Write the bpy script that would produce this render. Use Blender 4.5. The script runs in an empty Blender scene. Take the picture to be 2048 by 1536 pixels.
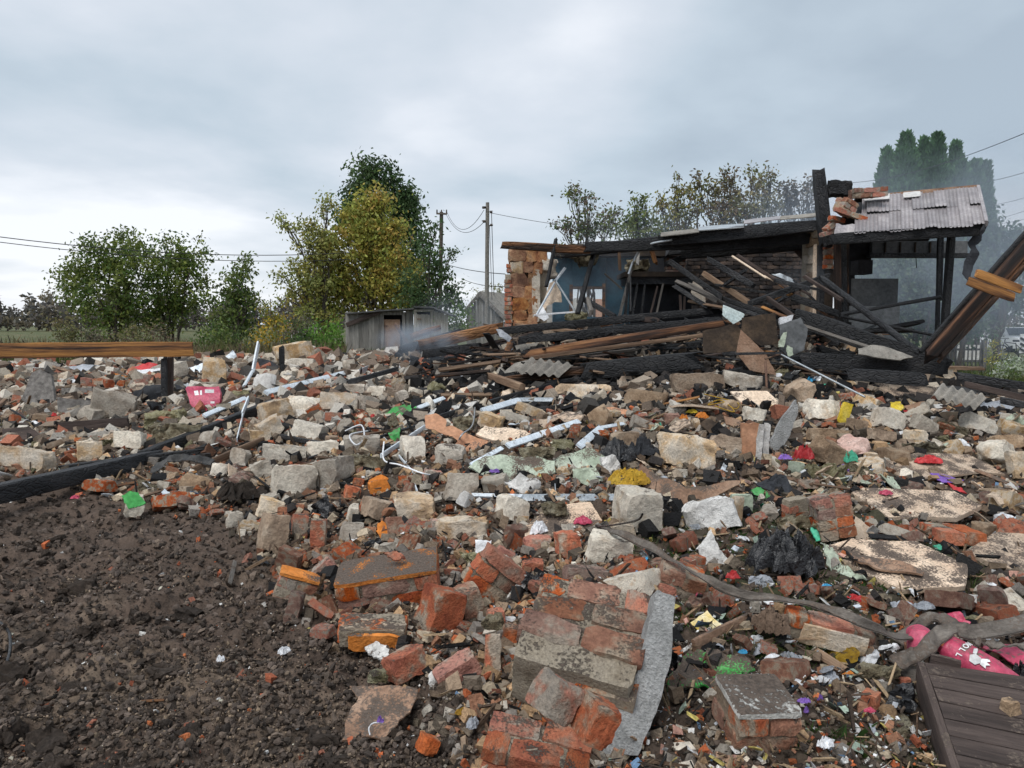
import bpy, bmesh, math, random
import numpy as np
from mathutils import Vector, Matrix, Euler

random.seed(7); RNG = np.random.default_rng(11)
sc = bpy.context.scene
COL = sc.collection
R = math.radians

# ------------------------------------------------------------------ camera, sky, sun, exposure
FPX = 1500.0; CAMZ = 1.6; PITCH = math.atan(120 / 1500)
cam = bpy.data.cameras.new('camera'); cam_o = bpy.data.objects.new('camera', cam); COL.objects.link(cam_o)
cam.sensor_width = 36; cam.lens = FPX / 2048 * 36; cam.clip_end = 3000; cam.clip_start = 0.05
cam_o.location = (0, 0, CAMZ); cam_o.rotation_euler = (math.pi / 2 - PITCH, 0, 0)
sc.camera = cam_o
sc.view_settings.view_transform = 'Standard'; sc.view_settings.look = 'None'
sc.view_settings.exposure = 0.6; sc.view_settings.gamma = 1; sc.view_settings.use_curve_mapping = False
SUN_EL, SUN_AZ = R(58), R(215)      # behind and left of the camera, hidden in cloud
w = bpy.data.worlds.new('World'); sc.world = w; w.use_nodes = True
nt = w.node_tree; N = nt.nodes; L = nt.links; N.clear()
def nd(nt, t, **k):
    n = nt.nodes.new(t)
    for a, b in k.items():
        if a.startswith('i_'):
            key = a[2:]; n.inputs[int(key) if key.isdigit() else key.replace('_', ' ')].default_value = b
        else: setattr(n, a, b)
    return n
out = nd(nt, 'ShaderNodeOutputWorld'); bg = nd(nt, 'ShaderNodeBackground')
sky = nd(nt, 'ShaderNodeTexSky', sky_type='NISHITA', sun_disc=False, sun_elevation=SUN_EL, sun_rotation=SUN_AZ)
tc = nd(nt, 'ShaderNodeTexCoord')
sep = nd(nt, 'ShaderNodeSeparateXYZ'); L.new(tc.outputs['Generated'], sep.inputs[0])
zc = nd(nt, 'ShaderNodeMath', operation='MAXIMUM', i_1=0.0); L.new(sep.outputs['Z'], zc.inputs[0])
zz = nd(nt, 'ShaderNodeMath', operation='ADD', i_1=0.16); L.new(zc.outputs[0], zz.inputs[0])
dx = nd(nt, 'ShaderNodeMath', operation='DIVIDE'); L.new(sep.outputs['X'], dx.inputs[0]); L.new(zz.outputs[0], dx.inputs[1])
dy = nd(nt, 'ShaderNodeMath', operation='DIVIDE'); L.new(sep.outputs['Y'], dy.inputs[0]); L.new(zz.outputs[0], dy.inputs[1])
cv = nd(nt, 'ShaderNodeCombineXYZ'); L.new(dx.outputs[0], cv.inputs[0]); L.new(dy.outputs[0], cv.inputs[1])
n1 = nd(nt, 'ShaderNodeTexNoise', i_Scale=0.75, i_Detail=8.0, i_Roughness=0.5, i_Distortion=0.15); L.new(cv.outputs[0], n1.inputs['Vector'])
mp = nd(nt, 'ShaderNodeMapping'); mp.inputs['Location'].default_value = (3.3, 1.7, 0.4); mp.inputs['Scale'].default_value = (0.8, 0.5, 1)
L.new(cv.outputs[0], mp.inputs[0])
n2 = nd(nt, 'ShaderNodeTexNoise', i_Scale=0.35, i_Detail=4.0, i_Roughness=0.5); L.new(mp.outputs[0], n2.inputs['Vector'])
ad = nd(nt, 'ShaderNodeMath', operation='ADD'); L.new(n1.outputs[0], ad.inputs[0]); L.new(n2.outputs[0], ad.inputs[1])
# thin bright band of cloud above the horizon, greyer cloud higher up
el = nd(nt, 'ShaderNodeMapRange', i_1=0.02, i_2=0.40, i_3=0.14, i_4=-0.06); L.new(sep.outputs['Z'], el.inputs[0])
ad2 = nd(nt, 'ShaderNodeMath', operation='ADD'); L.new(ad.outputs[0], ad2.inputs[0]); L.new(el.outputs[0], ad2.inputs[1])
nrm_ = nd(nt, 'ShaderNodeMapRange', i_1=0.76, i_2=1.21, i_3=0.0, i_4=1.0); L.new(ad2.outputs[0], nrm_.inputs[0])
rp = nd(nt, 'ShaderNodeValToRGB'); L.new(nrm_.outputs[0], rp.inputs[0])
rp.color_ramp.elements[0].position = 0.12; rp.color_ramp.elements[0].color = (0.275, 0.325, 0.375, 1)
rp.color_ramp.elements[1].position = 0.95; rp.color_ramp.elements[1].color = (0.60, 0.615, 0.645, 1)
e = rp.color_ramp.elements.new(0.38); e.color = (0.345, 0.40, 0.45, 1)
e = rp.color_ramp.elements.new(0.66); e.color = (0.445, 0.48, 0.525, 1)
sk = nd(nt, 'ShaderNodeMix', data_type='RGBA'); sk.inputs[0].default_value = 0.93
sm = nd(nt, 'ShaderNodeVectorMath', operation='SCALE'); sm.inputs['Scale'].default_value = 0.12
L.new(sky.outputs[0], sm.inputs[0]); L.new(sm.outputs[0], sk.inputs[6]); L.new(rp.outputs[0], sk.inputs[7])
L.new(sk.outputs[2], bg.inputs['Color']); bg.inputs['Strength'].default_value = 1.08
L.new(bg.outputs[0], out.inputs[0])
sun = bpy.data.lights.new('sun', 'SUN'); sun.energy = 1.5; sun.angle = R(35); sun.color = (1, 0.97, 0.93)
sun_o = bpy.data.objects.new('sun', sun); COL.objects.link(sun_o)
sd = Vector((math.sin(SUN_AZ) * math.cos(SUN_EL), math.cos(SUN_AZ) * math.cos(SUN_EL), math.sin(SUN_EL)))
sun_o.rotation_euler = sd.to_track_quat('Z', 'Y').to_euler(); sun_o.location = (0, -5, 20)
sc.cycles.volume_step_rate = 4.0; sc.cycles.volume_max_steps = 48
sc.cycles.max_bounces = 6; sc.cycles.diffuse_bounces = 3; sc.cycles.transparent_max_bounces = 12

# ------------------------------------------------------------------ pixel <-> place
CT, ST = math.cos(PITCH), math.sin(PITCH)
def ray(px, py):
    u = (px - 1024) / FPX; v = (768 - py) / FPX
    return Vector((u, CT + v * ST, -ST + v * CT))
def P(px, py, Y):
    d = ray(px, py); t = Y / d.y
    return Vector((d.x * t, Y, CAMZ + d.z * t))

# value noise in numpy
def _h(ix, iy, iz, s):
    n = (ix * 374761393 + iy * 668265263 + iz * 1440662683 + s * 974634777) & 0x7fffffff
    n = ((n ^ (n >> 13)) * 1274126177) & 0x7fffffff
    return ((n ^ (n >> 16)) & 0xffff) / 65535.0
def vn(p, s=0):
    p = np.asarray(p, float); i = np.floor(p).astype(np.int64); f = p - i; f = f * f * (3 - 2 * f)
    r = 0
    for a in (0, 1):
        for b in (0, 1):
            for c in (0, 1):
                wgt = (f[..., 0] if a else 1 - f[..., 0]) * (f[..., 1] if b else 1 - f[..., 1]) * (f[..., 2] if c else 1 - f[..., 2])
                r = r + wgt * _h(i[..., 0] + a, i[..., 1] + b, i[..., 2] + c, s)
    return r * 2 - 1
def fbm(p, s=0, o=4, rough=0.5):
    r = 0; a = 1; p = np.asarray(p, float); t = 0
    for k in range(o):
        r = r + a * vn(p * 2 ** k, s + k); t += a; a *= rough
    return r / t

# height of the land: rubble mound rising to the burnt house, flat field behind
HY = np.array([0, 2.5, 4, 5.5, 7, 8.5, 10, 11.5, 13, 16, 19, 22, 26])
HC = np.array([-600, 0, 400, 800, 1200, 1600, 2048, 2600])
HZ = np.array([
 [0, 0, 0, .02, .08, .15, .2, .3, .35, .4, .4, .1, 0],
 [0, 0, 0, .03, .12, .2, .3, .4, .5, .6, .5, .2, 0],
 [0, 0, 0, .06, .22, .36, .5, .62, .72, .78, .65, .25, 0],
 [0, 0, .10, .26, .42, .52, .62, .72, .82, .9, .7, .3, 0],
 [0, .06, .2, .36, .5, .66, .8, .93, .95, .8, .5, .2, 0],
 [0, .05, .14, .3, .46, .66, .85, 1., .95, .6, .3, .1, 0],
 [0, 0, .05, .12, .22, .38, .5, .55, .4, .1, 0, 0, 0],
 [0, 0, .03, .08, .15, .25, .3, .3, .2, 0, 0, 0, 0]], float)
def hbase(x, y):
    y = np.maximum(np.asarray(y, float), .3); x = np.asarray(x, float)
    c = np.clip(1024 + 1500 * x / y, -600, 2600)
    yi = np.clip(np.interp(y, HY, np.arange(len(HY))), 0, len(HY) - 1.001)
    ci = np.clip(np.interp(c, HC, np.arange(len(HC))), 0, len(HC) - 1.001)
    a = yi.astype(int); fa = yi - a; fa = fa * fa * (3 - 2 * fa) * .5 + fa * .5
    b = ci.astype(int); fb = ci - b; fb = fb * fb * (3 - 2 * fb)
    z = (HZ[b, a] * (1 - fa) + HZ[b, a + 1] * fa) * (1 - fb) + (HZ[b + 1, a] * (1 - fa) + HZ[b + 1, a + 1] * fa) * fb
    return z
def rubble(x, y):
    """1 inside the rubble, 0 on bare earth or meadow."""
    x = np.asarray(x, float); y = np.asarray(y, float)
    edge = np.interp(y, [2.4, 3.2, 3.75, 4.6, 5.6, 6.3, 7, 8, 26], [.05, -.35, -.88, -1.45, -1.95, -3.2, -4.8, -9.0, -32.0])
    a = np.clip((x - edge) / .5 + .5, 0, 1)
    far = np.clip((21.5 - y) / 2, 0, 1)
    right = np.clip((y * .62 + 3.2 - x) / 1.0, 0, 1) * np.where(y > 12, np.clip((6.6 - x) / .8, 0, 1), 1)
    return a * far * right
def height(x, y):
    x = np.asarray(x, float); y = np.asarray(y, float)
    q = np.stack([x, y, 0 * x], -1)
    r = rubble(x, y); nearf = np.clip((24 - y) / 6, 0, 1)
    cpx = 1024 + 1500 * x / np.maximum(y, .3)
    pile = .46 * np.exp(-((y - 12.4) / 1.7) ** 2) * np.clip((cpx - 800) / 260, 0, 1) * np.clip((1900 - cpx) / 160, 0, 1)
    return hbase(x, y) + pile + (.05 + .07 * r) * fbm(q * .9, 3, 3) * nearf
def G(px, py, lift=0.0):
    d = ray(px, py)
    ts = np.geomspace(1.8, 200, 900)
    z = CAMZ + d.z * ts; g = height(d.x * ts, d.y * ts) + lift
    k = np.nonzero(z < g)[0]
    t = ts[k[0]] if len(k) else 60.0
    if len(k) and k[0] > 0:
        a, b = ts[k[0] - 1], ts[k[0]]; da = z[k[0] - 1] - g[k[0] - 1]; db = g[k[0]] - z[k[0]]
        t = a + (b - a) * da / (da + db + 1e-9)
    return Vector((d.x * t, d.y * t, CAMZ + d.z * t))

# ------------------------------------------------------------------ materials
SOIL = (0.10, 0.077, 0.062, 1)
MAT = {}
def M(name, ramp, scale=5, det=6, stretch=(1, 1, 1), rough=.9, bump=.35, bscale=45, dirt=0.0, hv=.25, metal=0, spec=.3,
      crack=0, attr=None, fine=.5, trans=0, sheen=0, dscale=22, bdist=.02, hue=0.0, soil=None):
    m = bpy.data.materials.new(name); m.use_nodes = True; t = m.node_tree; l = t.links; t.nodes.clear()
    o = nd(t, 'ShaderNodeOutputMaterial'); b = nd(t, 'ShaderNodeBsdfPrincipled'); l.new(b.outputs[0], o.inputs[0])
    b.inputs['Roughness'].default_value = rough; b.inputs['Metallic'].default_value = metal
    b.inputs['Specular IOR Level'].default_value = spec
    tc = nd(t, 'ShaderNodeTexCoord'); oi = nd(t, 'ShaderNodeObjectInfo')
    mul = nd(t, 'ShaderNodeMath', operation='MULTIPLY', i_1=91.7); l.new(oi.outputs['Random'], mul.inputs[0])
    av = nd(t, 'ShaderNodeVectorMath', operation='ADD'); l.new(tc.outputs['Object'], av.inputs[0]); l.new(mul.outputs[0], av.inputs[1])
    mpp = nd(t, 'ShaderNodeMapping'); mpp.inputs['Scale'].default_value = stretch; l.new(av.outputs[0], mpp.inputs[0])
    a = nd(t, 'ShaderNodeTexNoise', i_Scale=scale, i_Detail=float(det), i_Roughness=.6); l.new(mpp.outputs[0], a.inputs['Vector'])
    f = nd(t, 'ShaderNodeTexNoise', i_Scale=scale * 9.0, i_Detail=4.0, i_Roughness=.65); l.new(mpp.outputs[0], f.inputs['Vector'])
    if attr:
        at = nd(t, 'ShaderNodeAttribute', attribute_name=attr); colr = at.outputs['Color']
    else:
        r = nd(t, 'ShaderNodeValToRGB'); l.new(a.outputs[0], r.inputs[0])
        els = r.color_ramp.elements
        while len(els) > 1: els.remove(els[-1])
        els[0].position = ramp[0][0]; els[0].color = tuple(ramp[0][1]) + (1,)
        for p, c in ramp[1:]:
            e = els.new(p); e.color = tuple(c) + (1,)
        colr = r.outputs[0]
    # fine grain and per-object tone
    mr = nd(t, 'ShaderNodeMapRange', i_1=.3, i_2=.7, i_3=1 - fine * .6, i_4=1 + fine * .5); l.new(f.outputs[0], mr.inputs[0])
    mo = nd(t, 'ShaderNodeMapRange', i_1=0, i_2=1, i_3=1 - hv, i_4=1 + hv); l.new(oi.outputs['Random'], mo.inputs[0])
    mm = nd(t, 'ShaderNodeMath', operation='MULTIPLY'); l.new(mr.outputs[0], mm.inputs[0]); l.new(mo.outputs[0], mm.inputs[1])
    sv = nd(t, 'ShaderNodeVectorMath', operation='SCALE'); l.new(colr, sv.inputs[0]); l.new(mm.outputs[0], sv.inputs['Scale'])
    colr = sv.outputs[0]
    if hue:
        wn = nd(t, 'ShaderNodeTexWhiteNoise', noise_dimensions='1D'); l.new(oi.outputs['Random'], wn.inputs['W'])
        hm = nd(t, 'ShaderNodeMapRange', i_1=0, i_2=1, i_3=1 - hue, i_4=1 + hue * .3); l.new(wn.outputs[0], hm.inputs[0])
        hs = nd(t, 'ShaderNodeHueSaturation'); l.new(hm.outputs[0], hs.inputs['Saturation']); l.new(colr, hs.inputs['Color']); colr = hs.outputs[0]
    hgt = f.outputs[0]
    if crack:
        vo = nd(t, 'ShaderNodeTexVoronoi', feature='DISTANCE_TO_EDGE', i_Scale=float(crack)); l.new(mpp.outputs[0], vo.inputs['Vector'])
        cr = nd(t, 'ShaderNodeMapRange', i_1=0, i_2=.12, i_3=0, i_4=1); l.new(vo.outputs['Distance'], cr.inputs[0])
        ha = nd(t, 'ShaderNodeMath', operation='MULTIPLY_ADD', i_1=.8); l.new(cr.outputs[0], ha.inputs[0]); l.new(f.outputs[0], ha.inputs[2]); hgt = ha.outputs[0]
    bn = nd(t, 'ShaderNodeTexNoise', i_Scale=float(bscale), i_Detail=5.0, i_Roughness=.7); l.new(mpp.outputs[0], bn.inputs['Vector'])
    hb = nd(t, 'ShaderNodeMath', operation='MULTIPLY_ADD', i_1=.8); l.new(bn.outputs[0], hb.inputs[0]); l.new(hgt, hb.inputs[2])
    hfin = hb.outputs[0]
    if dirt:
        d1 = nd(t, 'ShaderNodeTexNoise', i_Scale=float(dscale) * .3, i_Detail=4.0); l.new(av.outputs[0], d1.inputs['Vector'])
        d2 = nd(t, 'ShaderNodeTexNoise', i_Scale=float(dscale) * 3.2, i_Detail=5.0, i_Roughness=.6); l.new(av.outputs[0], d2.inputs['Vector'])
        g = nd(t, 'ShaderNodeNewGeometry'); sp = nd(t, 'ShaderNodeSeparateXYZ'); l.new(g.outputs['Normal'], sp.inputs[0])
        up = nd(t, 'ShaderNodeMapRange', i_1=0.1, i_2=.9, i_3=-.22, i_4=.10); l.new(sp.outputs['Z'], up.inputs[0])
        s1 = nd(t, 'ShaderNodeMath', operation='MULTIPLY_ADD', i_1=.9); l.new(d1.outputs[0], s1.inputs[0]); l.new(up.outputs[0], s1.inputs[2])
        s2 = nd(t, 'ShaderNodeMath', operation='MULTIPLY_ADD', i_1=.8); l.new(d2.outputs[0], s2.inputs[0]); l.new(s1.outputs[0], s2.inputs[2])
        k = nd(t, 'ShaderNodeMapRange', i_1=1.11 - dirt * .36, i_2=1.22 - dirt * .36, i_3=0, i_4=1); l.new(s2.outputs[0], k.inputs[0])
        mx = nd(t, 'ShaderNodeMix', data_type='RGBA'); l.new(k.outputs[0], mx.inputs[0]); l.new(colr, mx.inputs[6])
        sr = nd(t, 'ShaderNodeVectorMath', operation='SCALE'); sr.inputs[0].default_value = (soil or SOIL)[:3]
        sq = nd(t, 'ShaderNodeMapRange', i_1=.3, i_2=.7, i_3=.5, i_4=1.7); l.new(d2.outputs[0], sq.inputs[0]); l.new(sq.outputs[0], sr.inputs['Scale'])
        l.new(sr.outputs[0], mx.inputs[7]); colr = mx.outputs[2]
        h2 = nd(t, 'ShaderNodeMath', operation='MULTIPLY_ADD', i_1=.9); l.new(k.outputs[0], h2.inputs[0]); l.new(hfin, h2.inputs[2]); hfin = h2.outputs[0]
    l.new(colr, b.inputs['Base Color'])
    bp = nd(t, 'ShaderNodeBump'); bp.inputs['Strength'].default_value = bump; bp.inputs['Distance'].default_value = bdist
    l.new(hfin, bp.inputs['Height']); l.new(bp.outputs[0], b.inputs['Normal'])
    if trans:
        tr = nd(t, 'ShaderNodeBsdfTranslucent'); l.new(colr, tr.inputs['Color'])
        ms = nd(t, 'ShaderNodeMixShader'); ms.inputs[0].default_value = trans
        l.new(b.outputs[0], ms.inputs[1]); l.new(tr.outputs[0], ms.inputs[2]); l.new(ms.outputs[0], o.inputs[0])
    MAT[name] = m
    return m
M('stone_pale', [(.3, (.36, .28, .20)), (.42, (.58, .51, .42)), (.58, (.68, .62, .52)), (.72, (.50, .36, .23))], 4, dirt=.2, bump=.7, bscale=60, hue=.1)
M('stone_ochre', [(.32, (.30, .20, .12)), (.45, (.54, .36, .19)), (.55, (.62, .51, .38)), (.7, (.56, .49, .40))], 5, dirt=.20, bump=.7, bscale=60, hue=.2)
M('stone_grey', [(.3, (.28, .22, .165)), (.5, (.44, .385, .32)), (.7, (.54, .49, .41))], 5, dirt=.2, bump=.8, bscale=60, hue=.1)
M('stone_brown', [(.3, (.20, .13, .08)), (.5, (.36, .25, .16)), (.7, (.45, .35, .25))], 5, dirt=.24, bump=.7, bscale=55, hue=.2)
M('brick', [(.34, (.34, .08, .035)), (.46, (.50, .13, .05)), (.52, (.40, .18, .10)), (.57, (.40, .32, .24)), (.72, (.30, .26, .21))], 7, dirt=.30, bump=.8, bscale=70, hue=.35)
M('brick_bright', [(.35, (.44, .10, .04)), (.50, (.54, .16, .065)), (.58, (.42, .19, .11)), (.68, (.42, .33, .25))], 7, dirt=.28, bump=.9, bscale=70, hue=.2)
M('brick_dull', [(.34, (.20, .08, .05)), (.5, (.32, .15, .09)), (.6, (.36, .28, .20)), (.75, (.26, .22, .18))], 6, dirt=.34, bump=.8, bscale=70, hue=.35)
M('brick_sooty', [(.34, (.018, .016, .017)), (.5, (.05, .042, .04)), (.64, (.12, .085, .065)), (.78, (.20, .13, .10))], 3.5, bump=.8, bscale=60, hv=.5)
M('mortar', [(.3, (.26, .21, .15)), (.5, (.40, .34, .26)), (.7, (.34, .29, .23))], 9, dirt=.36, bump=.9, bscale=60)
M('mortar_sooty', [(.3, (.02, .02, .02)), (.7, (.07, .06, .055))], 6, bump=.8)
M('char', [(.35, (.008, .009, .011)), (.55, (.022, .023, .026)), (.75, (.05, .048, .048))], 6, stretch=(.55, 1.5, 1.5), rough=.6, bump=.8, bscale=34, crack=19, spec=.45, hv=.4, bdist=.02)
M('char_brown', [(.36, (.010, .009, .009)), (.48, (.05, .028, .018)), (.56, (.20, .09, .04)), (.66, (.36, .18, .08))], 2.2, stretch=(.3, 2.2, 2.2), rough=.7, bump=1, bscale=30, crack=10, hv=.3)
M('wood_amber', [(.40, (.04, .022, .015)), (.47, (.20, .09, .035)), (.57, (.42, .20, .06)), (.7, (.34, .15, .045))], 3, stretch=(.2, 3.5, 3.5), rough=.7, bump=.4, hv=.15)
M('wood_orange', [(.43, (.012, .010, .010)), (.53, (.05, .028, .020)), (.60, (.17, .08, .042)), (.70, (.44, .22, .10))], 1.7, stretch=(.22, 3.2, 3.2), rough=.7, bump=.7, hv=.1)
M('wood_brown', [(.3, (.08, .05, .035)), (.5, (.18, .115, .075)), (.7, (.30, .21, .14))], 4, stretch=(.2, 3, 3), dirt=.22, bump=.7, hv=.35)
M('wood_grey', [(.3, (.10, .092, .085)), (.5, (.20, .185, .17)), (.7, (.30, .28, .26))], 5, stretch=(3, 3, .25), bump=.7, hv=.25)
M('wood_greyx', [(.3, (.075, .068, .06)), (.5, (.15, .135, .12)), (.7, (.25, .225, .20))], 4, stretch=(.2, 3, 3), dirt=.25, bump=.7, hv=.25)
M('wood_dark', [(.3, (.035, .027, .024)), (.5, (.075, .055, .048)), (.7, (.12, .09, .078))], 5, stretch=(.25, 3, 3), dirt=.24, bump=.5, hv=.2)
M('board_beige', [(.3, (.48, .34, .24)), (.5, (.60, .46, .34)), (.7, (.66, .53, .41))], 5, dirt=.62, bump=.35, dscale=26)
M('board_clean', [(.3, (.50, .38, .28)), (.5, (.62, .49, .37)), (.7, (.68, .56, .44))], 4, dirt=.30, bump=.25)
M('board_brown', [(.3, (.22, .13, .085)), (.5, (.34, .21, .14)), (.7, (.40, .27, .19))], 5, dirt=.64, bump=.4, dscale=26)
M('terracotta', [(.3, (.46, .22, .12)), (.5, (.55, .28, .16)), (.7, (.60, .33, .20))], 3, dirt=.16, bump=.15, rough=.7)
M('slate', [(.3, (.16, .15, .135)), (.5, (.26, .24, .21)), (.7, (.34, .31, .27))], 6, dirt=.2, bump=.5)
M('slate_dark', [(.3, (.035, .036, .038)), (.5, (.07, .07, .07)), (.7, (.11, .105, .10))], 6, dirt=.15, bump=.5)
M('metal_white', [(.3, (.50, .56, .62)), (.5, (.64, .70, .75)), (.7, (.74, .79, .83))], 5, rough=.35, bump=.12, dirt=.2, spec=.6, hv=.1)
M('metal_galv', [(.3, (.34, .37, .39)), (.5, (.48, .51, .53)), (.7, (.60, .63, .65))], 7, rough=.32, metal=.6, bump=.1, dirt=.16, hv=.1)
M('roof_metal', [(.3, (.22, .20, .205)), (.5, (.31, .285, .29)), (.66, (.40, .37, .37))], 3, rough=.45, bump=.12, spec=.5, hv=.12)
M('roof_pale', [(.3, (.52, .50, .48)), (.7, (.66, .64, .61))], 3, rough=.45, bump=.1, hv=.05)
M('plaster_white', [(.3, (.50, .48, .45)), (.5, (.68, .66, .63)), (.7, (.76, .75, .72))], 5, dirt=.30, bump=.6, bscale=90, hv=.1)
M('plaster_rough', [(.3, (.36, .36, .35)), (.5, (.52, .52, .51)), (.7, (.62, .62, .61))], 9, dirt=.18, bump=1, bscale=120, hv=.1, bdist=.03)
M('paint_green', [(.3, (.045, .24, .06)), (.5, (.07, .33, .09)), (.7, (.14, .40, .16))], 4, dirt=.50, bump=.4, hv=.1, dscale=30)
M('paint_orange', [(.3, (.52, .16, .03)), (.5, (.66, .22, .04)), (.7, (.70, .27, .07))], 4, dirt=.3, bump=.6, bscale=90, hv=.1)
M('plaster_dirty', [(.3, (.50, .48, .44)), (.7, (.68, .67, .63))], 5, dirt=.86, bump=.7, dscale=18)
M('pier_stone', [(.32, (.14, .055, .028)), (.46, (.34, .14, .055)), (.58, (.46, .24, .10)), (.7, (.33, .21, .13))], 5, bump=.9, bscale=40, hue=.2)
M('paint_orange_dirty', [(.3, (.50, .16, .03)), (.5, (.62, .22, .05)), (.7, (.66, .26, .07))], 4, dirt=1.0, bump=.6, hv=.1, dscale=30)
M('paint_yellow', [(.3, (.44, .31, .03)), (.5, (.64, .47, .04)), (.7, (.70, .56, .12))], 6, dirt=.42, bump=.4, hv=.1)
M('paint_pale_green', [(.3, (.34, .40, .30)), (.5, (.44, .50, .39)), (.7, (.52, .56, .46))], 4, dirt=.52, bump=.4, hv=.1)
M('paint_pale_blue', [(.3, (.45, .55, .55)), (.7, (.60, .68, .66))], 4, dirt=.3, bump=.4)
M('plastic_black', [(.3, (.006, .006, .007)), (.7, (.014, .014, .016))], 5, rough=.22, bump=.5, bscale=25, spec=.6)
M('felt_black', [(.3, (.018, .020, .024)), (.7, (.04, .043, .05))], 5, rough=.7, bump=.5, dirt=.15)
M('plastic_pink', [(.3, (.40, .035, .08)), (.5, (.52, .06, .125)), (.7, (.58, .12, .19))], 4, rough=.4, bump=.3, bscale=15, dirt=.40, spec=.5, hv=.05, dscale=16)
M('plastic_red', [(.3, (.38, .02, .025)), (.7, (.54, .05, .05))], 4, rough=.4, bump=.3, dirt=.18)
M('plastic_white', [(.3, (.66, .67, .69)), (.7, (.80, .81, .83))], 6, rough=.4, bump=.4, dirt=.25)
M('film_grey', [(.3, (.22, .24, .27)), (.7, (.46, .48, .52))], 6, rough=.3, bump=.5, dirt=.25)
M('film_pink', [(.3, (.55, .33, .27)), (.7, (.70, .52, .45))], 6, rough=.5, bump=.5, dirt=.25)
M('cloth_yellow', [(.3, (.34, .19, .02)), (.5, (.55, .33, .03)), (.7, (.66, .44, .07))], 6, rough=.7, bump=.8, dirt=.38)
M('cloth_brown', [(.3, (.10, .065, .045)), (.7, (.20, .14, .10))], 6, rough=.9, bump=.7)
M('cloth_grey', [(.3, (.22, .21, .20)), (.7, (.36, .34, .32))], 6, rough=.9, bump=.7)
M('purple', [(.3, (.14, .07, .30)), (.7, (.22, .12, .42))], 6, rough=.5, bump=.3, dirt=.1)
M('blue_bit', [(.3, (.03, .26, .50)), (.7, (.06, .38, .62))], 6, rough=.4, bump=.3, dirt=.1)
M('teal_bit', [(.3, (.05, .36, .22)), (.7, (.10, .50, .32))], 6, rough=.5, bump=.3, dirt=.15)
M('packet_yellow', [(.35, (.72, .50, .06)), (.5, (.80, .62, .25)), (.65, (.78, .70, .48))], 8, rough=.4, bump=.4, hv=.1)
M('insulation', [(.34, (.12, .09, .055)), (.48, (.30, .25, .16)), (.64, (.52, .47, .34))], 14, bump=1, bscale=50, rough=1, dirt=.22, bdist=.05)
M('insulation_yellow', [(.34, (.26, .22, .11)), (.48, (.54, .49, .28)), (.64, (.66, .62, .42))], 14, bump=1, bscale=50, rough=1, dirt=.12, bdist=.05)
M('tangle', [(.3, (.02, .016, .013)), (.7, (.06, .045, .035))], 9, bump=1, rough=.9)
M('paint_green_dirty', [(.3, (.05, .36, .06)), (.5, (.08, .48, .10)), (.7, (.34, .46, .28))], 7, dirt=.98, bump=.6, hv=.1, dscale=34)
M('strap', [(.3, (.085, .072, .06)), (.5, (.15, .13, .112)), (.7, (.22, .195, .17))], 7, stretch=(.7, 2, 2), dirt=.55, bump=.35, rough=.75, hv=.1)
M('clod', None or [(.3, (.03, .02, .02)), (.7, (.06, .05, .04))], 6, attr='Col', bump=.8, bscale=60, hv=0)
M('leaf', [(.3, (.04, .08, .02)), (.7, (.1, .1, .03))], 1, attr='Col', bump=0, rough=.55, hv=0, trans=.45, fine=.4)
M('bark', [(.3, (.05, .04, .032)), (.7, (.14, .12, .10))], 6, stretch=(2, 2, .4), bump=.8, bscale=20)
M('bark_pale', [(.3, (.16, .15, .135)), (.7, (.32, .30, .27))], 6, stretch=(3, 3, .3), bump=.5, bscale=20)
M('wall_blue', [(.34, (.008, .018, .028)), (.42, (.02, .06, .09)), (.54, (.045, .14, .20)), (.72, (.08, .20, .26))], 1.3, bump=.4, hv=0)
M('soot', [(.3, (.008, .008, .010)), (.7, (.024, .024, .027))], 3, bump=.5)
M('soot_grey', [(.3, (.08, .085, .088)), (.7, (.15, .155, .16))], 2, bump=.2, hv=.1)
M('soot_brown', [(.3, (.018, .014, .012)), (.55, (.05, .036, .026)), (.75, (.12, .08, .05))], 3, bump=.4)
M('pink_wall', [(.3, (.62, .36, .26)), (.7, (.70, .44, .33))], 3, bump=.2)
M('car_white', [(.3, (.70, .71, .72)), (.7, (.75, .76, .77))], 2, rough=.25, bump=0, spec=.6, fine=.05)
M('glass_dark', [(.3, (.02, .025, .03)), (.7, (.035, .04, .05))], 2, rough=.1, bump=0, spec=.8, fine=.05)
M('tyre', [(.3, (.015, .015, .015)), (.7, (.03, .03, .03))], 4, rough=.8, bump=.2)
M('lamp_glass', [(.3, (.6, .62, .65)), (.7, (.75, .76, .78))], 2, rough=.1, bump=0)
M('cable', [(.3, (.02, .02, .022)), (.7, (.04, .04, .04))], 4, rough=.6, bump=.1)
M('pole_grey', [(.3, (.16, .15, .13)), (.7, (.30, .28, .25))], 5, stretch=(3, 3, .3), bump=.6)
M('rust', [(.3, (.06, .035, .028)), (.5, (.14, .08, .055)), (.7, (.22, .15, .10))], 6, rough=.8, bump=.6)
M('white_print', [(.3, (.66, .66, .66)), (.7, (.76, .76, .76))], 4, rough=.5, bump=.1, dirt=.12)

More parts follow.
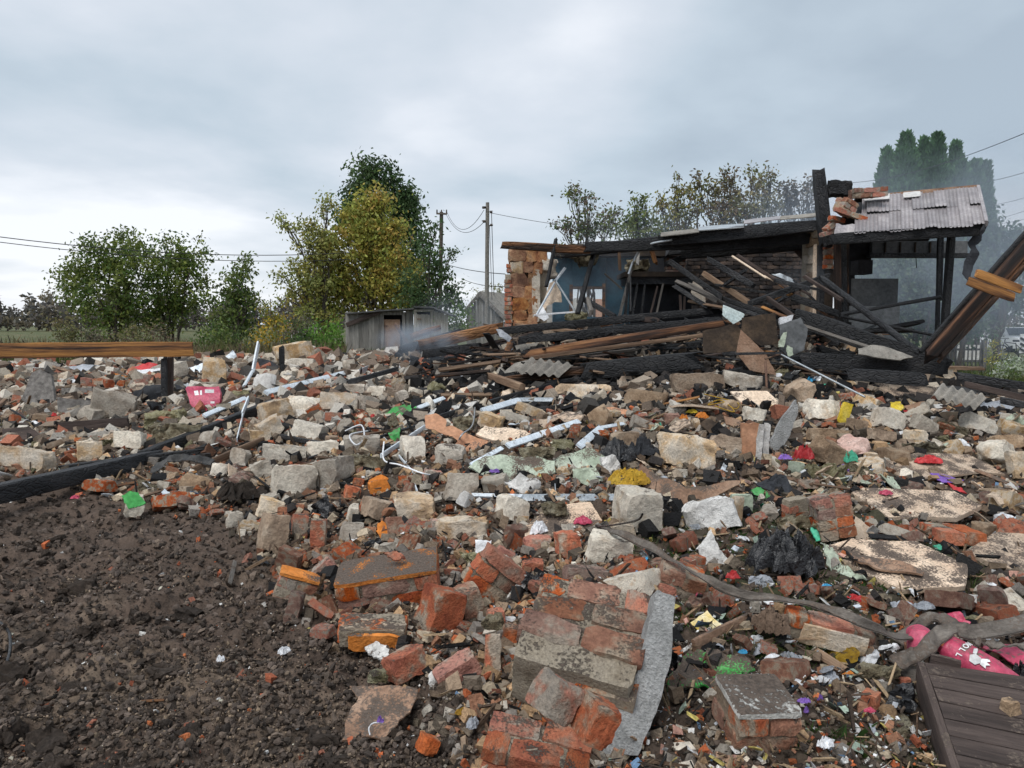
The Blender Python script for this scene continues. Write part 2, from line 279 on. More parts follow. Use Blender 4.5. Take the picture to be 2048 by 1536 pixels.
# ------------------------------------------------------------------ object helpers
def tag(o, label=None, cat=None, group=None, kind=None):
    if label: o['label'] = label
    if cat: o['category'] = cat
    if group: o['group'] = group
    if kind or cat: o['kind'] = kind or 'thing'
    return o
def link(name, me, parent=None, mw=None):
    o = bpy.data.objects.new(name, me); COL.objects.link(o)
    if parent: o.parent = parent
    if mw is not None: o.matrix_basis = mw
    return o
def empty(name, loc=(0, 0, 0), rot=(0, 0, 0), label=None, cat=None, group=None):
    o = bpy.data.objects.new(name, None); COL.objects.link(o); o.location = loc; o.rotation_euler = rot
    o.empty_display_size = .2
    return tag(o, label, cat, group)
def wm(o):
    """world matrix before the depsgraph has run"""
    return wm(o.parent) @ o.matrix_basis if o.parent else o.matrix_basis.copy()
def fixp(o, parent):
    o.parent = parent; o.matrix_basis = wm(parent).inverted() @ o.matrix_basis; return o
def mesh(name, v, f, mat, smooth=False, ang=None):
    me = bpy.data.meshes.new(name); me.from_pydata([tuple(map(float, p)) for p in v], [], [tuple(int(i) for i in q) for q in f]); me.materials.append(MAT[mat] if isinstance(mat, str) else mat)
    if smooth or ang:
        me.polygons.foreach_set('use_smooth', [True] * len(me.polygons))
        if ang: me.set_sharp_from_angle(angle=R(ang))
    me.update(); return me
def bigmesh(name, v, f, mat, col=None, smooth=False):
    """v (n,3), f (m,k) all the same size."""
    me = bpy.data.meshes.new(name); k = f.shape[1]
    me.vertices.add(len(v)); me.vertices.foreach_set('co', np.ascontiguousarray(v, dtype=np.float32).ravel())
    me.loops.add(f.size); me.loops.foreach_set('vertex_index', np.ascontiguousarray(f, dtype=np.int32).ravel())
    me.polygons.add(len(f)); me.polygons.foreach_set('loop_start', np.arange(0, f.size, k, dtype=np.int32))
    me.polygons.foreach_set('use_smooth', np.full(len(f), smooth))
    me.materials.append(MAT[mat] if isinstance(mat, str) else mat)
    me.update(calc_edges=True)
    if col is not None:
        a = me.color_attributes.new('Col', 'FLOAT_COLOR', 'POINT')
        c = np.ones((len(v), 4), np.float32); c[:, :3] = col; a.data.foreach_set('color', c.ravel())
    return me
_cube = {}
def cubegrid(n):
    if n in _cube: return _cube[n]
    idx = {}; V = []; Fc = []
    def vid(p):
        if p not in idx: idx[p] = len(V); V.append(p)
        return idx[p]
    for ax in range(3):
        for s in (0, n):
            for i in range(n):
                for j in range(n):
                    q = []
                    for a, b in ((i, j), (i + 1, j), (i + 1, j + 1), (i, j + 1)):
                        p = [0, 0, 0]; p[ax] = s; p[(ax + 1) % 3] = a; p[(ax + 2) % 3] = b; q.append(vid(tuple(p)))
                    if s == 0: q.reverse()
                    Fc.append(q)
    _cube[n] = (np.array(V, float) / n - .5, np.array(Fc)); return _cube[n]
def chunk(name, dims, mat, n=7, cuts=6, cutmax=.16, rough=.05, seed=0, ang=34, corner=.36):
    """a broken block: box with chipped edges and corners and an uneven skin"""
    rs = np.random.default_rng(seed); v, f = cubegrid(n); d = np.array(dims, float); p = v * d; m = d.min()
    for k in range(cuts):
        nn = rs.normal(size=3); nn /= np.linalg.norm(nn)
        sup = np.abs(nn * d / 2).sum(); off = sup - m * cutmax * rs.uniform(.3, 1.6)
        e = p @ nn - off; e = np.maximum(e, 0); p = p - e[:, None] * nn
    for sx in (-1, 1):                                     # worn corners
        for sy in (-1, 1):
            for sz in (-1, 1):
                nn = np.array([sx, sy, sz]) / 3 ** .5 + rs.normal(size=3) * .15; nn /= np.linalg.norm(nn)
                off = np.abs(nn * d / 2).sum() - m * corner * .3 * rs.uniform(.2, 1)
                e = np.maximum(p @ nn - off, 0); p = p - e[:, None] * nn
    q = p / m
    p = p + np.stack([fbm(q * 2.3 + 17 * k, seed + k, 3) for k in range(3)], -1) * m * rough * 1.6
    p = p + rs.normal(size=p.shape) * m * rough * .12
    return mesh(name, p, f, mat, ang=ang)
def barmesh(name, Lx, W, H, mat, seg=10, rough=.06, seed=0, bend=0.0, taper=1.0, ragged=.5, round_=False):
    """a beam along local X, uneven, with ragged ends"""
    rs = np.random.default_rng(seed); k = 10 if round_ else 8; rows = []
    if round_: prof = [(math.cos(2 * math.pi * i / k) * .5, math.sin(2 * math.pi * i / k) * .5) for i in range(k)]
    else: prof = [(-.5, -.42), (-.42, -.5), (.42, -.5), (.5, -.42), (.5, .42), (.42, .5), (-.42, .5), (-.5, .42)]
    prof = np.array(prof); V = []; m = min(W, H)
    for i in range(seg + 1):
        t = i / seg; s = 1 + (taper - 1) * t
        c = prof * np.array([W, H]) * s; jj = fbm(np.c_[c / m * .7, np.full(k, t * Lx / m * .12)], seed, 2) * rough * m * 2
        c = c * (1 + (jj / m)[:, None])
        x = np.full(k, (t - .5) * Lx)
        if i in (0, seg): x = x + rs.uniform(-1, 1, k) * m * ragged; c = c * .93
        off = bend * (1 - (2 * t - 1) ** 2)
        V.append(np.c_[x, c[:, 0] + rs.normal() * rough * m * .15, c[:, 1] + off])
    V = np.concatenate(V); Fc = []
    for i in range(seg):
        for j in range(k):
            a = i * k + j; b = i * k + (j + 1) % k; Fc.append((a, b, b + k, a + k))
    Fc.append(tuple(range(k))[::-1]); Fc.append(tuple(seg * k + j for j in range(k)))
    me = mesh(name, V, Fc, mat, ang=40); return me
def axis_matrix(a, b, roll=0.0):
    a = Vector(a); b = Vector(b); x = (b - a).normalized(); up = Vector((0, 0, 1))
    if abs(x.z) > .97: up = Vector((0, -1, 0))
    y = up.cross(x).normalized(); z = x.cross(y)
    m = Matrix((x, y, z)).transposed().to_4x4() @ Matrix.Rotation(roll, 4, 'X'); m.translation = (a + b) / 2
    return m
_s = [100]
def seed():
    _s[0] += 1; return _s[0]
def bar3(name, a, b, w_, h_, mat, label=None, cat=None, group=None, parent=None, **k):
    a = Vector(a); b = Vector(b); roll = k.pop('roll', 0.0); ln = (b - a).length
    me = barmesh(name, ln, w_, h_, mat, seg=k.pop('seg', max(3, min(16, int(ln / max(w_, .03) / 1.5)))), seed=seed(), **k)
    mw = axis_matrix(a, b, roll)
    o = link(name, me, None, mw)
    if parent: fixp(o, parent)
    return tag(o, label, cat, group)
def box(name, lo, hi, mat, parent=None, label=None, cat=None, jit=0.0):
    lo = np.array(lo, float); hi = np.array(hi, float); c = (lo + hi) / 2; d = hi - lo
    v = [(x * d[0] / 2, y * d[1] / 2, z * d[2] / 2) for x in (-1, 1) for y in (-1, 1) for z in (-1, 1)]
    if jit: v = [tuple(np.array(p) + RNG.normal(size=3) * jit) for p in v]
    me = mesh(name, v, [(0, 1, 3, 2), (4, 6, 7, 5), (0, 4, 5, 1), (2, 3, 7, 6), (0, 2, 6, 4), (1, 5, 7, 3)], mat)
    o = link(name, me, None, Matrix.Translation(c))
    if parent: fixp(o, parent)
    return tag(o, label, cat)
def pbox(name, x0, y0, x1, y1, Y, D, mat, parent=None, **k):
    """box whose front face covers the given picture rectangle at distance Y"""
    a = P(x0, y1, Y); b = P(x1, y0, Y)
    return box(name, (a.x, Y, a.z), (b.x, Y + D, b.z), mat, parent, **k)
def sheetmesh(name, pts, mat, thick=.01, bend=.01, cuts=5, seed_=0, jag=.01, bfreq=2.0, curl=0.0):
    """pts: outline in world space lying roughly in a plane -> (mesh, matrix)"""
    pts = [Vector(p) for p in pts]; c = sum(pts, Vector()) / len(pts)
    nrm = Vector()
    for i in range(len(pts)):
        nrm += (pts[i] - c).cross(pts[(i + 1) % len(pts)] - c)
    nrm.normalize()
    if nrm.z < 0 or (abs(nrm.z) < .05 and nrm.y > 0): nrm = -nrm
    x = (pts[1] - pts[0]); x = (x - nrm * x.dot(nrm)).normalized(); y = nrm.cross(x)
    mw = Matrix((x, y, nrm)).transposed().to_4x4(); mw.translation = c; inv = mw.inverted()
    loc = [inv @ p for p in pts]
    bm = bmesh.new(); vs = [bm.verts.new((p.x, p.y, p.z)) for p in loc]; fc = bm.faces.new(vs)
    if fc.normal.z < 0: fc.normal_flip()
    bmesh.ops.triangulate(bm, faces=bm.faces[:])
    bmesh.ops.subdivide_edges(bm, edges=bm.edges[:], cuts=cuts, use_grid_fill=True)
    bmesh.ops.triangulate(bm, faces=bm.faces[:])
    bm.verts.ensure_lookup_table()
    A = np.array([v.co[:] for v in bm.verts]); s_ = seed_ or seed()
    size = max((p.length for p in loc)) + 1e-6
    dz = fbm(np.c_[A[:, :2] / size * bfreq, A[:, :1] * 0 + s_], s_, 3) * bend
    dz = dz + curl * ((A[:, 0] / size) ** 2)
    jx = fbm(np.c_[A[:, :2] / size * 9, A[:, :1] * 0 + 3.3], s_ + 5, 2) * jag; jy = fbm(np.c_[A[:, :2] / size * 9, A[:, :1] * 0 + 7.3], s_ + 9, 2) * jag
    for i, v in enumerate(bm.verts):
        v.co.z += dz[i]
        if v.is_boundary: v.co.x += jx[i]; v.co.y += jy[i]
    ex = bmesh.ops.extrude_face_region(bm, geom=bm.faces[:]) if thick else None
    if ex:
        nv = [g for g in ex['geom'] if isinstance(g, bmesh.types.BMVert)]
        for v in nv: v.co.z += thick
        bmesh.ops.recalc_face_normals(bm, faces=bm.faces[:])
    me = bpy.data.meshes.new(name); bm.to_mesh(me); bm.free(); me.materials.append(MAT[mat])
    me.polygons.foreach_set('use_smooth', [True] * len(me.polygons)); me.set_sharp_from_angle(angle=R(45))
    return me, mw
def plane_hit(px, py, c, nrm):
    d = ray(px, py); o = Vector((0, 0, CAMZ)); t = (c - o).dot(nrm) / d.dot(nrm); return o + d * t
def sheet(name, poly, mat, label=None, cat=None, group=None, tilt=22, side=0, Y=None, lift=.04, parent=None, **k):
    """outline given in the picture, laid on a plane leaning `tilt` degrees up towards the camera"""
    ax = sum(p[0] for p in poly) / len(poly); ay = sum(p[1] for p in poly) / len(poly)
    low = max(p[1] for p in poly)
    if Y is None:
        g = G(ax, ay * .5 + low * .5, lift); Y_ = g.y
    else: Y_ = Y
    c = P(ax, ay * .5 + low * .5, Y_)
    nrm = Vector((math.sin(R(side)), -math.sin(R(tilt)), math.cos(R(tilt)))).normalized()
    pts = [plane_hit(x, y, c, nrm) for x, y in poly]
    me, mw = sheetmesh(name, pts, mat, **k); o = link(name, me, None, mw)
    if parent: fixp(o, parent)
    return tag(o, label, cat, group)
# ------------------------------------------------------------------ land
def build_ground():
    th = np.concatenate([np.linspace(-180, -44, 26)[:-1], np.linspace(-44, 44, 520), np.linspace(44, 180, 26)[1:]])
    r = np.concatenate([[0.3, .8, 1.3, 1.7], np.geomspace(2.05, 26, 400), np.geomspace(26.6, 1500, 60)])
    T, RR = np.meshgrid(np.radians(th), r); X = np.sin(T) * RR; Y = np.cos(T) * RR
    z = height(X, Y); q = np.stack([X, Y, z], -1)
    near = np.clip((14 - RR) / 8, 0, 1) * np.clip((46 - np.abs(np.degrees(T))) / 3, 0, 1)
    ru = rubble(X, Y)
    cl = fbm(q * 5, 21, 4); rid = 1 - np.abs(fbm(q * 11, 31, 3)) * 2
    blob = np.clip(fbm(q * 16, 41, 2) + .1, 0, 1)
    z = z + near * (fbm(q * 1.9, 91, 3) * .09 * (1 - ru) + cl * .06 + rid * .018 + blob * .05 + vn(q * 60, 9) * .006) + (1 - near) * np.clip((26 - RR) / 10, 0, 1) * fbm(q * 3, 5, 3) * .06
    V = np.stack([X, Y, z], -1).reshape(-1, 3); nr, nc = T.shape
    i = np.arange(nr - 1)[:, None] * nc + np.arange(nc - 1)[None, :]
    Fc = np.stack([i, i + 1, i + nc + 1, i + nc], -1).reshape(-1, 4)[:, ::-1]
    soil = np.array(SOIL[:3]) * np.array([1.08, 1.0, .95]); deb = np.array([.060, .045, .034]); gr = np.array([.075, .095, .035]); dry = np.array([.17, .14, .075])
    tan = np.array([.22, .165, .12])
    a = ru[..., None]; nz = (fbm(q * 1.3, 55, 4)[..., None] + .5)
    c = soil * (1 - a) + (deb * .55 + soil * .45) * a  # debris tone darkened: shade of the gaps between the rubble is put into it
    pale = np.clip(fbm(q * 2.2, 77, 4)[..., None] * 2.2 + (3.9 - Y[..., None]) * .55 - (X[..., None] + 1.6) * .35, 0, 1) * (1 - a) * np.clip((5.5 - Y[..., None]), 0, 1)
    c = c * (1 - pale * .75) + tan * pale * .75
    c = c * (.75 + .5 * (fbm(q * 14, 66, 2)[..., None] + .5))
    gm = np.clip((Y[..., None] - 20.5) / 2 + nz * .4, 0, 1) + np.clip((X[..., None] - Y[..., None] * .62 - 3.0), 0, 1) * np.clip((Y[..., None] - 8), 0, 1)
    gm = np.clip(gm, 0, 1); g2 = gr * (1 - np.clip(nz, 0, 1) * .5) + dry * np.clip(nz, 0, 1) * .5
    c = c * (1 - gm) + g2 * gm
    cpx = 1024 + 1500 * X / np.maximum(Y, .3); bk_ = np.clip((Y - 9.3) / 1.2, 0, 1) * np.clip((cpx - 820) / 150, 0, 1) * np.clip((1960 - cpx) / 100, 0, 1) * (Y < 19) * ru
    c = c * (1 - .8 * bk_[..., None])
    moss = np.clip(fbm(q * 1.6, 88, 3)[..., None] * 3 - .35, 0, 1) * np.clip((X[..., None] - .6) / .5, 0, 1) * (Y[..., None] < 7)
    c = c * (1 - moss * .6) + np.array([.035, .055, .018]) * moss * .6
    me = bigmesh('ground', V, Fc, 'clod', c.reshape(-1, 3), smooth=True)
    o = link('ground', me); o['kind'] = 'structure'
build_ground()

# ------------------------------------------------------------------ plants
def frame_of(d):
    d = Vector(d).normalized(); a = Vector((0, 0, 1)) if abs(d.z) < .9 else Vector((1, 0, 0))
    u = a.cross(d).normalized(); return u, d.cross(u)
def tube(pts, rad, k=7):
    V = []; Fc = []
    for i, p in enumerate(pts):
        d = (pts[min(i + 1, len(pts) - 1)] - pts[max(i - 1, 0)]); u, w_ = frame_of(d)
        for j in range(k):
            a = 2 * math.pi * j / k; V.append(p + (u * math.cos(a) + w_ * math.sin(a)) * rad[i])
    for i in range(len(pts) - 1):
        for j in range(k):
            a = i * k + j; b = i * k + (j + 1) % k; Fc.append((a, b, b + k, a + k))
    return V, Fc
def limb(a, b, r0, r1, wob=.06, n=7):
    a = Vector(a); b = Vector(b); L_ = (b - a).length; pts = []
    for i in range(n + 1):
        t = i / n; o = Vector(RNG.normal(size=3)) * wob * L_ * (t * (1 - t)) ** .5 * .6
        pts.append(a.lerp(b, t) + o)
    return tube(pts, [r0 + (r1 - r0) * i / n for i in range(n + 1)], 6)
def join(parts):
    V = []; Fc = []
    for v, f in parts:
        o = len(V); V += [tuple(p) for p in v]; Fc += [tuple(i + o for i in q) for q in f]
    return V, Fc
def leaves(C, n, size, spread, cols, droop=.35, colj=.25, aspect=.5):
    """C cluster centres (k,3); n leaves each"""
    k = len(C); c = np.repeat(C, n, 0) + RNG.normal(size=(k * n, 3)) * np.array([1, 1, .75]) * spread * RNG.uniform(.3, 1.2, (k * n, 1))
    c[:, 2] -= np.abs(RNG.normal(size=k * n)) * spread * droop
    d = RNG.normal(size=(k * n, 3)); d[:, 2] -= droop * 1.6; d /= np.linalg.norm(d, axis=1)[:, None]
    s = RNG.normal(size=(k * n, 3)); s -= d * (s * d).sum(1)[:, None]; s /= np.linalg.norm(s, axis=1)[:, None]
    ln = size * RNG.uniform(.6, 1.3, (k * n, 1)); w_ = ln * aspect
    a = c; b = c + d * ln * .5 + s * w_ * .5; e_ = c + d * ln; g = c + d * ln * .5 - s * w_ * .5
    V = np.stack([a, b, e_, g], 1).reshape(-1, 3); Fc = np.arange(len(V)).reshape(-1, 4)
    cols = np.array(cols, float) * LB; ci = RNG.integers(0, len(cols), k)
    mixw = RNG.uniform(0, 1, k)[:, None]; cc = cols[ci] * mixw + cols[(ci + 1) % len(cols)] * (1 - mixw)
    cc = np.repeat(cc, n, 0) * (1 + RNG.normal(size=(k * n, 1)) * colj); cc = np.clip(cc, .004, 1)
    return V, Fc, np.repeat(cc, 4, 0)
def tree(name, label, cat, Y, base, blobs, cols, size=.15, per=26, dens=1.0, spread=.32, trunk_r=.13, group=None, bark='bark', branches=True, droop=.35, twigs=2, split=1, depth=.55):
    """blobs: (px, py, rx, ry) ellipses of the crown in the picture at distance Y"""
    bx, by = base; g = P(bx, by, Y); g.z = float(height(g.x, g.y)) - .1
    root = empty(name, g, label=label, cat=cat, group=group)
    parts = []; cen = []
    m = Y / FPX
    topb = min(blobs, key=lambda b: b[1]); tp = P(topb[0], topb[1], Y)
    if branches:
        for s_ in range(split):
            off = Vector((RNG.normal() * .35 * (split > 1), RNG.normal() * .3 * (split > 1), 0))
            parts.append(limb(g + off * .3, tp.lerp(g, .2) + off * 2, trunk_r / (split ** .5), trunk_r * .25, .05, 9))
    for (x, y, rx, ry) in blobs:
        c = P(x, y, Y + RNG.uniform(-1, 1) * rx * m * .4)
        RX, RZ = rx * m, ry * m; RY = min(RX, max(RZ, .8)) * depth / .55 * .8
        k = max(4, int(dens * DENS * (rx * ry) / 95.0))
        dd = RNG.normal(size=(k, 3)); dd /= np.linalg.norm(dd, axis=1)[:, None]; rr = RNG.uniform(.25, 1.0, (k, 1)) ** .55
        q = np.array(c) + dd * rr * np.array([RX, RY, RZ]); cen.append(q)
        if branches:
            t = min(.8, max(.15, (c.z - g.z) / max(tp.z - g.z, .1) * .55)); st = g.lerp(tp.lerp(g, .2), t)
            parts.append(limb(st, c, trunk_r * .45, trunk_r * .12, .1))
            for j in range(min(k, twigs * 3)): parts.append(limb(c.lerp(st, .3), q[j], trunk_r * .14, .008, .12, 4))
    C = np.concatenate(cen); V, Fc, cc = leaves(C, int(per * .85), size * 1.2, spread * .82, cols, droop)
    crown = link('crown', bigmesh('crown', V - np.array(g), Fc, 'leaf', cc), root)
    if parts:
        v, f = join(parts); v = [Vector(p) - g for p in v]
        link('trunk', mesh('trunk', v, f, bark, smooth=True), root)
    return root
DENS = 2.5; LB = 1.95
GRN = [(.042, .075, .020), (.068, .102, .026), (.11, .13, .034), (.055, .07, .028)]
DGR = [(.028, .056, .022), (.042, .076, .028), (.06, .092, .034), (.036, .05, .024)]
YEL = [(.26, .22, .05), (.20, .21, .05), (.16, .19, .045), (.28, .19, .055), (.13, .16, .04)]
OLV = [(.10, .11, .04), (.14, .12, .055), (.075, .09, .035), (.11, .075, .05)]
BRN = [(.10, .075, .06), (.13, .10, .07), (.08, .07, .05), (.06, .06, .045)]
# left thicket
LG = 'leafy trees of the left thicket'
tree('leafy_tree', 'wide dark green tree at the left end of the thicket', 'tree', 34, (225, 680), [(150, 560, 38, 55), (190, 520, 45, 55), (240, 500, 50, 48), (270, 545, 50, 70), (200, 600, 70, 60), (255, 620, 50, 50)], GRN + [(.12, .14, .03)], group=LG, split=3)
tree('leafy_tree', 'second thicket tree, round crown just left of the gap of sky', 'tree', 35, (340, 680), [(340, 500, 38, 38), (385, 510, 38, 40), (330, 560, 50, 60), (375, 575, 45, 60), (330, 630, 50, 40)], GRN + [(.13, .15, .03), (.09, .13, .03)], group=LG, split=3)
tree('leafy_tree', 'slim ragged tree at the right end of the left thicket', 'tree', 33, (470, 680), [(485, 530, 22, 30), (470, 570, 34, 35), (450, 610, 40, 40), (500, 600, 20, 26), (470, 650, 45, 30)], GRN, group=LG, split=2)
tree('yellowing_bush', 'yellow leaved bush between the slim tree and the grey shed', 'bush', 31, (545, 690), [(540, 620, 20, 22), (555, 650, 30, 26), (530, 668, 30, 20)], [(.36, .22, .03), (.16, .16, .03), (.08, .11, .03)], branches=False, size=.12)
for i, (x, y, rx, ry, lb) in enumerate([(440, 668, 45, 28, 'low green bush under the slim tree'), (600, 680, 40, 24, 'low dark bush left of the grey shed'), (655, 668, 38, 34, 'rounded fresh green bush touching the left end of the grey shed'),
        (600, 650, 34, 22, 'brownish bush in front of the white blocks'), (130, 655, 30, 22, 'pale yellow green bush at the far left end of the thicket'), (290, 665, 60, 22, 'low weedy bush in front of the thicket trunks'), (180, 665, 50, 20, 'dull weedy bush below the widest thicket tree')]):
    tree('bush', lb, 'bush', 29 + i * .4, (x, 700), [(x, y, rx, ry), (x + 8, y + 12, rx * .8, ry * .6)], [GRN, DGR, [(.10, .19, .03), (.07, .14, .03)], BRN + GRN, OLV, OLV + BRN, GRN + BRN][i], branches=False, size=.11, group='low bushes at the meadow edge')
# centre trees
tree('tall_ash_tree', 'tall dark green tree rising behind the yellowing maple', 'tree', 44, (770, 690), [(725, 345, 28, 30), (760, 345, 34, 32), (745, 390, 60, 40), (795, 385, 35, 40), (770, 440, 75, 45), (815, 430, 28, 50), (700, 420, 30, 40), (820, 500, 40, 50), (770, 520, 50, 50), (820, 570, 50, 50)], DGR, size=.22, spread=.45, per=34, trunk_r=.25, split=2)
tree('yellowing_maple_tree', 'yellow and green maple standing over the grey shed', 'tree', 36, (745, 690), [(745, 395, 26, 30), (715, 420, 32, 32), (765, 400, 24, 24), (740, 460, 58, 42), (695, 490, 52, 42), (640, 540, 40, 40), (775, 500, 45, 40), (800, 460, 20, 20), (720, 545, 65, 45), (780, 560, 50, 45), (670, 560, 50, 50), (650, 500, 30, 26), (690, 600, 66, 34), (820, 590, 34, 26), (745, 440, 50, 40), (760, 605, 60, 22), (640, 600, 40, 34), (830, 540, 18, 24)], YEL, size=.17, per=30, spread=.36, trunk_r=.16, split=3)
tree('spreading_maple_tree', 'pale leaved maple with long loose branches reaching left over the cables', 'tree', 35, (650, 690), [(560, 435, 12, 12), (578, 452, 16, 14), (610, 445, 26, 16), (652, 410, 14, 26), (640, 455, 28, 22), (605, 480, 26, 16), (650, 500, 34, 30), (560, 550, 20, 13), (590, 535, 24, 18), (600, 570, 26, 18), (640, 560, 32, 30), (575, 590, 14, 12), (620, 625, 28, 26), (650, 640, 30, 26)], [(.17, .18, .06), (.15, .17, .05), (.22, .19, .06), (.12, .14, .05)], size=.15, per=24, spread=.28, dens=1.2, split=1, trunk_r=.11)
tree('green_willow_tree', 'dark green tree right of the maple and in front of the dark pole', 'tree', 34, (850, 690), [(845, 470, 22, 22), (870, 450, 12, 12), (860, 510, 28, 30), (830, 560, 35, 35), (880, 545, 22, 30), (870, 590, 45, 30), (910, 570, 20, 16), (900, 605, 30, 18), (830, 600, 40, 25), (905, 500, 8, 14)], DGR + [(.06, .09, .03)], size=.15, per=24, spread=.28, split=2)
tree('bush', 'light green bush between the grey shed and the dark barn', 'bush', 31, (915, 680), [(915, 640, 26, 30), (935, 615, 16, 14), (900, 660, 20, 22)], GRN + [(.10, .16, .04)], branches=False, size=.12)
tree('distant_pale_tree', 'thin pale tree above the barn roof', 'tree', 70, (985, 650), [(985, 585, 18, 20), (955, 590, 16, 16), (1000, 575, 12, 20)], [(.17, .18, .10), (.22, .2, .12)], size=.22, per=14)
# orchard behind the ruin
OG = 'half bare orchard trees behind the ruin'
orch = [(1195, [(1150, 385, 22, 20), (1130, 448, 28, 16), (1175, 400, 12, 26), (1180, 440, 26, 28), (1160, 460, 34, 18), (1215, 440, 28, 28), (1230, 415, 12, 14), (1115, 500, 8, 24)], BRN + GRN, 'leftmost orchard tree, with thin twigs hanging over the roof beam'),
        (1290, [(1270, 400, 8, 24), (1290, 395, 8, 26), (1270, 430, 26, 26), (1300, 445, 26, 30), (1250, 460, 34, 26), (1300, 475, 44, 20)], GRN + [(.12, .12, .04)], 'greenest orchard tree, with two upright shoots'),
        (1360, [(1355, 370, 10, 24), (1340, 415, 28, 28), (1380, 400, 26, 34), (1350, 450, 44, 28), (1320, 405, 10, 20)], OLV + [(.20, .17, .03), (.16, .15, .03)], 'olive and yellow orchard tree above the middle of the roof beam'),
        (1430, [(1450, 350, 10, 20), (1468, 350, 8, 22), (1415, 380, 26, 26), (1450, 390, 34, 34), (1440, 430, 48, 30), (1395, 355, 6, 14)], OLV + BRN, 'brown green orchard tree with the tallest pair of shoots'),
        (1520, [(1540, 350, 8, 26), (1500, 350, 10, 18), (1525, 375, 26, 28), (1500, 405, 34, 30), (1535, 415, 26, 30), (1480, 430, 30, 24)], OLV + [(.2, .17, .08)], 'pale brown orchard tree left of the last one'),
        (1590, [(1575, 370, 16, 22), (1605, 385, 24, 26), (1620, 365, 12, 16), (1580, 410, 30, 26), (1622, 420, 20, 24)], BRN, 'purplish brown orchard tree beside the tall black post')]
for bx, bl, co, lb in orch:
    tree('orchard_tree', lb, 'tree', 24 + (bx % 7) * .4, (bx, 690), bl, co, size=.11, per=17, spread=.20, dens=1.25, group=OG, split=2, trunk_r=.09, twigs=3)
# thuja clump
def thuja(px, top, halfw, Y, lb):
    b = P(px, 660, Y); b.z = -.1; t = P(px, top, Y); H = t.z - b.z; rad = 1.38 * halfw * Y / FPX
    root = empty('thuja_tree', b, label=lb, cat='tree', group='thujas behind the porch')
    n = 7000; z = RNG.uniform(0.25, 1, n) ** 1.0; th = RNG.uniform(0, 2 * math.pi, n)
    prof = np.clip((1 - z) * 2.6, 0, 1) ** .75 * (1 - .12 * z)
    bump = 1 + .24 * fbm(np.c_[np.cos(th) * 2, np.sin(th) * 2, z * H * 1.1], int(px), 3) * 1.5
    r_ = rad * prof * bump * RNG.uniform(.82, 1.04, n)
    c = np.c_[np.cos(th) * r_, np.sin(th) * r_, z * H]
    d = np.c_[np.cos(th) * .35, np.sin(th) * .35, np.full(n, 1.0)] + RNG.normal(size=(n, 3)) * .3; d /= np.linalg.norm(d, axis=1)[:, None]
    s_ = np.cross(d, RNG.normal(size=(n, 3))); s_ /= np.linalg.norm(s_, axis=1)[:, None]; ln = RNG.uniform(.16, .42, (n, 1))
    V = np.stack([c, c + d * ln * .5 + s_ * ln * .25, c + d * ln, c + d * ln * .5 - s_ * ln * .25], 1).reshape(-1, 3)
    cl = np.array([.11, .21, .095]) * (1 + .45 * fbm(np.c_[c * 1.8], int(px) + 3, 2))[:, None] * (1 + RNG.normal(size=(n, 1)) * .2)
    link('crown', bigmesh('crown', V, np.arange(len(V)).reshape(-1, 4), 'leaf', np.repeat(np.clip(cl, .006, 1), 4, 0)), root)
    v, f = tube([Vector((0, 0, H * k / 8)) for k in range(9)], [.12, .12] + [rad * .8 * min(1, (1 - k / 8) * 2.4) ** .75 + .01 for k in range(2, 9)], 12)  # added dark core cone fills the crown; only its foot is a trunk
    link('trunk', mesh('trunk', v, f, 'bark', smooth=True), root)
for i, (px, top, hw, Y, lb) in enumerate([(1760, 305, 22, 34, 'leftmost and lowest shouldered thuja of the clump'), (1798, 275, 30, 33, 'tall left thuja with the broadest crown'), (1832, 283, 17, 36, 'thuja in the gap between the two tallest ones'), (1858, 275, 22, 33.5, 'tallest narrow thuja at the middle of the clump'),
        (1895, 293, 20, 35, 'thuja just right of the tallest narrow one'), (1908, 330, 20, 32, 'short thuja low in front on the right half'), (1935, 330, 18, 34, 'second thuja from the right end'), (1955, 332, 16, 36, 'rightmost thuja above the end of the metal roof')]):
    thuja(px, top, hw, Y, lb)
# smoky trees right
RG = [(.05, .085, .045), (.07, .10, .055), (.09, .11, .06), (.04, .07, .035)]
tree('roadside_tree', 'big leafy tree right of the porch behind the blue smoke', 'tree', 31, (1990, 690), [(1985, 450, 26, 30), (2010, 480, 34, 34), (1975, 500, 36, 44), (2020, 540, 40, 50), (2040, 480, 24, 30), (1960, 560, 30, 50), (1975, 610, 30, 30)], RG, size=.17, group='leafy trees behind the smoke', split=2, trunk_r=.2)
tree('roadside_tree', 'leaning trunk tree at the right edge above the white car', 'tree', 42, (1985, 690), [(2030, 560, 30, 40), (2010, 600, 26, 30), (2050, 600, 30, 40), (2000, 570, 24, 24)], RG, size=.2, group='leafy trees behind the smoke', trunk_r=.22, bark='bark_pale')
for bx, lb in [(1760, 'hazy tree seen through the left of the porch opening'), (1830, 'hazy tree seen through the middle of the porch opening'), (1910, 'hazy tree seen behind the tall porch posts')]:
    tree('roadside_tree', lb, 'tree', 24 + (bx % 5), (bx, 700), [(bx, 540, 50, 40), (bx - 20, 590, 50, 45), (bx + 22, 580, 44, 50), (bx, 640, 60, 35)], RG, size=.15, group='leafy trees behind the smoke', split=2, dens=1.1)
tree('flowering_bush', 'bush with faint mauve flowers above the picket fence', 'bush', 28, (1955, 700), [(1965, 655, 30, 20), (1935, 665, 30, 16), (1980, 668, 20, 14)], [(.10, .06, .10), (.05, .08, .04), (.06, .09, .04)], branches=False, size=.09)
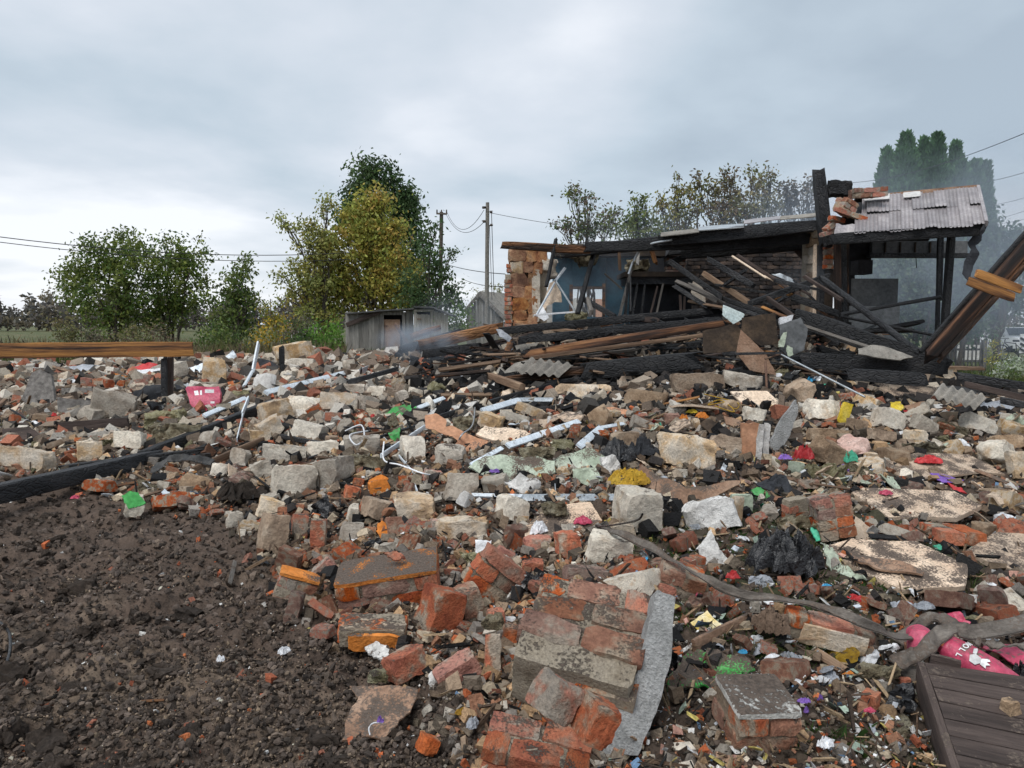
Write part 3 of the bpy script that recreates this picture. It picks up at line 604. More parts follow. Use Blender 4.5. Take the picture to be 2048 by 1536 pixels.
tree('garden_bush', 'yellow green bush with white blooms at the right edge under the bicycle', 'bush', 19.5, (2035, 750), [(2030, 730, 30, 20), (2050, 722, 24, 22), (2000, 742, 22, 12)], [(.12, .17, .04), (.09, .13, .04), (.4, .42, .36)], branches=False, size=.07, per=34, spread=.14)
tree('garden_bush', 'small yellow leaved bush beside the fence post', 'bush', 23, (1990, 730), [(1988, 692, 14, 16), (1990, 712, 16, 18)], [(.32, .25, .03), (.12, .15, .04)], branches=False, size=.07, per=26, spread=.13)
# far wood on the left horizon, one mass
def far_wood():
    C = []
    for px in np.arange(-500, 700, 4.0):
        top = 612 + 16 * math.sin(px * .05) + 10 * math.sin(px * .17 + 1) + RNG.uniform(-8, 8)
        if RNG.random() < .05: top -= 14
        for py in np.arange(top, 652, 6.5):
            C.append(P(px + RNG.uniform(-3, 3), py, 170 + RNG.uniform(-8, 8)))
    for px in np.arange(940, 2700, 6.0):
        for py in np.arange(625 + RNG.uniform(-8, 8), 652, 8):
            C.append(P(px, py, 190 + RNG.uniform(-8, 8)))
    V, Fc, cc = leaves(np.array(C), 9, 1.1, .7, [(.075, .068, .066), (.09, .078, .066), (.12, .10, .06), (.065, .065, .066), (.085, .085, .066)], .1)  # distance haze is put into these greyed leaf colours
    o = link('distant_wood', bigmesh('distant_wood', V, Fc, 'leaf', cc))
    tag(o, 'hazy greyish brown wood along the far left horizon', 'wood', kind='stuff')
far_wood()
def blades(name, pts, h0, h1, w_, cols, label, lean=.25):
    n = len(pts); p = np.array(pts); h = RNG.uniform(h0, h1, n)[:, None]; a = RNG.uniform(0, 2 * math.pi, n)
    s_ = np.c_[np.cos(a), np.sin(a), np.zeros(n)] * w_ * RNG.uniform(.6, 1.3, (n, 1)); l_ = RNG.normal(size=(n, 3)) * lean; l_[:, 2] = 1
    m_ = p + l_ * h * .55; t_ = p + l_ * h + np.c_[RNG.normal(size=(n, 2)) * h * lean * .8, np.zeros(n)] - np.array([0, 0, 1]) * h * .05
    V = np.stack([p - s_, p + s_, m_ + s_ * .7, t_, m_ - s_ * .7], 1).reshape(-1, 3); Fc = np.arange(len(V)).reshape(-1, 5)
    cols = np.array(cols); c = cols[RNG.integers(0, len(cols), n)] * (1 + RNG.normal(size=(n, 1)) * .2)
    o = link(name, bigmesh(name, V, Fc, 'leaf', np.repeat(np.clip(c, .005, 1), 5, 0)))
    return tag(o, label, 'grass', kind='stuff')
def gpts(n, x0, x1, y0, y1, cl=0.0):
    out_ = []
    while len(out_) < n:
        y = 1 / RNG.uniform(1 / y1, 1 / y0); px = RNG.uniform(x0, x1); x = (px - 1024) / FPX * y
        if cl and vn(np.array([[x * cl, y * cl, 0]]), 4)[0] < 0: continue
        out_.append((x, y, float(height(x, y)) - .02))
    return out_
DRY = [(.30, .24, .13), (.24, .19, .10), (.20, .15, .09), (.13, .14, .05), (.10, .08, .06)]
GRS = [(.07, .11, .025), (.10, .14, .03), (.05, .09, .02), (.15, .15, .05)]
blades('dry_weeds', gpts(5500, -200, 700, 25, 40), .5, 1.25, .018, DRY, 'tall straw coloured weeds along the meadow edge', .18)
blades('meadow_grass', gpts(9000, -300, 760, 19.5, 34), .15, .45, .02, GRS, 'rough green meadow grass behind the rubble')
blades('lawn_grass', gpts(7000, 1820, 2350, 12, 34), .12, .35, .014, GRS, 'green grass around the picket fence on the right')
blades('rubble_grass', gpts(9000, 1240, 2100, 2.5, 6.0, 1.7), .04, .10, .004, [(.04, .085, .02), (.06, .11, .025), (.08, .10, .03)], 'thin grass tufts pushing through the soil in the right foreground', .5)
# rubbish heap in the weeds
# ------------------------------------------------------------------ sheds, barn, poles, wires
def planks(root, x0, x1, top0, top1, bot, Y, n, mat, name='plank', gap=1.0, dz=0.04):
    for i in range(n):
        a = x0 + (x1 - x0) * i / n; b = x0 + (x1 - x0) * (i + 1) / n - gap; t = top0 + (top1 - top0) * (i + .5) / n
        pbox(name, a, t + RNG.uniform(-.8, .8), b, bot, Y + RNG.uniform(-.012, .012), dz, mat, root, jit=.004)
M('shed_grey', [(.3, (.13, .12, .11)), (.5, (.21, .20, .183)), (.7, (.30, .28, .255))], 2, stretch=(4, 4, .3), bump=.6, hv=.35)
M('shed_pale', [(.3, (.22, .20, .175)), (.5, (.33, .305, .265)), (.7, (.40, .37, .33))], 2, stretch=(4, 4, .3), bump=.6, hv=.2)
YS = 28
sh = empty('plank_shed', (P(795, 700, YS).x, YS, 0), label='low grey plank shed with a brown door under the maple', cat='shed')
planks(sh, 692, 762, 628, 620, 712, YS, 11, 'shed_grey'); planks(sh, 812, 826, 620, 620, 700, YS, 2, 'shed_grey')
pbox('door_frame', 762, 620, 767, 712, YS - .05, .09, 'wood_grey', sh); pbox('door_frame', 805, 624, 810, 705, YS - .05, .09, 'wood_grey', sh)
pbox('lintel', 767, 623, 805, 630, YS - .06, .08, 'wood_grey', sh)
pbox('interior_shade_panel', 767, 630, 805, 705, YS + .5, .1, 'soot', sh)  # black panel stands in for the shade inside the shed
d_ = pbox('door', 768, 639, 800, 712, YS + .03, .05, 'board_brown', sh); pbox('hinge', 769, 650, 775, 653, YS - .0, .02, 'rust', d_)
bar3('slanting_board', P(693, 650, YS - .12), P(762, 622, YS - .12), .05, .17, 'wood_dark', parent=sh)
a, b = P(690, 628, YS - .3), P(828, 618, YS - .3)
v = [a, b, Vector((b.x, YS + 3, b.z + .04)), Vector((a.x, YS + 3, a.z + .04))]
me, mw = sheetmesh('roof', v, 'slate_dark', .05, .03, 5); fixp(link('roof', me, None, mw), sh)
pbox('back_wall', 692, 624, 826, 700, YS + 2.9, .1, 'shed_grey', sh)
sh2 = empty('privy_shed', (P(858, 700, YS).x, YS - .2, 0), label='pale narrow plank privy joined to the right end of the shed', cat='shed')
planks(sh2, 828, 834, 621, 621, 700, YS - .2, 1, 'shed_pale'); planks(sh2, 861, 868, 622, 622, 700, YS - .2, 1, 'shed_pale'); planks(sh2, 869, 897, 622, 630, 700, YS - .2, 7, 'shed_pale')
pbox('interior_shade_panel', 834, 624, 861, 632, YS + .1, .1, 'soot', sh2)  # another black panel, painting the shade behind the privy door
dr = empty('door', (0, 0, 0)); dr.parent = sh2; dr.matrix_basis = wm(sh2).inverted()
planks(dr, 834, 860, 629, 629, 700, YS - .18, 6, 'shed_pale', gap=.5); pbox('hinge', 834, 637, 842, 639, YS - .23, .02, 'rust', dr)
pbox('lintel', 828, 619, 868, 623, YS - .26, .07, 'shed_pale', sh2)
a, b = P(826, 615, YS - .5), P(866, 616, YS - .5); c_ = P(900, 632, YS - .5)
me, mw = sheetmesh('roof', [a, b, c_, c_ + Vector((0, 3, 0)), a + Vector((0, 3, .03))], 'slate_dark', .05, .02, 3); fixp(link('roof', me, None, mw), sh2)
YB = 34
bn = empty('plank_barn', (P(970, 690, YB).x, YB, 0), label='weathered grey barn gable behind the pale pole', cat='barn')
for i in range(16):
    a = 934 + 4.6 * i; t = 588 + abs(a - 958) * (1.35 if a < 958 else .95)
    pbox('plank', a, t, a + 4.1, 700, YB + RNG.uniform(-.02, .02), .05, 'shed_grey', bn, jit=.004)
for (x0, y0, x1, y1) in [(930, 622, 960, 586), (956, 586, 1022, 650)]:
    bar3('barge_board', P(x0, y0, YB - .1), P(x1, y1, YB - .1), .05, .14, 'wood_grey', parent=bn)
rt = [P(958, 585, YB - .1), P(1022, 648, YB - .1), P(1022, 648, YB - .1) + Vector((6, 6, 0)), P(958, 585, YB - .1) + Vector((3.5, 7, 0))]
me, mw = sheetmesh('roof', rt, 'slate', .06, .05, 4); fixp(link('roof', me, None, mw), bn)
# heaps and objects near the shed
po = empty('utility_pole', (P(878, 690, 40).x, 40, 0), label='dark utility pole with a short crossarm, half hidden by the dark green tree', cat='utility pole')
bar3('post', P(879, 700, 40), P(883, 424, 40), .2, .2, 'bark', parent=po, round_=True, rough=.02)
bar3('crossarm', P(873, 427, 39.9), P(894, 428, 39.9), .08, .09, 'bark', parent=po)
for x in (874, 883, 893): bar3('insulator', P(x, 427, 39.9), P(x, 420, 39.9), .07, .07, 'bark', parent=po, round_=True, seg=3)
p2 = empty('utility_pole', (P(974, 690, 26).x, 26, 0), label='pale grey bare pole left of the brick pier', cat='utility pole')
bar3('post', P(973, 700, 26), P(975, 405, 26), .155, .155, 'pole_grey', parent=p2, round_=True, rough=.03, ragged=.1, taper=.8)
for x, y in [(968, 415), (982, 424), (968, 443), (982, 450)]: bar3('insulator', P(x - 2, y, 25.9), P(x + 2, y, 25.9), .09, .09, 'bark', parent=p2, round_=True, seg=3)
p3 = empty('garden_pole', (P(541, 660, 45).x, 45, 0), label='thin dark stake above the yellow bush', cat='pole'); bar3('post', P(541, 670, 45), P(541, 598, 45), .06, .06, 'bark', parent=p3, round_=True)
def wire(a, b, sag, rad, label, name='overhead_wire', mat='cable', n=18, group=None):
    a = Vector(a); b = Vector(b)
    pts = [a.lerp(b, i / n) - Vector((0, 0, sag * 4 * (i / n) * (1 - i / n))) for i in range(n + 1)]
    v, f = tube(pts, [rad] * (n + 1), 5); return tag(link(name, mesh(name, v, f, mat, smooth=True)), label, 'wire', group)
wire(P(-300, 428, 24), P(700, 505, 34), .55, .016, 'upper of the two long black cables crossing in front of the left thicket')
wire(P(-300, 440, 24), P(700, 519, 34), .50, .014, 'lower of the two long black cables crossing in front of the left thicket')
for k in range(9): pass
wire(P(893, 422, 40), P(968, 420, 26), .8, .010, 'upper sagging wire between the dark pole and the pale pole')
wire(P(893, 430, 40), P(968, 444, 26), .6, .010, 'lower sagging wire between the dark pole and the pale pole')
wire(P(982, 426, 26), P(1640, 470, 20), .3, .008, 'long thin wire running right from the top of the pale pole')
wire(P(883, 525, 40), P(1010, 548, 24), .1, .014, 'wire passing behind the pale pole at mid height')
wire(P(925, 558, 36), P(1010, 573, 24), .1, .012, 'lowest wire reaching the brick pier')
wire(P(983, 424, 25.9), P(988, 590, 25.9), .02, .012, 'wire hanging down the right side of the pale pole')
wire(P(979, 450, 25.8), P(984, 600, 25.8), .02, .010, 'second wire hanging down close to the pale pole')
wire(P(2120, 236, 16), P(1690, 366, 30), .3, .010, 'topmost wire crossing in front of the thujas')
wire(P(2120, 322, 16), P(1960, 366, 26), .05, .009, 'wire meeting the right end of the metal roof')
for i, (y0, y1) in enumerate([(372, 412), (395, 442), (420, 450), (440, 470)]):
    wire(P(2120, y0, 18), P(1975, y1, 28), .06, .007, ['uppermost', 'second', 'third', 'lowest'][i] + ' of the four thin wires over the right edge tree')
# picket fence, white blocks, car, bicycle, marker post at right
pf = empty('picket_fence', (P(1930, 740, 25).x, 25, 0), label='weathered grey picket fence by the lawn on the right', cat='fence')
for i in range(13):
    x = 1862 + i * 8.0; pbox('picket', x, 682 + RNG.uniform(-1, 3), x + 5.2, 742, 25, .03, 'wood_grey', pf, jit=.004)
pbox('rail', 1860, 697, 1968, 701, 25.04, .05, 'wood_grey', pf); pbox('rail', 1860, 720, 1968, 724, 25.04, .05, 'wood_grey', pf)
pbox('fence_post', 1965, 680, 1975, 745, 24.95, .16, 'wood_grey', pf)
wf = empty('white_garden_wall', (P(1930, 720, 27.5).x, 27.5, 0), label='low white wall seen through the gaps of the picket fence', cat='wall'); pbox('wall', 1915, 690, 1964, 722, 27.5, .15, 'plaster_white', wf)
wb = empty('white_shack', (P(620, 675, 60).x, 60, 0), label='white building sliver far behind the left bushes', cat='building'); pbox('wall', 570, 657, 640, 676, 60, 2, 'plaster_white', wb); pbox('roof', 568, 654, 642, 658, 59.8, 2.4, 'slate', wb)
pk = empty('dark_picket_fence', (P(600, 675, 50).x, 50, 0), label='dark uneven picket fence in front of the white building', cat='fence')
for i in range(22): x = 552 + i * 4.6; pbox('picket', x, 660 + RNG.uniform(-2, 5), x + 2.6, 690, 50, .04, 'bark', pk)
YC = 44; cx = P(2018, 700, YC).x
car = empty('parked_car', (cx, YC, 0), label='white car seen from the front at the right edge', cat='car')
def prof_body(name, secs, mat, parent):
    """secs: (y, halfwidth_low, z_low, halfwidth_high, z_high)"""
    V = []; Fc = []
    for (y, wl, zl, wh, zh) in secs:
        zm = (zl + zh) / 2
        V += [(-wl, y, zl), (-wl * 1.03, y, zm), (-wh, y, zh), (wh, y, zh), (wl * 1.03, y, zm), (wl, y, zl)]
    for i in range(len(secs) - 1):
        for j in range(6): a = i * 6 + j; b = i * 6 + (j + 1) % 6; Fc.append((a, b, b + 6, a + 6))
    Fc.append(tuple(range(6))[::-1]); Fc.append(tuple((len(secs) - 1) * 6 + j for j in range(6)))
    return link(name, mesh(name, V, Fc, mat, ang=50), parent)
prof_body('body', [(-2.1, .78, .28, .70, .62), (-1.9, .86, .22, .80, .80), (-.9, .88, .2, .84, .92), (1.6, .88, .2, .84, .95), (2.1, .82, .28, .74, .85)], 'car_white', car)
prof_body('cabin', [(-.95, .80, .9, .78, .93), (-.35, .76, .9, .62, 1.42), (1.2, .76, .9, .62, 1.42), (1.8, .78, .9, .74, .98)], 'car_white', car)
me, mw = sheetmesh('windscreen', [(-.66, -.93, .96), (.66, -.93, .96), (.54, -.42, 1.36), (-.54, -.42, 1.36)], 'glass_dark', .02, 0, 1, jag=0); link('windscreen', me, car, mw)
for s_ in (-1, 1):
    for y in (-1.3, 1.35):
        v, f = tube([Vector((s_ * .88, y, .32)), Vector((s_ * .68, y, .32))], [.32, .32], 16); wh = link('wheel', mesh('wheel', v, f + [tuple(range(16))], 'tyre'), car)
    h_ = link('headlight', barmesh('headlight', .3, .1, .14, 'lamp_glass', 2, seed=3), car, Matrix.Translation((s_ * .58, -2.06, .62)))
    link('mirror', barmesh('mirror', .2, .1, .14, 'car_white', 2, seed=4), car, Matrix.Translation((s_ * .98, -.7, .98)))
link('bumper', barmesh('bumper', 1.6, .12, .2, 'tyre', 4, seed=8, rough=0), car, Matrix.Translation((0, -2.1, .36)))
link('number_plate', barmesh('number_plate', .5, .03, .11, 'plastic_white', 2, seed=8, rough=0), car, Matrix.Translation((0, -2.19, .40)))
bx = P(2020, 712, 30); bk = empty('bicycle', (bx.x, 30, 0), label='black bicycle parked in front of the white car', cat='bicycle')
def ring(name, c, r_, t_, parent, n=28):
    pts = [Vector((c[0] + r_ * math.cos(2 * math.pi * i / n), c[1], c[2] + r_ * math.sin(2 * math.pi * i / n))) for i in range(n + 1)]
    v, f = tube(pts, [t_] * (n + 1), 5); return link(name, mesh(name, v, f, 'tyre', smooth=True), parent)
for c in ((-.36, 0, .46), (.62, 0, .44)):
    wl_ = ring('wheel', c, .30, .022, bk)
    v, f = join([tube([Vector(c), Vector((c[0] + .29 * math.cos(a), 0, c[2] + .29 * math.sin(a)))], [.004, .003], 4) for a in np.linspace(0, 2 * math.pi, 12, endpoint=False)]); link('spoke', mesh('spoke', v, f, 'metal_galv'), wl_)
for nm, a, b, r_ in [('frame', (.62, 0, .44), (.28, 0, .38), .016), ('frame', (.28, 0, .38), (.2, 0, .86), .018), ('frame', (.2, 0, .82), (-.22, 0, .88), .018), ('frame', (.28, 0, .38), (-.22, 0, .84), .018), ('frame', (.2, 0, .8), (.62, 0, .44), .014), ('fork', (-.36, 0, .46), (-.22, 0, 1.0), .016), ('handlebar', (-.26, -.26, 1.02), (-.26, .26, 1.02), .014), ('saddle', (.1, 0, .93), (.32, 0, .93), .05)]:
    v, f = tube([Vector(a), Vector(b)], [r_, r_], 6); link(nm, mesh(nm, v, f, 'tyre', smooth=True), bk)
mk_ = empty('marker_post', (P(2050, 700, 38).x, 38, 0), label='black and white striped marker board at the right edge', cat='sign')
pbox('board', 2040, 668, 2056, 706, 38, .08, 'plastic_white', mk_)
for i in range(3): bar3('stripe', P(2040.5, 676 + i * 11, 37.97), P(2055.5, 683 + i * 11, 37.97), .02, .11, 'tyre', parent=mk_, rough=0, ragged=0)
MASKS = []; MASKR = []
# ------------------------------------------------------------------ the burnt house
HX = P(1320, 640, 13.5); house = empty('burnt_house', (HX.x, 13.5, 0), label='burnt out brick house with its roof gone and walls black with soot', cat='ruined house')
BR = [chunk('brick', (.25, .12, .065), m_, n=3, cuts=3, cutmax=.12, rough=.05, seed=400 + i) for i, m_ in enumerate(['brick', 'brick_dull', 'brick', 'brick_bright'])]
BS = [chunk('brick', (.25, .12, .067), 'brick_sooty', n=3, cuts=3, cutmax=.12, rough=.06, seed=420 + i) for i in range(4)]
def brickwall(px0, py0, px1, py1, Y, meshes, parent, miss=lambda a, b: False, core='mortar_sooty', bl=.26, bh=.078, depth=.25, name='wall'):
    a = P(px0, py1, Y); b = P(px1, py0, Y)
    wl = box(name, (a.x + .02, Y + .02, a.z), (b.x - .02, Y + depth, b.z - .03), core, parent)
    nr = int(round((b.z - a.z) / bh)); k = 0
    for r_ in range(nr):
        x = a.x - (r_ % 2) * bl / 2 + RNG.uniform(-.01, .01)
        while x < b.x - .02:
            x0 = max(x, a.x); x1 = min(x + bl, b.x)
            if x1 - x0 > .06 and not miss((x0 - a.x) / (b.x - a.x), (r_ + .5) / nr):
                o = link('brick', random.choice(meshes), wl); m_ = Matrix.Translation(((x0 + x1) / 2, Y + .05 + RNG.uniform(-.012, .012), a.z + (r_ + .5) * bh)) @ Euler((RNG.normal() * .02, RNG.normal() * .012, RNG.normal() * .02)).to_matrix().to_4x4() @ Matrix.Diagonal(((x1 - x0 - .012) / .25, 1, 1, 1))
                o.matrix_basis = wm(wl).inverted() @ m_; k += 1
            x += bl
    return wl
# left pier: stone blocks, red bricks at its edge
pr = pbox('stone_pier', 1022, 512, 1094, 700, 13.42, .5, 'mortar', house)
for (x, y, w_, h_, m_) in [(1034, 512, 34, 26, 'pier_stone'), (1064, 512, 28, 24, 'pier_stone'), (1084, 516, 20, 26, 'pier_stone'), (1033, 536, 24, 24, 'paint_yellow2'), (1056, 534, 22, 22, 'pier_stone'), (1075, 536, 20, 24, 'pier_stone'), (1040, 560, 34, 26, 'pier_stone'), (1066, 560, 20, 26, 'pier_stone'), (1036, 584, 30, 22, 'pier_stone'), (1060, 586, 22, 26, 'pier_stone'), (1042, 608, 34, 24, 'pier_stone'), (1066, 612, 18, 30, 'pier_stone'), (1040, 630, 32, 20, 'pier_stone'), (1066, 640, 20, 26, 'pier_stone'), (1044, 648, 34, 18, 'pier_stone'), (1072, 592, 16, 100, 'stone_pale'), (1090, 530, 18, 22, 'stone_pale')]:
    if m_ == 'paint_yellow2': m_ = 'stone_ochre'
    c = P(x, y, 13.35); o = link('stone', chunk('stone', (w_ * .009, .3, h_ * .0092), m_, n=5, rough=.09, seed=seed()), None, Matrix.Translation(c + Vector((0, .1, 0)))); fixp(o, pr)
brickwall(1008, 545, 1026, 700, 13.3, BR, house, miss=lambda a, b: b > .95 or RNG.random() < .06, core='mortar', name='pier_edge'); brickwall(1012, 524, 1024, 545, 13.34, BR, house, core='mortar', name='pier_edge', miss=lambda a, b: RNG.random() < .3)
# blue room wall with window opening
YW = 14.6
for (x0, y0, x1, y1) in [(1106, 506, 1145, 680), (1212, 506, 1262, 680), (1145, 506, 1212, 572), (1145, 634, 1212, 680)]: pbox('room_wall', x0, y0, x1, y1, YW, .3, 'wall_blue', house)
wf_ = pbox('window_frame', 1139, 569, 1146, 640, YW - .08, .1, 'wood_amber', house); pbox('window_frame', 1205, 567, 1211, 640, YW - .08, .1, 'wood_amber', house); pbox('window_frame', 1146, 573, 1205, 578, YW - .08, .1, 'wood_brown', house)
nb = empty('pink_house', (P(1190, 640, 30).x, 30, 0), label='pale pink house seen through the window hole of the blue room', cat='house'); pbox('wall', 1186, 598, 1230, 660, 30, 3, 'pink_wall', nb); wn_ = pbox('window_frame', 1166, 600, 1186, 640, 29.9, .1, 'plastic_white', nb); pbox('pane', 1169, 603, 1175, 638, 29.87, .02, 'glass_dark', wn_); pbox('pane', 1178, 603, 1184, 638, 29.87, .02, 'glass_dark', wn_)
pbox('wall', 1150, 596, 1186, 660, 30.2, 3, 'plaster_white', nb)
# soot dark upper room walls, stove chimney, back brick wall
pbox('room_wall', 1240, 500, 1372, 660, 15.2, .3, 'soot', house); pbox('ceiling_remains', 1106, 498, 1400, 512, 14.2, .5, 'soot_brown', house)
brickwall(1330, 494, 1372, 548, 14.4, BR[1:2] + BS[:1], house, core='mortar_sooty', name='chimney_stack', miss=lambda a, b: b > .8 and a > .6)
brickwall(1372, 494, 1618, 618, 14.9, BS, house, name='back_wall', miss=lambda a, b: b > .93 and RNG.random() < .5)
pbox('room_wall', 1362, 600, 1640, 690, 15.0, .3, 'soot', house)
# stove hood: black slab on black uprights
sv_ = pbox('stove_hood', 1256, 553, 1388, 568, 13.3, .9, 'char', house); pbox('hood_edge', 1250, 543, 1392, 553, 13.2, 1.05, 'soot_brown', house)
pbox('stove_wall', 1262, 568, 1384, 640, 13.9, .3, 'soot', house)
for x0, y0, x1, y1, t_, m_ in [(1262, 540, 1238, 636, .05, 'wood_grey'), (1256, 560, 1250, 636, .05, 'char'), (1275, 568, 1264, 636, .035, 'char'), (1290, 568, 1282, 636, .035, 'char'), (1315, 572, 1300, 632, .03, 'wood_dark'), (1326, 568, 1312, 632, .03, 'wood_greyx'), (1360, 590, 1362, 630, .04, 'wood_dark'), (1369, 594, 1368, 630, .035, 'wood_dark'), (1300, 490, 1312, 528, .07, 'wood_amber'), (1277, 497, 1275, 528, .05, 'plaster_white'), (1238, 505, 1240, 540, .05, 'wood_brown')]:
    bar3('upright', P(x0, y0, 13.2), P(x1, y1, 13.2), t_, t_, m_, parent=house)
# roof beams still in place
RB = [(1372, 506, 13.5, 1628, 484, 13.3, .24, 'char'), (1400, 496, 12.9, 1632, 476, 12.7, .18, 'char'), (1006, 490, 13.0, 1175, 500, 13.0, .13, 'char_brown'), (1120, 505, 13.3, 1400, 478, 13.2, .20, 'char'), (1170, 494, 12.9, 1400, 488, 12.9, .17, 'char'), (1322, 482, 12.8, 1625, 452, 12.4, .20, 'char'), (1340, 500, 13.6, 1630, 468, 13.4, .22, 'char'), (1380, 482, 13.2, 1640, 462, 13.0, .16, 'char_brown'), (1330, 530, 13.8, 1450, 480, 13.4, .10, 'char'), (1575, 480, 13.6, 1612, 520, 13.2, .08, 'wood_dark')]
for x0, y0, Y0, x1, y1, Y1, t_, m_ in RB: bar3('roof_beam', P(x0, y0, Y0), P(x1, y1, Y1), t_ * .9, t_, m_, parent=house, rough=.12)
for x0, y0, x1, y1, m_ in [(1322, 474, 1398, 465, 'slate'), (1397, 462, 1488, 455, 'metal_galv'), (1488, 449, 1560, 440, 'roof_metal'), (1560, 441, 1640, 434, 'slate')]:
    me, mw = sheetmesh('roof_strip', [P(x0, y0, 12.5), P(x1, y1, 12.4), P(x1, y1 - 7, 13.1), P(x0, y0 - 7, 13.2)], m_, .015, .01, 3); fixp(link('roof_strip', me, None, mw), house)
# hanging insulation and torn sheets in the blue room
for (x, y, w_, h_, m_) in [(1160, 503, .6, .18, 'insulation'), (1172, 515, .38, .22, 'insulation'), (1276, 532, .35, .16, 'insulation'), (1100, 540, .2, .3, 'stone_grey'), (1152, 634, .34, .14, 'insulation_yellow')]:
    o = link('insulation_tuft', chunk('insulation_tuft', (w_, .3, h_), m_, n=8, rough=.35, seed=seed(), ang=80), None, Matrix.Translation(P(x, y, 13.7))); fixp(o, house)
# right hand end of the ruin: stone jamb, black post, red bricks, orange door post
jb = pbox('stone_jamb', 1618, 462, 1642, 640, 12.75, .4, 'mortar', house)
for i, y in enumerate(range(468, 640, 17)): o = link('stone', chunk('stone', (.2 + .05 * (i % 2), .3, .14), ['stone_ochre', 'stone_brown', 'stone_pale', 'stone_grey'][i % 4], n=4, rough=.1, seed=seed()), None, Matrix.Translation(P(1629 + (i % 3) * 2, y, 12.72))); fixp(o, jb)
bar3('door_jamb', P(1630, 490, 12.5), P(1628, 640, 12.5), .05, .06, 'board_clean', parent=house)
bar3('black_post', P(1641, 490, 12.45), P(1640, 650, 12.45), .10, .12, 'char', parent=house)
brickwall(1648, 470, 1672, 538, 12.3, BR, house, core='mortar', name='brick_pier', miss=lambda a, b: b > .8 and RNG.random() < .5)
pbox('brick_pier_lower', 1648, 538, 1668, 660, 12.35, .3, 'soot_brown', house)
bar3('tall_black_post', P(1652, 490, 12.2), P(1637, 346, 12.2), .17, .17, 'char', parent=house, rough=.08)
o = link('burnt_lump', chunk('burnt_lump', (.34, .25, .28), 'char', n=6, cuts=9, cutmax=.3, rough=.12, seed=5), None, Matrix.Translation(P(1676, 380, 12.2))); fixp(o, house)
# porch
YP = 11.4
porch = empty('burnt_porch', (P(1820, 700, YP).x, YP + .6, 0), label='burnt porch with a buckled grey metal roof on charred posts', cat='porch')
for x0, y0, x1, y1, Yp, t_, m_ in [(1674, 478, 1676, 640, 12.0, .09, 'wood_orange'), (1686, 478, 1688, 650, 12.1, .08, 'char'), (1694, 480, 1692, 660, 12.2, .06, 'char_brown'), (1903, 466, 1889, 660, 11.5, .095, 'char'), (1879, 470, 1874, 680, 13.0, .06, 'char'), (1886, 470, 1882, 600, 13.0, .03, 'char')]:
    bar3('porch_post', P(x0, y0, Yp), P(x1, y1, Yp), t_, t_, m_, parent=porch)
def roof_pt(u, v):
    """u along the eave 0..1, v from eave 0 to ridge 1"""
    e0, e1 = P(1708, 467, 11.0), P(1970, 447, 10.9); r0, r1 = P(1712, 398, 12.4), P(1955, 376, 12.3)
    return e0.lerp(e1, u).lerp(r0.lerp(r1, u), v)
nu = 11
for rI, (v0, v1) in enumerate([(-.02, .52), (.50, 1.0)]):
    for i in range(nu):
        u0, u1 = i / nu, (i + 1) / nu
        if i == 0 and rI == 1: u0 = .05
        V = []; n_ = 18; nr_ = RNG.normal(size=3) * .01; sgn = RNG.uniform(-.012, .012); lo = RNG.uniform(-.015, .02)
        nrm = (roof_pt(1, 0) - roof_pt(0, 0)).cross(roof_pt(0, 1) - roof_pt(0, 0)).normalized()
        for j in range(n_ + 1):
            t = j / n_; ph = (t * 3) % 1.0; rib = .015 if ph < .16 else (.0 if ph > .24 else .008)
            for kk in range(4):
                v_ = v0 + lo * (1 if kk == 0 else 0) + (v1 - v0) * kk / 3
                V.append(roof_pt(u0 + (u1 - u0) * t * 1.01, v_) + nrm * (rib + .012 * (1 - rI) * 0 + rI * .015 + sgn + .012 * math.sin(i * 1.3 + kk)))
        nV = len(V); V = V + [p - nrm * .004 for p in V]
        Fc = [(j * 4 + kk, (j + 1) * 4 + kk, (j + 1) * 4 + kk + 1, j * 4 + kk + 1) for j in range(n_) for kk in range(3)]
        Fc += [tuple(q + nV for q in f[::-1]) for f in Fc]
        o = link('roof_sheet', mesh('roof_sheet', V, Fc, 'roof_pale' if (rI == 1 and i in (1, 2, 5, 6)) and False else 'roof_metal')); fixp(o, porch)
for u0, u1 in [(.06, .27), (.38, .52)]:
    q = [roof_pt(u0, .80), roof_pt(u1, .80), roof_pt(u1, .96), roof_pt(u0, .96)]
    me, mw = sheetmesh('pale_patch', [p + Vector((0, -.03, .05)) for p in q], 'roof_pale', .004, .006, 3); fixp(link('pale_patch', me, None, mw), porch)
bar3('ridge_cap', roof_pt(.22, 1.03), roof_pt(1.0, 1.04), .10, .06, 'board_brown', parent=porch, rough=.02)
bar3('verge_board', roof_pt(1.01, 0), roof_pt(1.005, 1.02), .05, .09, 'roof_metal', parent=porch, rough=.02)
bar3('eave_beam', P(1668, 478, 11.05), P(1962, 460, 11.0), .10, .16, 'char', parent=porch, rough=.06)
bar3('eave_beam', P(1700, 470, 11.2), P(1968, 452, 11.2), .10, .12, 'soot', parent=porch)
me, mw = sheetmesh('roof_underside', [roof_pt(0, .05) + Vector((0, 0, -.06)), roof_pt(1, .05) + Vector((0, 0, -.06)), roof_pt(1, 1) + Vector((0, 0, -.08)), roof_pt(0, 1) + Vector((0, 0, -.08))], 'char', .02, .01, 3); fixp(link('roof_underside', me, None, mw), porch)
me, mw = sheetmesh('rear_roof', [roof_pt(0, 1), roof_pt(1, 1), roof_pt(1, 1) + Vector((0, 1.4, -.7)), roof_pt(0, 1) + Vector((0, 1.4, -.7))], 'soot', .03, .01, 3); fixp(link('rear_roof', me, None, mw), porch)
pbox('rear_fascia', 1744, 482, 1936, 506, 13.4, .1, 'soot_grey', porch); pbox('rear_beam', 1740, 506, 1938, 515, 13.3, .16, 'char', porch)
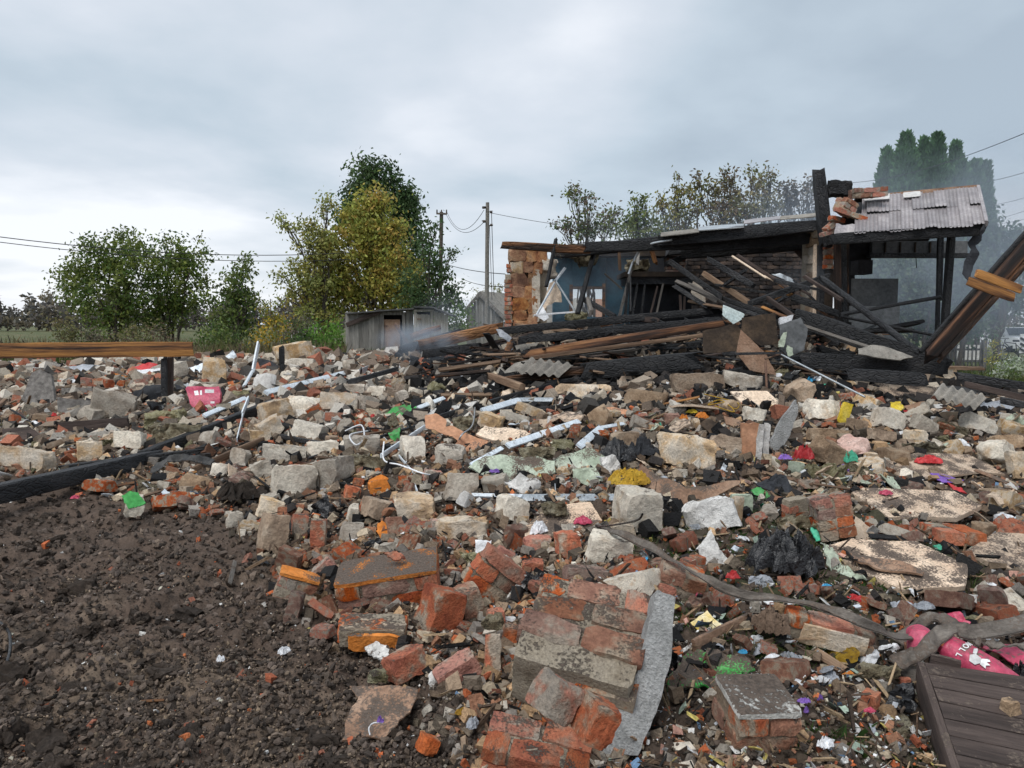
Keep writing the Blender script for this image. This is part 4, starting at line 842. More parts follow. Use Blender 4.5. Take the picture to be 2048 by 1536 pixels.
for x in (1770, 1800, 1830, 1860): pbox('fascia_batten', x, 484, x + 3, 505, 13.36, .03, 'soot_brown', porch)
pbox('dark_side_wall', 1694, 480, 1744, 545, 13.5, .15, 'soot', porch); pbox('dark_side_wall', 1694, 545, 1710, 690, 13.5, .15, 'soot', porch)
pbox('grey_door_panel', 1700, 557, 1797, 700, 12.9, .05, 'soot_grey', porch)
M('panel_light', [(.3, (.24, .25, .255)), (.7, (.33, .34, .345))], 2, bump=.15); pbox('lower_panel', 1696, 612, 1800, 720, 12.82, .04, 'panel_light', porch)
pbox('dark_cupboard', 1716, 520, 1746, 548, 13.0, .3, 'soot', porch)
hk = bar3('hanging_hook', P(1832, 516, 13.2), P(1833, 536, 13.2), .012, .012, 'char', parent=porch)
sheet('torn_roofing', [(1948, 468), (1964, 466), (1962, 482), (1950, 492), (1956, 510), (1948, 534), (1936, 566), (1922, 548), (1930, 520), (1940, 500), (1936, 485)], 'felt_black', parent=porch, tilt=80, Y=11.0, thick=.008, bend=.06)
sheet('torn_roofing', [(1966, 448), (1970, 446), (1969, 462), (1962, 474), (1958, 462)], 'felt_black', parent=porch, tilt=80, Y=10.9, thick=.008, bend=.03)
sheet('torn_sheet', [(1668, 470), (1672, 446), (1710, 450), (1708, 470)], 'roof_metal', parent=porch, tilt=60, Y=11.1, thick=.006, bend=.04)
# loose masonry sitting on the roof
def masonry(px, py, Y, nx, ny, nz, rot, label=None, mat='brick', stucco=None, top=None, name='brickwork_chunk', miss=.1, cat='brickwork', bmesh_=None, lift=0, sc_=1.0, core='mortar', jitter=.02, wpx=None):
    """a fallen piece of wall: mortar core with every brick a piece of its own"""
    if Y is None:
        if wpx:
            yw = R(rot[2]); sc_ = .6
            for _k in range(3): Y = G(px, py, nz * .077 * sc_ * .5 + .04 + lift).y; sc_ = wpx * Y / FPX / (abs(math.cos(yw)) * nx * .26 + abs(math.sin(yw)) * ny * .13)
        Y = G(px, py, nz * .077 * sc_ * .5 + .04 + lift).y; lift = 0; hw = nx * .26 * sc_ * FPX / Y / 2; hh = (nz * .077 + ny * .04) * sc_ * FPX / Y / 2; MASKR.append((px - hw, py - hh, px + hw, py + hh))
    c = P(px, py, Y) + Vector((0, 0, lift)); root = empty(name, c, Euler([R(a) for a in rot]), label=label, cat=cat, group='broken pieces of brick wall'); root.scale = (sc_, sc_, sc_)
    L_, W_, H_ = nx * .26, ny * .13, nz * .077
    link('mortar', chunk('mortar', (L_ * .90, W_ * .86, H_ * .86), core, n=10, cuts=3, cutmax=.08, rough=.035, seed=seed()), root)
    ms = bmesh_ or [BRX[mat][i] for i in range(len(BRX[mat]))]
    for k in range(nz):
        for j in range(ny):
            off = (.13 if (k + j) % 2 else 0); x = -L_ / 2 - off
            while x < L_ / 2 - .03:
                x0, x1 = max(x, -L_ / 2), min(x + .26, L_ / 2)
                edge = (j in (0, ny - 1)) or (k in (0, nz - 1)) or x0 < -L_ / 2 + .1 or x1 > L_ / 2 - .1
                if x1 - x0 > .07 and edge and RNG.random() > miss:
                    o = link('brick', random.choice(ms), root)
                    o.matrix_basis = Matrix.Translation(((x0 + x1) / 2, -W_ / 2 + (j + .5) * .13 + RNG.normal() * .004, -H_ / 2 + (k + .5) * .077 + RNG.normal() * .003)) @ Euler(RNG.normal(size=3) * jitter).to_matrix().to_4x4() @ Matrix.Diagonal(((x1 - x0 - .012) / .25, 1, 1.02, 1))
                x += .26
    if stucco:
        side, m_ = stucco; s_ = {'right': ((.05, W_ * .98, H_ * .97), (L_ / 2 - .004, 0, -.004)), 'back': ((L_ * 1.02, .03, H_ * 1.02), (0, W_ / 2 + .012, 0)), 'front': ((L_ * .72, .02, H_ * .8), (L_ * .04, -W_ / 2 - .008, -H_ * .05)), 'top': ((L_ * .98, W_ * .98, .022), (0, 0, H_ / 2 + .01))}[side]
        link('plaster_coat', chunk('plaster_coat', s_[0], m_, n=9, cuts=5, cutmax=.4, rough=.08, seed=seed()), root, Matrix.Translation(s_[1]))
    return root
BRX = {}
for m_ in ('brick', 'brick_bright', 'brick_dull'):
    BRX[m_] = [chunk('brick', (.25, .125, .068), mm_, n=6, cuts=7, cutmax=.2, rough=.07, seed=500 + 31 * i + len(m_)) for i, mm_ in enumerate({'brick': ['brick', 'brick_dull', 'brick', 'brick_bright'], 'brick_bright': ['brick_bright', 'brick', 'brick_bright'], 'brick_dull': ['brick_dull', 'brick', 'brick_dull']}[m_])]
masonry(1736, 386, 11.9, 2, 2, 2, (4, -4, 0), 'slab of brickwork resting on the ridge of the metal roof', mat='brick_dull')
masonry(1690, 415, 11.7, 1, 2, 3, (10, 25, 20), 'crooked brick lump left of the metal roof, under the black lump', mat='brick_dull', core='stone_brown')
masonry(1700, 428, 11.5, 2, 1, 1, (5, 18, 0), 'thin layered brickwork sliding over the upper left corner of the metal roof', mat='brick_dull', core='stone_ochre')
for x, y, a in [(1660, 452, -35), (1672, 440, 10), (1656, 465, -20)]:
    masonry(x, y, 11.8, 1, 1, 1, (0, a, 20), ['single orange brick tipped at the roof corner beside the tall black post', 'flat brick under the crooked lump at the roof corner', 'lowest loose brick at the roof corner'][[1660, 1672, 1656].index(x)], mat='brick', miss=0)
# ------------------------------------------------------------------ big fallen beams and boards

# name, x0, y0, Y0, x1, y1, Y1, thickness px, material, label   (Y None: lies on the rubble)
S_ = 'stone'
BARS = [
 ('plank', -60, 702, 9.6, 388, 698, 10.0, 30, 'wood_amber', 'long amber plank with scorched edges laid level on two black posts', .25),
 ('charred_post', 328, 712, 10.0, 329, 826, 9.95, 10, 'char', 'left and thicker black post under the end of the amber plank', 1),
 ('charred_post', 341, 713, 10.1, 340, 800, 10.1, 10, 'wood_dark', 'right grey brown post under the end of the amber plank', 1),
 ('charred_beam', -70, 1002, 5.6, 308, 916, 7.6, 33, 'char', 'thick black beam running in from the left edge of the picture', .8),
 ('charred_beam', 120, 938, 7.0, 432, 900, 8.0, 14, 'char', 'thinner black batten lying along the top of the thick left beam', 1),
 ('charred_beam', 290, 912, 7.5, 548, 806, 9.4, 20, 'char', 'black beam continuing the left beam up into the pale blocks', .8),
 ('plank', 384, 942, 7.1, 525, 880, 7.9, 14, 'wood_brown', 'brown splintered plank crossing below the black beam on the left', .5),
 ('wood_strip', 235, 972, 6.7, 392, 944, 7.1, 6, 'wood_amber', 'thin yellow wood strip below the brown splintered plank', .6),
 ('dark_plank', 118, 858, None, 258, 848, None, 26, 'wood_dark', 'short dark plank lying left of the pale square block', .3),
 ('plank', 446, 782, None, 492, 764, None, 9, 'wood_amber', 'short split amber stick right of the pink sack', .6),
 ('charred_stub', 563, 692, 10.5, 564, 735, 10.5, 9, 'char', 'black stub standing in front of the big beige boulder', 1),
 ('plank', 390, 712, None, 450, 696, None, 5, 'wood_amber', 'thin tan board end lying on the far rubble right of the amber plank', .6),
 ('plank', 100, 732, None, 165, 750, None, 6, 'wood_brown', 'brown board above the row of red bricks', .6),
 ('thin_black_pipe', 616, 917, 7.2, 850, 846, 8.6, 6, 'plastic_black', 'thin straight black pipe slanting across the middle blocks', 1),
 ('charred_beam', 842, 847, 8.4, 1112, 768, 10.0, 13, 'char', 'long narrow black beam behind the terracotta board', .7),
 ('charred_beam', 694, 766, 10, 792, 738, 10.4, 10, 'char', 'short black beam with a knob on its end, in front of the shed', 1),
 ('charred_log', 838, 692, 11.5, 1000, 655, 12.2, 22, 'char_brown', 'scorched log at the left end of the long roof beams', .9),
 ('charred_plank', 800, 700, 11.8, 920, 664, 12.6, 14, 'char', 'smoking black plank nearest the shed', .4),
 ('charred_plank', 846, 708, 11.3, 960, 694, 11.6, 18, 'char', 'wide black plank under the smoking log', .4),
 ('leaning_board', 790, 648, 13.5, 818, 690, 13.0, 7, 'rust', 'rusty brown board leaning up in front of the shed door', .4),
 ('charred_plank', 822, 672, 13, 880, 656, 13.2, 12, 'char_brown', 'half burnt plank leaning before the pale privy', .4),
 ('charred_beam', 998, 662, 11.6, 1420, 622, 11.8, 15, 'char', 'uppermost of the three long beams below the blue room', .8),
 ('charred_beam', 1040, 680, 11.2, 1440, 640, 11.4, 15, 'char', 'middle one of the three long beams below the blue room', .8),
 ('split_beam', 1052, 708, 10.6, 1450, 646, 10.9, 17, 'wood_orange', 'long beam with its orange split face showing, lowest of the three below the blue room', .8),
 ('split_beam', 1060, 716, 10.55, 1440, 666, 10.8, 8, 'wood_brown', 'narrow brown batten under the orange split beam', .8),
 ('charred_beam', 1010, 762, 9.9, 1250, 728, 10.0, 18, 'char_brown', 'left part of the huge black beam in front of the pile', .9),
 ('charred_beam', 1180, 740, 9.9, 1392, 722, 9.8, 36, 'char', 'huge black square beam with a crocodile skin end in the middle of the pile', .9),
 ('plank', 878, 740, 10.2, 1010, 722, 10.6, 9, 'wood_brown', 'upper of the crossed brown planks right of the knobbed beam', .5),
 ('plank', 872, 752, 9.9, 980, 742, 10.2, 8, 'char_brown', 'lower of the crossed brown planks right of the knobbed beam', .5),
 ('plank', 980, 752, 9.9, 1045, 775, 9.3, 14, 'wood_brown', 'squared brown post end slanting down right of the crossed planks', .9),
 ('plank', 882, 790, 9.3, 985, 789, 9.4, 9, 'wood_brown', 'level brown board in front of the crossed planks', .4),
 ('plank', 895, 728, 10.6, 985, 716, 10.9, 6, 'wood_orange', 'thin reddish board above the crossed planks', .5),
 ('charred_plank', 1095, 765, 9.7, 1300, 745, 10.1, 8, 'char', 'thin black plank along the foot of the huge beam', .6),
 ('plank', 1110, 795, 9.2, 1330, 808, 8.9, 7, 'wood_dark', 'dark flat lath right of the white curved rails', .5),
 ('plank', 1160, 714, 10.3, 1280, 726, 10.2, 5, 'wood_brown', 'thin broken lath above the huge beam', .6),
 ('charred_beam', 858, 724, None, 1012, 704, None, 11, 'char', 'straight black beam above the crossed brown planks', .9),
 ('charred_plank', 902, 774, None, 1104, 748, None, 9, 'char_brown', 'long half burnt plank behind the level brown board', .6),
 ('charred_beam', 1110, 704, None, 1402, 690, None, 13, 'char', 'black beam lying in the shadow under the orange split beam', .9),
 ('charred_beam', 1290, 706, None, 1446, 682, None, 15, 'char', 'stubby black beam left of the scorched panels', .9),
 ('charred_beam', 1436, 752, None, 1604, 716, None, 16, 'char', 'black beam behind the triangular brown board', .9),
 ('charred_plank', 1196, 676, None, 1336, 702, None, 9, 'wood_dark', 'dark plank sloping down across the long beams', .6),
 ('charred_beam', 1556, 704, None, 1706, 762, None, 18, 'char', 'black beam sloping down in front of the dark rolled panel', .9),
 ('charred_beam', 1636, 696, None, 1812, 752, None, 14, 'char', 'black beam parallel to the very wide board, nearer the camera', .9),
 ('charred_plank', 960, 700, None, 1130, 668, None, 10, 'char', 'black plank crossing the left ends of the long beams', .6),
 ('charred_plank', 1240, 778, None, 1400, 742, None, 8, 'wood_brown', 'brown lath resting against the big rectangular block', .6),
 ('charred_beam', 700, 900, None, 560, 872, None, 10, 'char', 'short black stick among the pale blocks left of the pipe', .8),
 ('charred_plank', 60, 880, None, 175, 862, None, 9, 'char', 'black lath right of the small door panel', .6),
 ('charred_plank', 300, 900, None, 470, 838, None, 10, 'char', 'black lath rising behind the thick left beam', .7),
 ('plank', 350, 700, None, 470, 722, None, 8, 'wood_brown', 'brown board at the far end of the rubble by the meadow', .6),
 ('plank', 640, 742, None, 720, 716, None, 8, 'char_brown', 'scorched board behind the small upright whitish block', .6),
 ('plank', 190, 856, None, 300, 820, None, 9, 'wood_greyx', 'grey board leaning on the big grey mortar lump', .6),
 # the tangle right of the hood
 ('plank', 1406, 546, 12.4, 1508, 612, 11.6, 11, 'wood_brown', 'grey brown plank falling from the black hood towards the pile', .4),
 ('plank', 1352, 562, 12.3, 1452, 606, 11.5, 8, 'wood_greyx', 'pale grey lath crossing under the falling plank', .5),
 ('charred_plank', 1440, 596, 11.6, 1552, 634, 10.8, 10, 'char', 'black lath carried on from the pale grey one', .5),
 ('charred_plank', 1448, 608, 11.5, 1540, 640, 10.7, 8, 'char', 'second black lath just below the first in the tangle', .5),
 ('plank', 1376, 602, 12.0, 1452, 616, 11.4, 6, 'wood_brown', 'short brown lath poking out left of the pale curved sheet', .5),
 ('charred_beam', 1504, 606, 11.2, 1655, 553, 11.6, 13, 'char', 'black beam rising to the right against the stone jamb', .9),
 ('plank', 1464, 512, 12.2, 1532, 556, 11.8, 4, 'board_clean', 'thin pale lath pointing up at the sooty brick wall', .6),
 ('plank', 1528, 552, 11.9, 1576, 574, 11.7, 5, 'board_clean', 'pale lath end below the thin pointing one', .5),
 ('plank', 1550, 598, 11.4, 1590, 586, 11.5, 5, 'wood_amber', 'short fresh tan splinter under the rising black beam', .5),
 ('charred_beam', 1585, 594, 11.2, 1678, 628, 10.8, 13, 'char', 'blunt black beam ending beside the orange door post', .9),
 ('charred_plank', 1534, 596, 11.2, 1588, 634, 10.5, 9, 'wood_dark', 'short dark plank tipped down behind the white box', .5),
 ('plank', 1524, 614, 11.0, 1576, 636, 10.5, 6, 'wood_amber', 'burnt orange splinter under the short dark plank', .5),
 ('charred_beam', 1590, 634, 10.6, 1895, 738, 9.4, 38, 'char', 'very wide black board sloping down from the tangle to the diagonal beam', .25),
 ('plank', 1602, 650, 10.4, 1745, 697, 9.8, 8, 'wood_greyx', 'grey edge plank under the very wide black board', .5),
 ('charred_pole', 1643, 556, 10.9, 1836, 704, 9.6, 13, 'char', 'round black pole slanting in front of the porch opening', 1),
 ('charred_pole', 1676, 630, 11.0, 1880, 594, 11.6, 7, 'char', 'thin black pole rising to the right inside the porch', 1),
 ('charred_pole', 1658, 628, 10.9, 1875, 672, 11.2, 6, 'char', 'thin black lath running nearly level across the porch opening', 1),
 ('diagonal_beam', 1856, 712, 9.0, 2118, 418, 9.6, 25, 'wood_orange', 'massive beam with orange burnt face leaning up at the right edge', .6),
 ('diagonal_beam', 1876, 716, 9.05, 2138, 430, 9.65, 15, 'char_brown', 'darker plank nailed along the underside of the massive leaning beam', .8),
 ('diagonal_beam', 1842, 702, 9.0, 2098, 412, 9.6, 8, 'char', 'thin black strip along the top edge of the massive leaning beam', .8),
 ('nailed_board', 1952, 546, 8.8, 2044, 580, 8.8, 17, 'wood_amber', 'upper amber board nailed across the massive leaning beam', .3),
 ('nailed_board', 1938, 562, 8.75, 2028, 595, 8.75, 19, 'wood_amber', 'lower amber board nailed across the massive leaning beam', .3),
 ('charred_beam', 1600, 722, 9.7, 1892, 730, 9.3, 34, 'char', 'broad black board lying level under the very wide sloping one', .3),
 ('charred_beam', 1700, 748, 9.2, 1850, 760, 8.8, 26, 'char', 'black board end under the level black board', .4),
 ('charred_beam', 1915, 752, 8.8, 2120, 782, 8.2, 16, 'char', 'upper black beam lying along the lawn edge at the right', .9),
 ('charred_plank', 1930, 768, 8.4, 2120, 812, 7.7, 12, 'wood_dark', 'lower dark plank beside the beam at the lawn edge', .5),
 ('wooden_stake', 2000, 800, 7.8, 2110, 822, 7.5, 14, 'char', 'black plank stub in front of the lawn edge beams', .6),
 ('metal_pipe', 1531, 722, 9.3, 1534, 786, 9.2, 5, 'rust', 'upright rusty pipe standing behind the tilted beige board', 1),
 ('metal_pipe', 1530, 718, 9.3, 1564, 707, 9.4, 4, 'rust', 'short bent pipe joined to the upright rusty pipe', 1),
 ('metal_pipe', 1560, 708, 9.4, 1730, 794, 8.4, 4, 'metal_galv', 'long thin rod slanting down right from the rusty pipe', 1),
 ('charred_plank', 1446, 708, 9.5, 1560, 706, 9.3, 5, 'char', 'level scorched rod across the brown triangular board', 1),
 ('charred_plank', 1440, 822, 8.5, 1510, 844, 8.2, 8, 'char', 'small black lath lying above the pink brown board edge', .6),
 ('plank', 1525, 945, None, 1625, 968, None, 8, 'wood_brown', 'split brown plank right of the standing slabs', .5),
 ('plank', 1590, 962, None, 1700, 978, None, 5, 'wood_brown', 'second thin split plank lying below the first, above the brick chunk', .5),
 ('plank', 1655, 888, None, 1725, 892, None, 5, 'wood_brown', 'thin lath behind the pink plastic film', .6),
 ('metal_profile', 532, 786, None, 692, 746, None, 12, 'metal_white', 'long pale blue metal profile crossing the rubble left of centre', .5),
 ('metal_profile', 408, 832, None, 492, 796, None, 10, 'metal_white', 'pale metal profile lying right of the pink sack', .5),
 ('metal_profile', 517, 686, 10.5, 506, 742, 10.2, 14, 'metal_white', 'upright pale metal strip standing above the rubble on the left', .25),
 ('metal_profile', 506, 740, 10.2, 488, 772, 9.8, 9, 'metal_white', 'bent foot of the upright pale metal strip', .4),
 ('metal_profile', 497, 797, 9.1, 484, 830, 8.7, 12, 'metal_white', 'folded pale strip hanging down between the blocks', .25),
 ('metal_profile', 486, 830, 8.7, 474, 880, 8.0, 9, 'metal_white', 'lower end of the folded pale strip', .25),
 ('metal_profile', 836, 816, None, 888, 796, None, 9, 'metal_white', 'short white profile just above the bright green sheet', .4),
 ('metal_profile', 762, 912, None, 852, 852, None, 9, 'metal_white', 'white profile slanting behind the tall beige block', .4),
 ('metal_profile', 768, 876, 7.9, 830, 950, 7.0, 5, 'metal_white', 'narrow white strip falling over the middle blocks', .5),
 ('metal_profile', 812, 925, 7.2, 835, 985, 6.7, 8, 'metal_white', 'broad lower end of the narrow white strip', .25),
 ('metal_profile', 942, 930, None, 1004, 896, None, 10, 'metal_white', 'white channel under the tip of the terracotta board', .4),
 ('metal_profile', 1015, 892, None, 1158, 843, None, 14, 'metal_white', 'long ribbed white channel lying above the pale green boards', .35),
 ('metal_profile', 1158, 893, None, 1202, 856, None, 15, 'metal_white', 'bent white channel beside the black plastic', .3),
 ('metal_profile', 1198, 856, None, 1248, 847, None, 8, 'metal_white', 'far half of the bent white channel', .3),
 ('metal_profile', 925, 990, 6.35, 1045, 993, 6.3, 9, 'metal_white', 'white end of the long metal track in the centre', .6),
 ('metal_profile', 1030, 997, 6.3, 1240, 996, 6.2, 18, 'metal_galv', 'long ribbed grey metal track in the centre', .4),
 ('metal_profile', 965, 822, None, 1040, 800, None, 14, 'metal_white', 'left half of the curved white rail behind the split blocks', .3),
 ('metal_profile', 1036, 800, None, 1106, 800, None, 12, 'metal_galv', 'right half of the curved white rail behind the split blocks', .3),
 ('metal_profile', 1443, 946, 6.8, 1458, 912, 6.9, 9, 'metal_white', 'small white strip standing beside the big brown topped block', .3),
 ('perforated_strip', 1110, 970, 6.5, 1114, 1025, 6.1, 8, 'metal_galv', 'short perforated hanger strip across the metal track', .2),
 ('white_post', 1488, 1150, 4.7, 1468, 1100, 4.9, 34, 'wood_dark', 'dark grey board end left of the black bag', .2),
 ('plank', 1388, 1294, 3.75, 1500, 1240, 4.15, 34, 'board_brown', 'dirt covered board pointing at the brown rag', .25),
 ('white_lath', 1362, 1304, 3.6, 1412, 1272, 3.8, 7, 'plaster_white', 'white lath beside the dirt covered board', .5),
 ('plank', 1430, 1510, 2.85, 1580, 1560, 2.7, 16, 'board_brown', 'board at the bottom edge under the white topped brick block', .4),
 ('reed', 398, 1383, 3.3, 512, 1352, 3.4, 5, 'board_clean', 'long yellow reed lying on the bare soil', .5),
 ('reed', 282, 1403, 3.15, 328, 1400, 3.18, 5, 'wood_amber', 'short yellow stick left of the long reed', .5),
 ('plank', 460, 1166, 4.5, 470, 1122, 4.7, 8, 'wood_greyx', 'small grey slat lying in the soil, left of the brick lumps', .4),
 ('wood_strip', 990, 1330, 3.3, 975, 1440, 3.0, 10, 'wood_dark', 'dark lath stuck upright left of the big brick slab', .5),
 ('wood_strip', 1085, 1030, 5.6, 965, 1020, 5.9, 6, 'wood_dark', 'thin dark lath under the speckled board', .5),
 ('plank', 1320, 1100, 4.9, 1345, 1180, 4.4, 10, 'wood_brown', 'short brown lath leaning on the brick slab right of the round grey block', .6),
 ('bark_slab', 1628, 1302, 3.65, 1690, 1342, 3.45, 20, 'wood_brown', 'piece of pale bark in the soil under the long mortar faced brickwork', .4),
 ('plank', 1500, 945, 6.6, 1560, 1000, 6.3, 4, 'wood_brown', 'thin brown stick running under the black cloth', .6),
 ('plank', 1940, 1180, 4.3, 2010, 1186, 4.2, 8, 'rust', 'reddish board strip beside the large speckled board', .3),
 ('plank', 1950, 940, 6.3, 2015, 966, 6.0, 7, 'board_brown', 'narrow board strip on the far speckled sheet', .4),
]
for (nm, x0, y0, Y0, x1, y1, Y1, t_, m_, lb, asp) in BARS:
    MASKS.append((x0, y0, x1, y1, t_ / 2))
    if Y0 is None: Y0 = G(x0, y0, .07 + .05 * ('metal' in nm)).y
    if Y1 is None: Y1 = G(x1, y1, .07 + .05 * ('metal' in nm)).y
    if 'post' not in nm and 'stub' not in nm and 'diagonal' not in nm and 'nailed' not in nm:
        hY = [G(x0 + (x1 - x0) * f, y0 + (y1 - y0) * f, .04).y for f in (0, .25, .5, .75, 1)]
        Y0, Y1 = min(Y0, hY[0]), min(Y1, hY[4]); ex = max(0, max(Y0 + (Y1 - Y0) * f - hY[k] for k, f in enumerate((0, .25, .5, .75, 1)))); Y0 -= ex; Y1 -= ex
    a, b = P(x0, y0, Y0), P(x1, y1, Y1); T_ = t_ * (Y0 + Y1) / 2 / FPX
    cat = 'beam' if 'beam' in nm or 'log' in nm else ('pipe' if 'pipe' in nm else ('post' if 'post' in nm or 'stub' in nm else ('metal profile' if 'metal' in nm or 'perfor' in nm else ('pole' if 'pole' in nm else 'plank'))))
    kw = {}
    if asp < 1: W_, H_ = max(T_ * asp, .008), T_
    else: W_ = H_ = T_; kw['round_'] = ('pipe' in nm or 'pole' in nm)
    if 'metal' in nm or 'perfor' in nm or 'pipe' in nm: kw.update(rough=.015, ragged=.1)
    elif m_.startswith('char') or m_ == 'wood_orange': kw.update(rough=.13, ragged=.8)
    # flat lying boards show their broad side upward, the rest stand on edge
    if .3 <= asp <= .6 and abs(y1 - y0) < 60 and nm in ('metal_profile', 'plank', 'white_lath', 'reed', 'bark_slab', 'wood_strip') : kw['roll'] = R(-55)
    bar3(nm, a, b, W_, H_, m_, lb, cat, **kw)
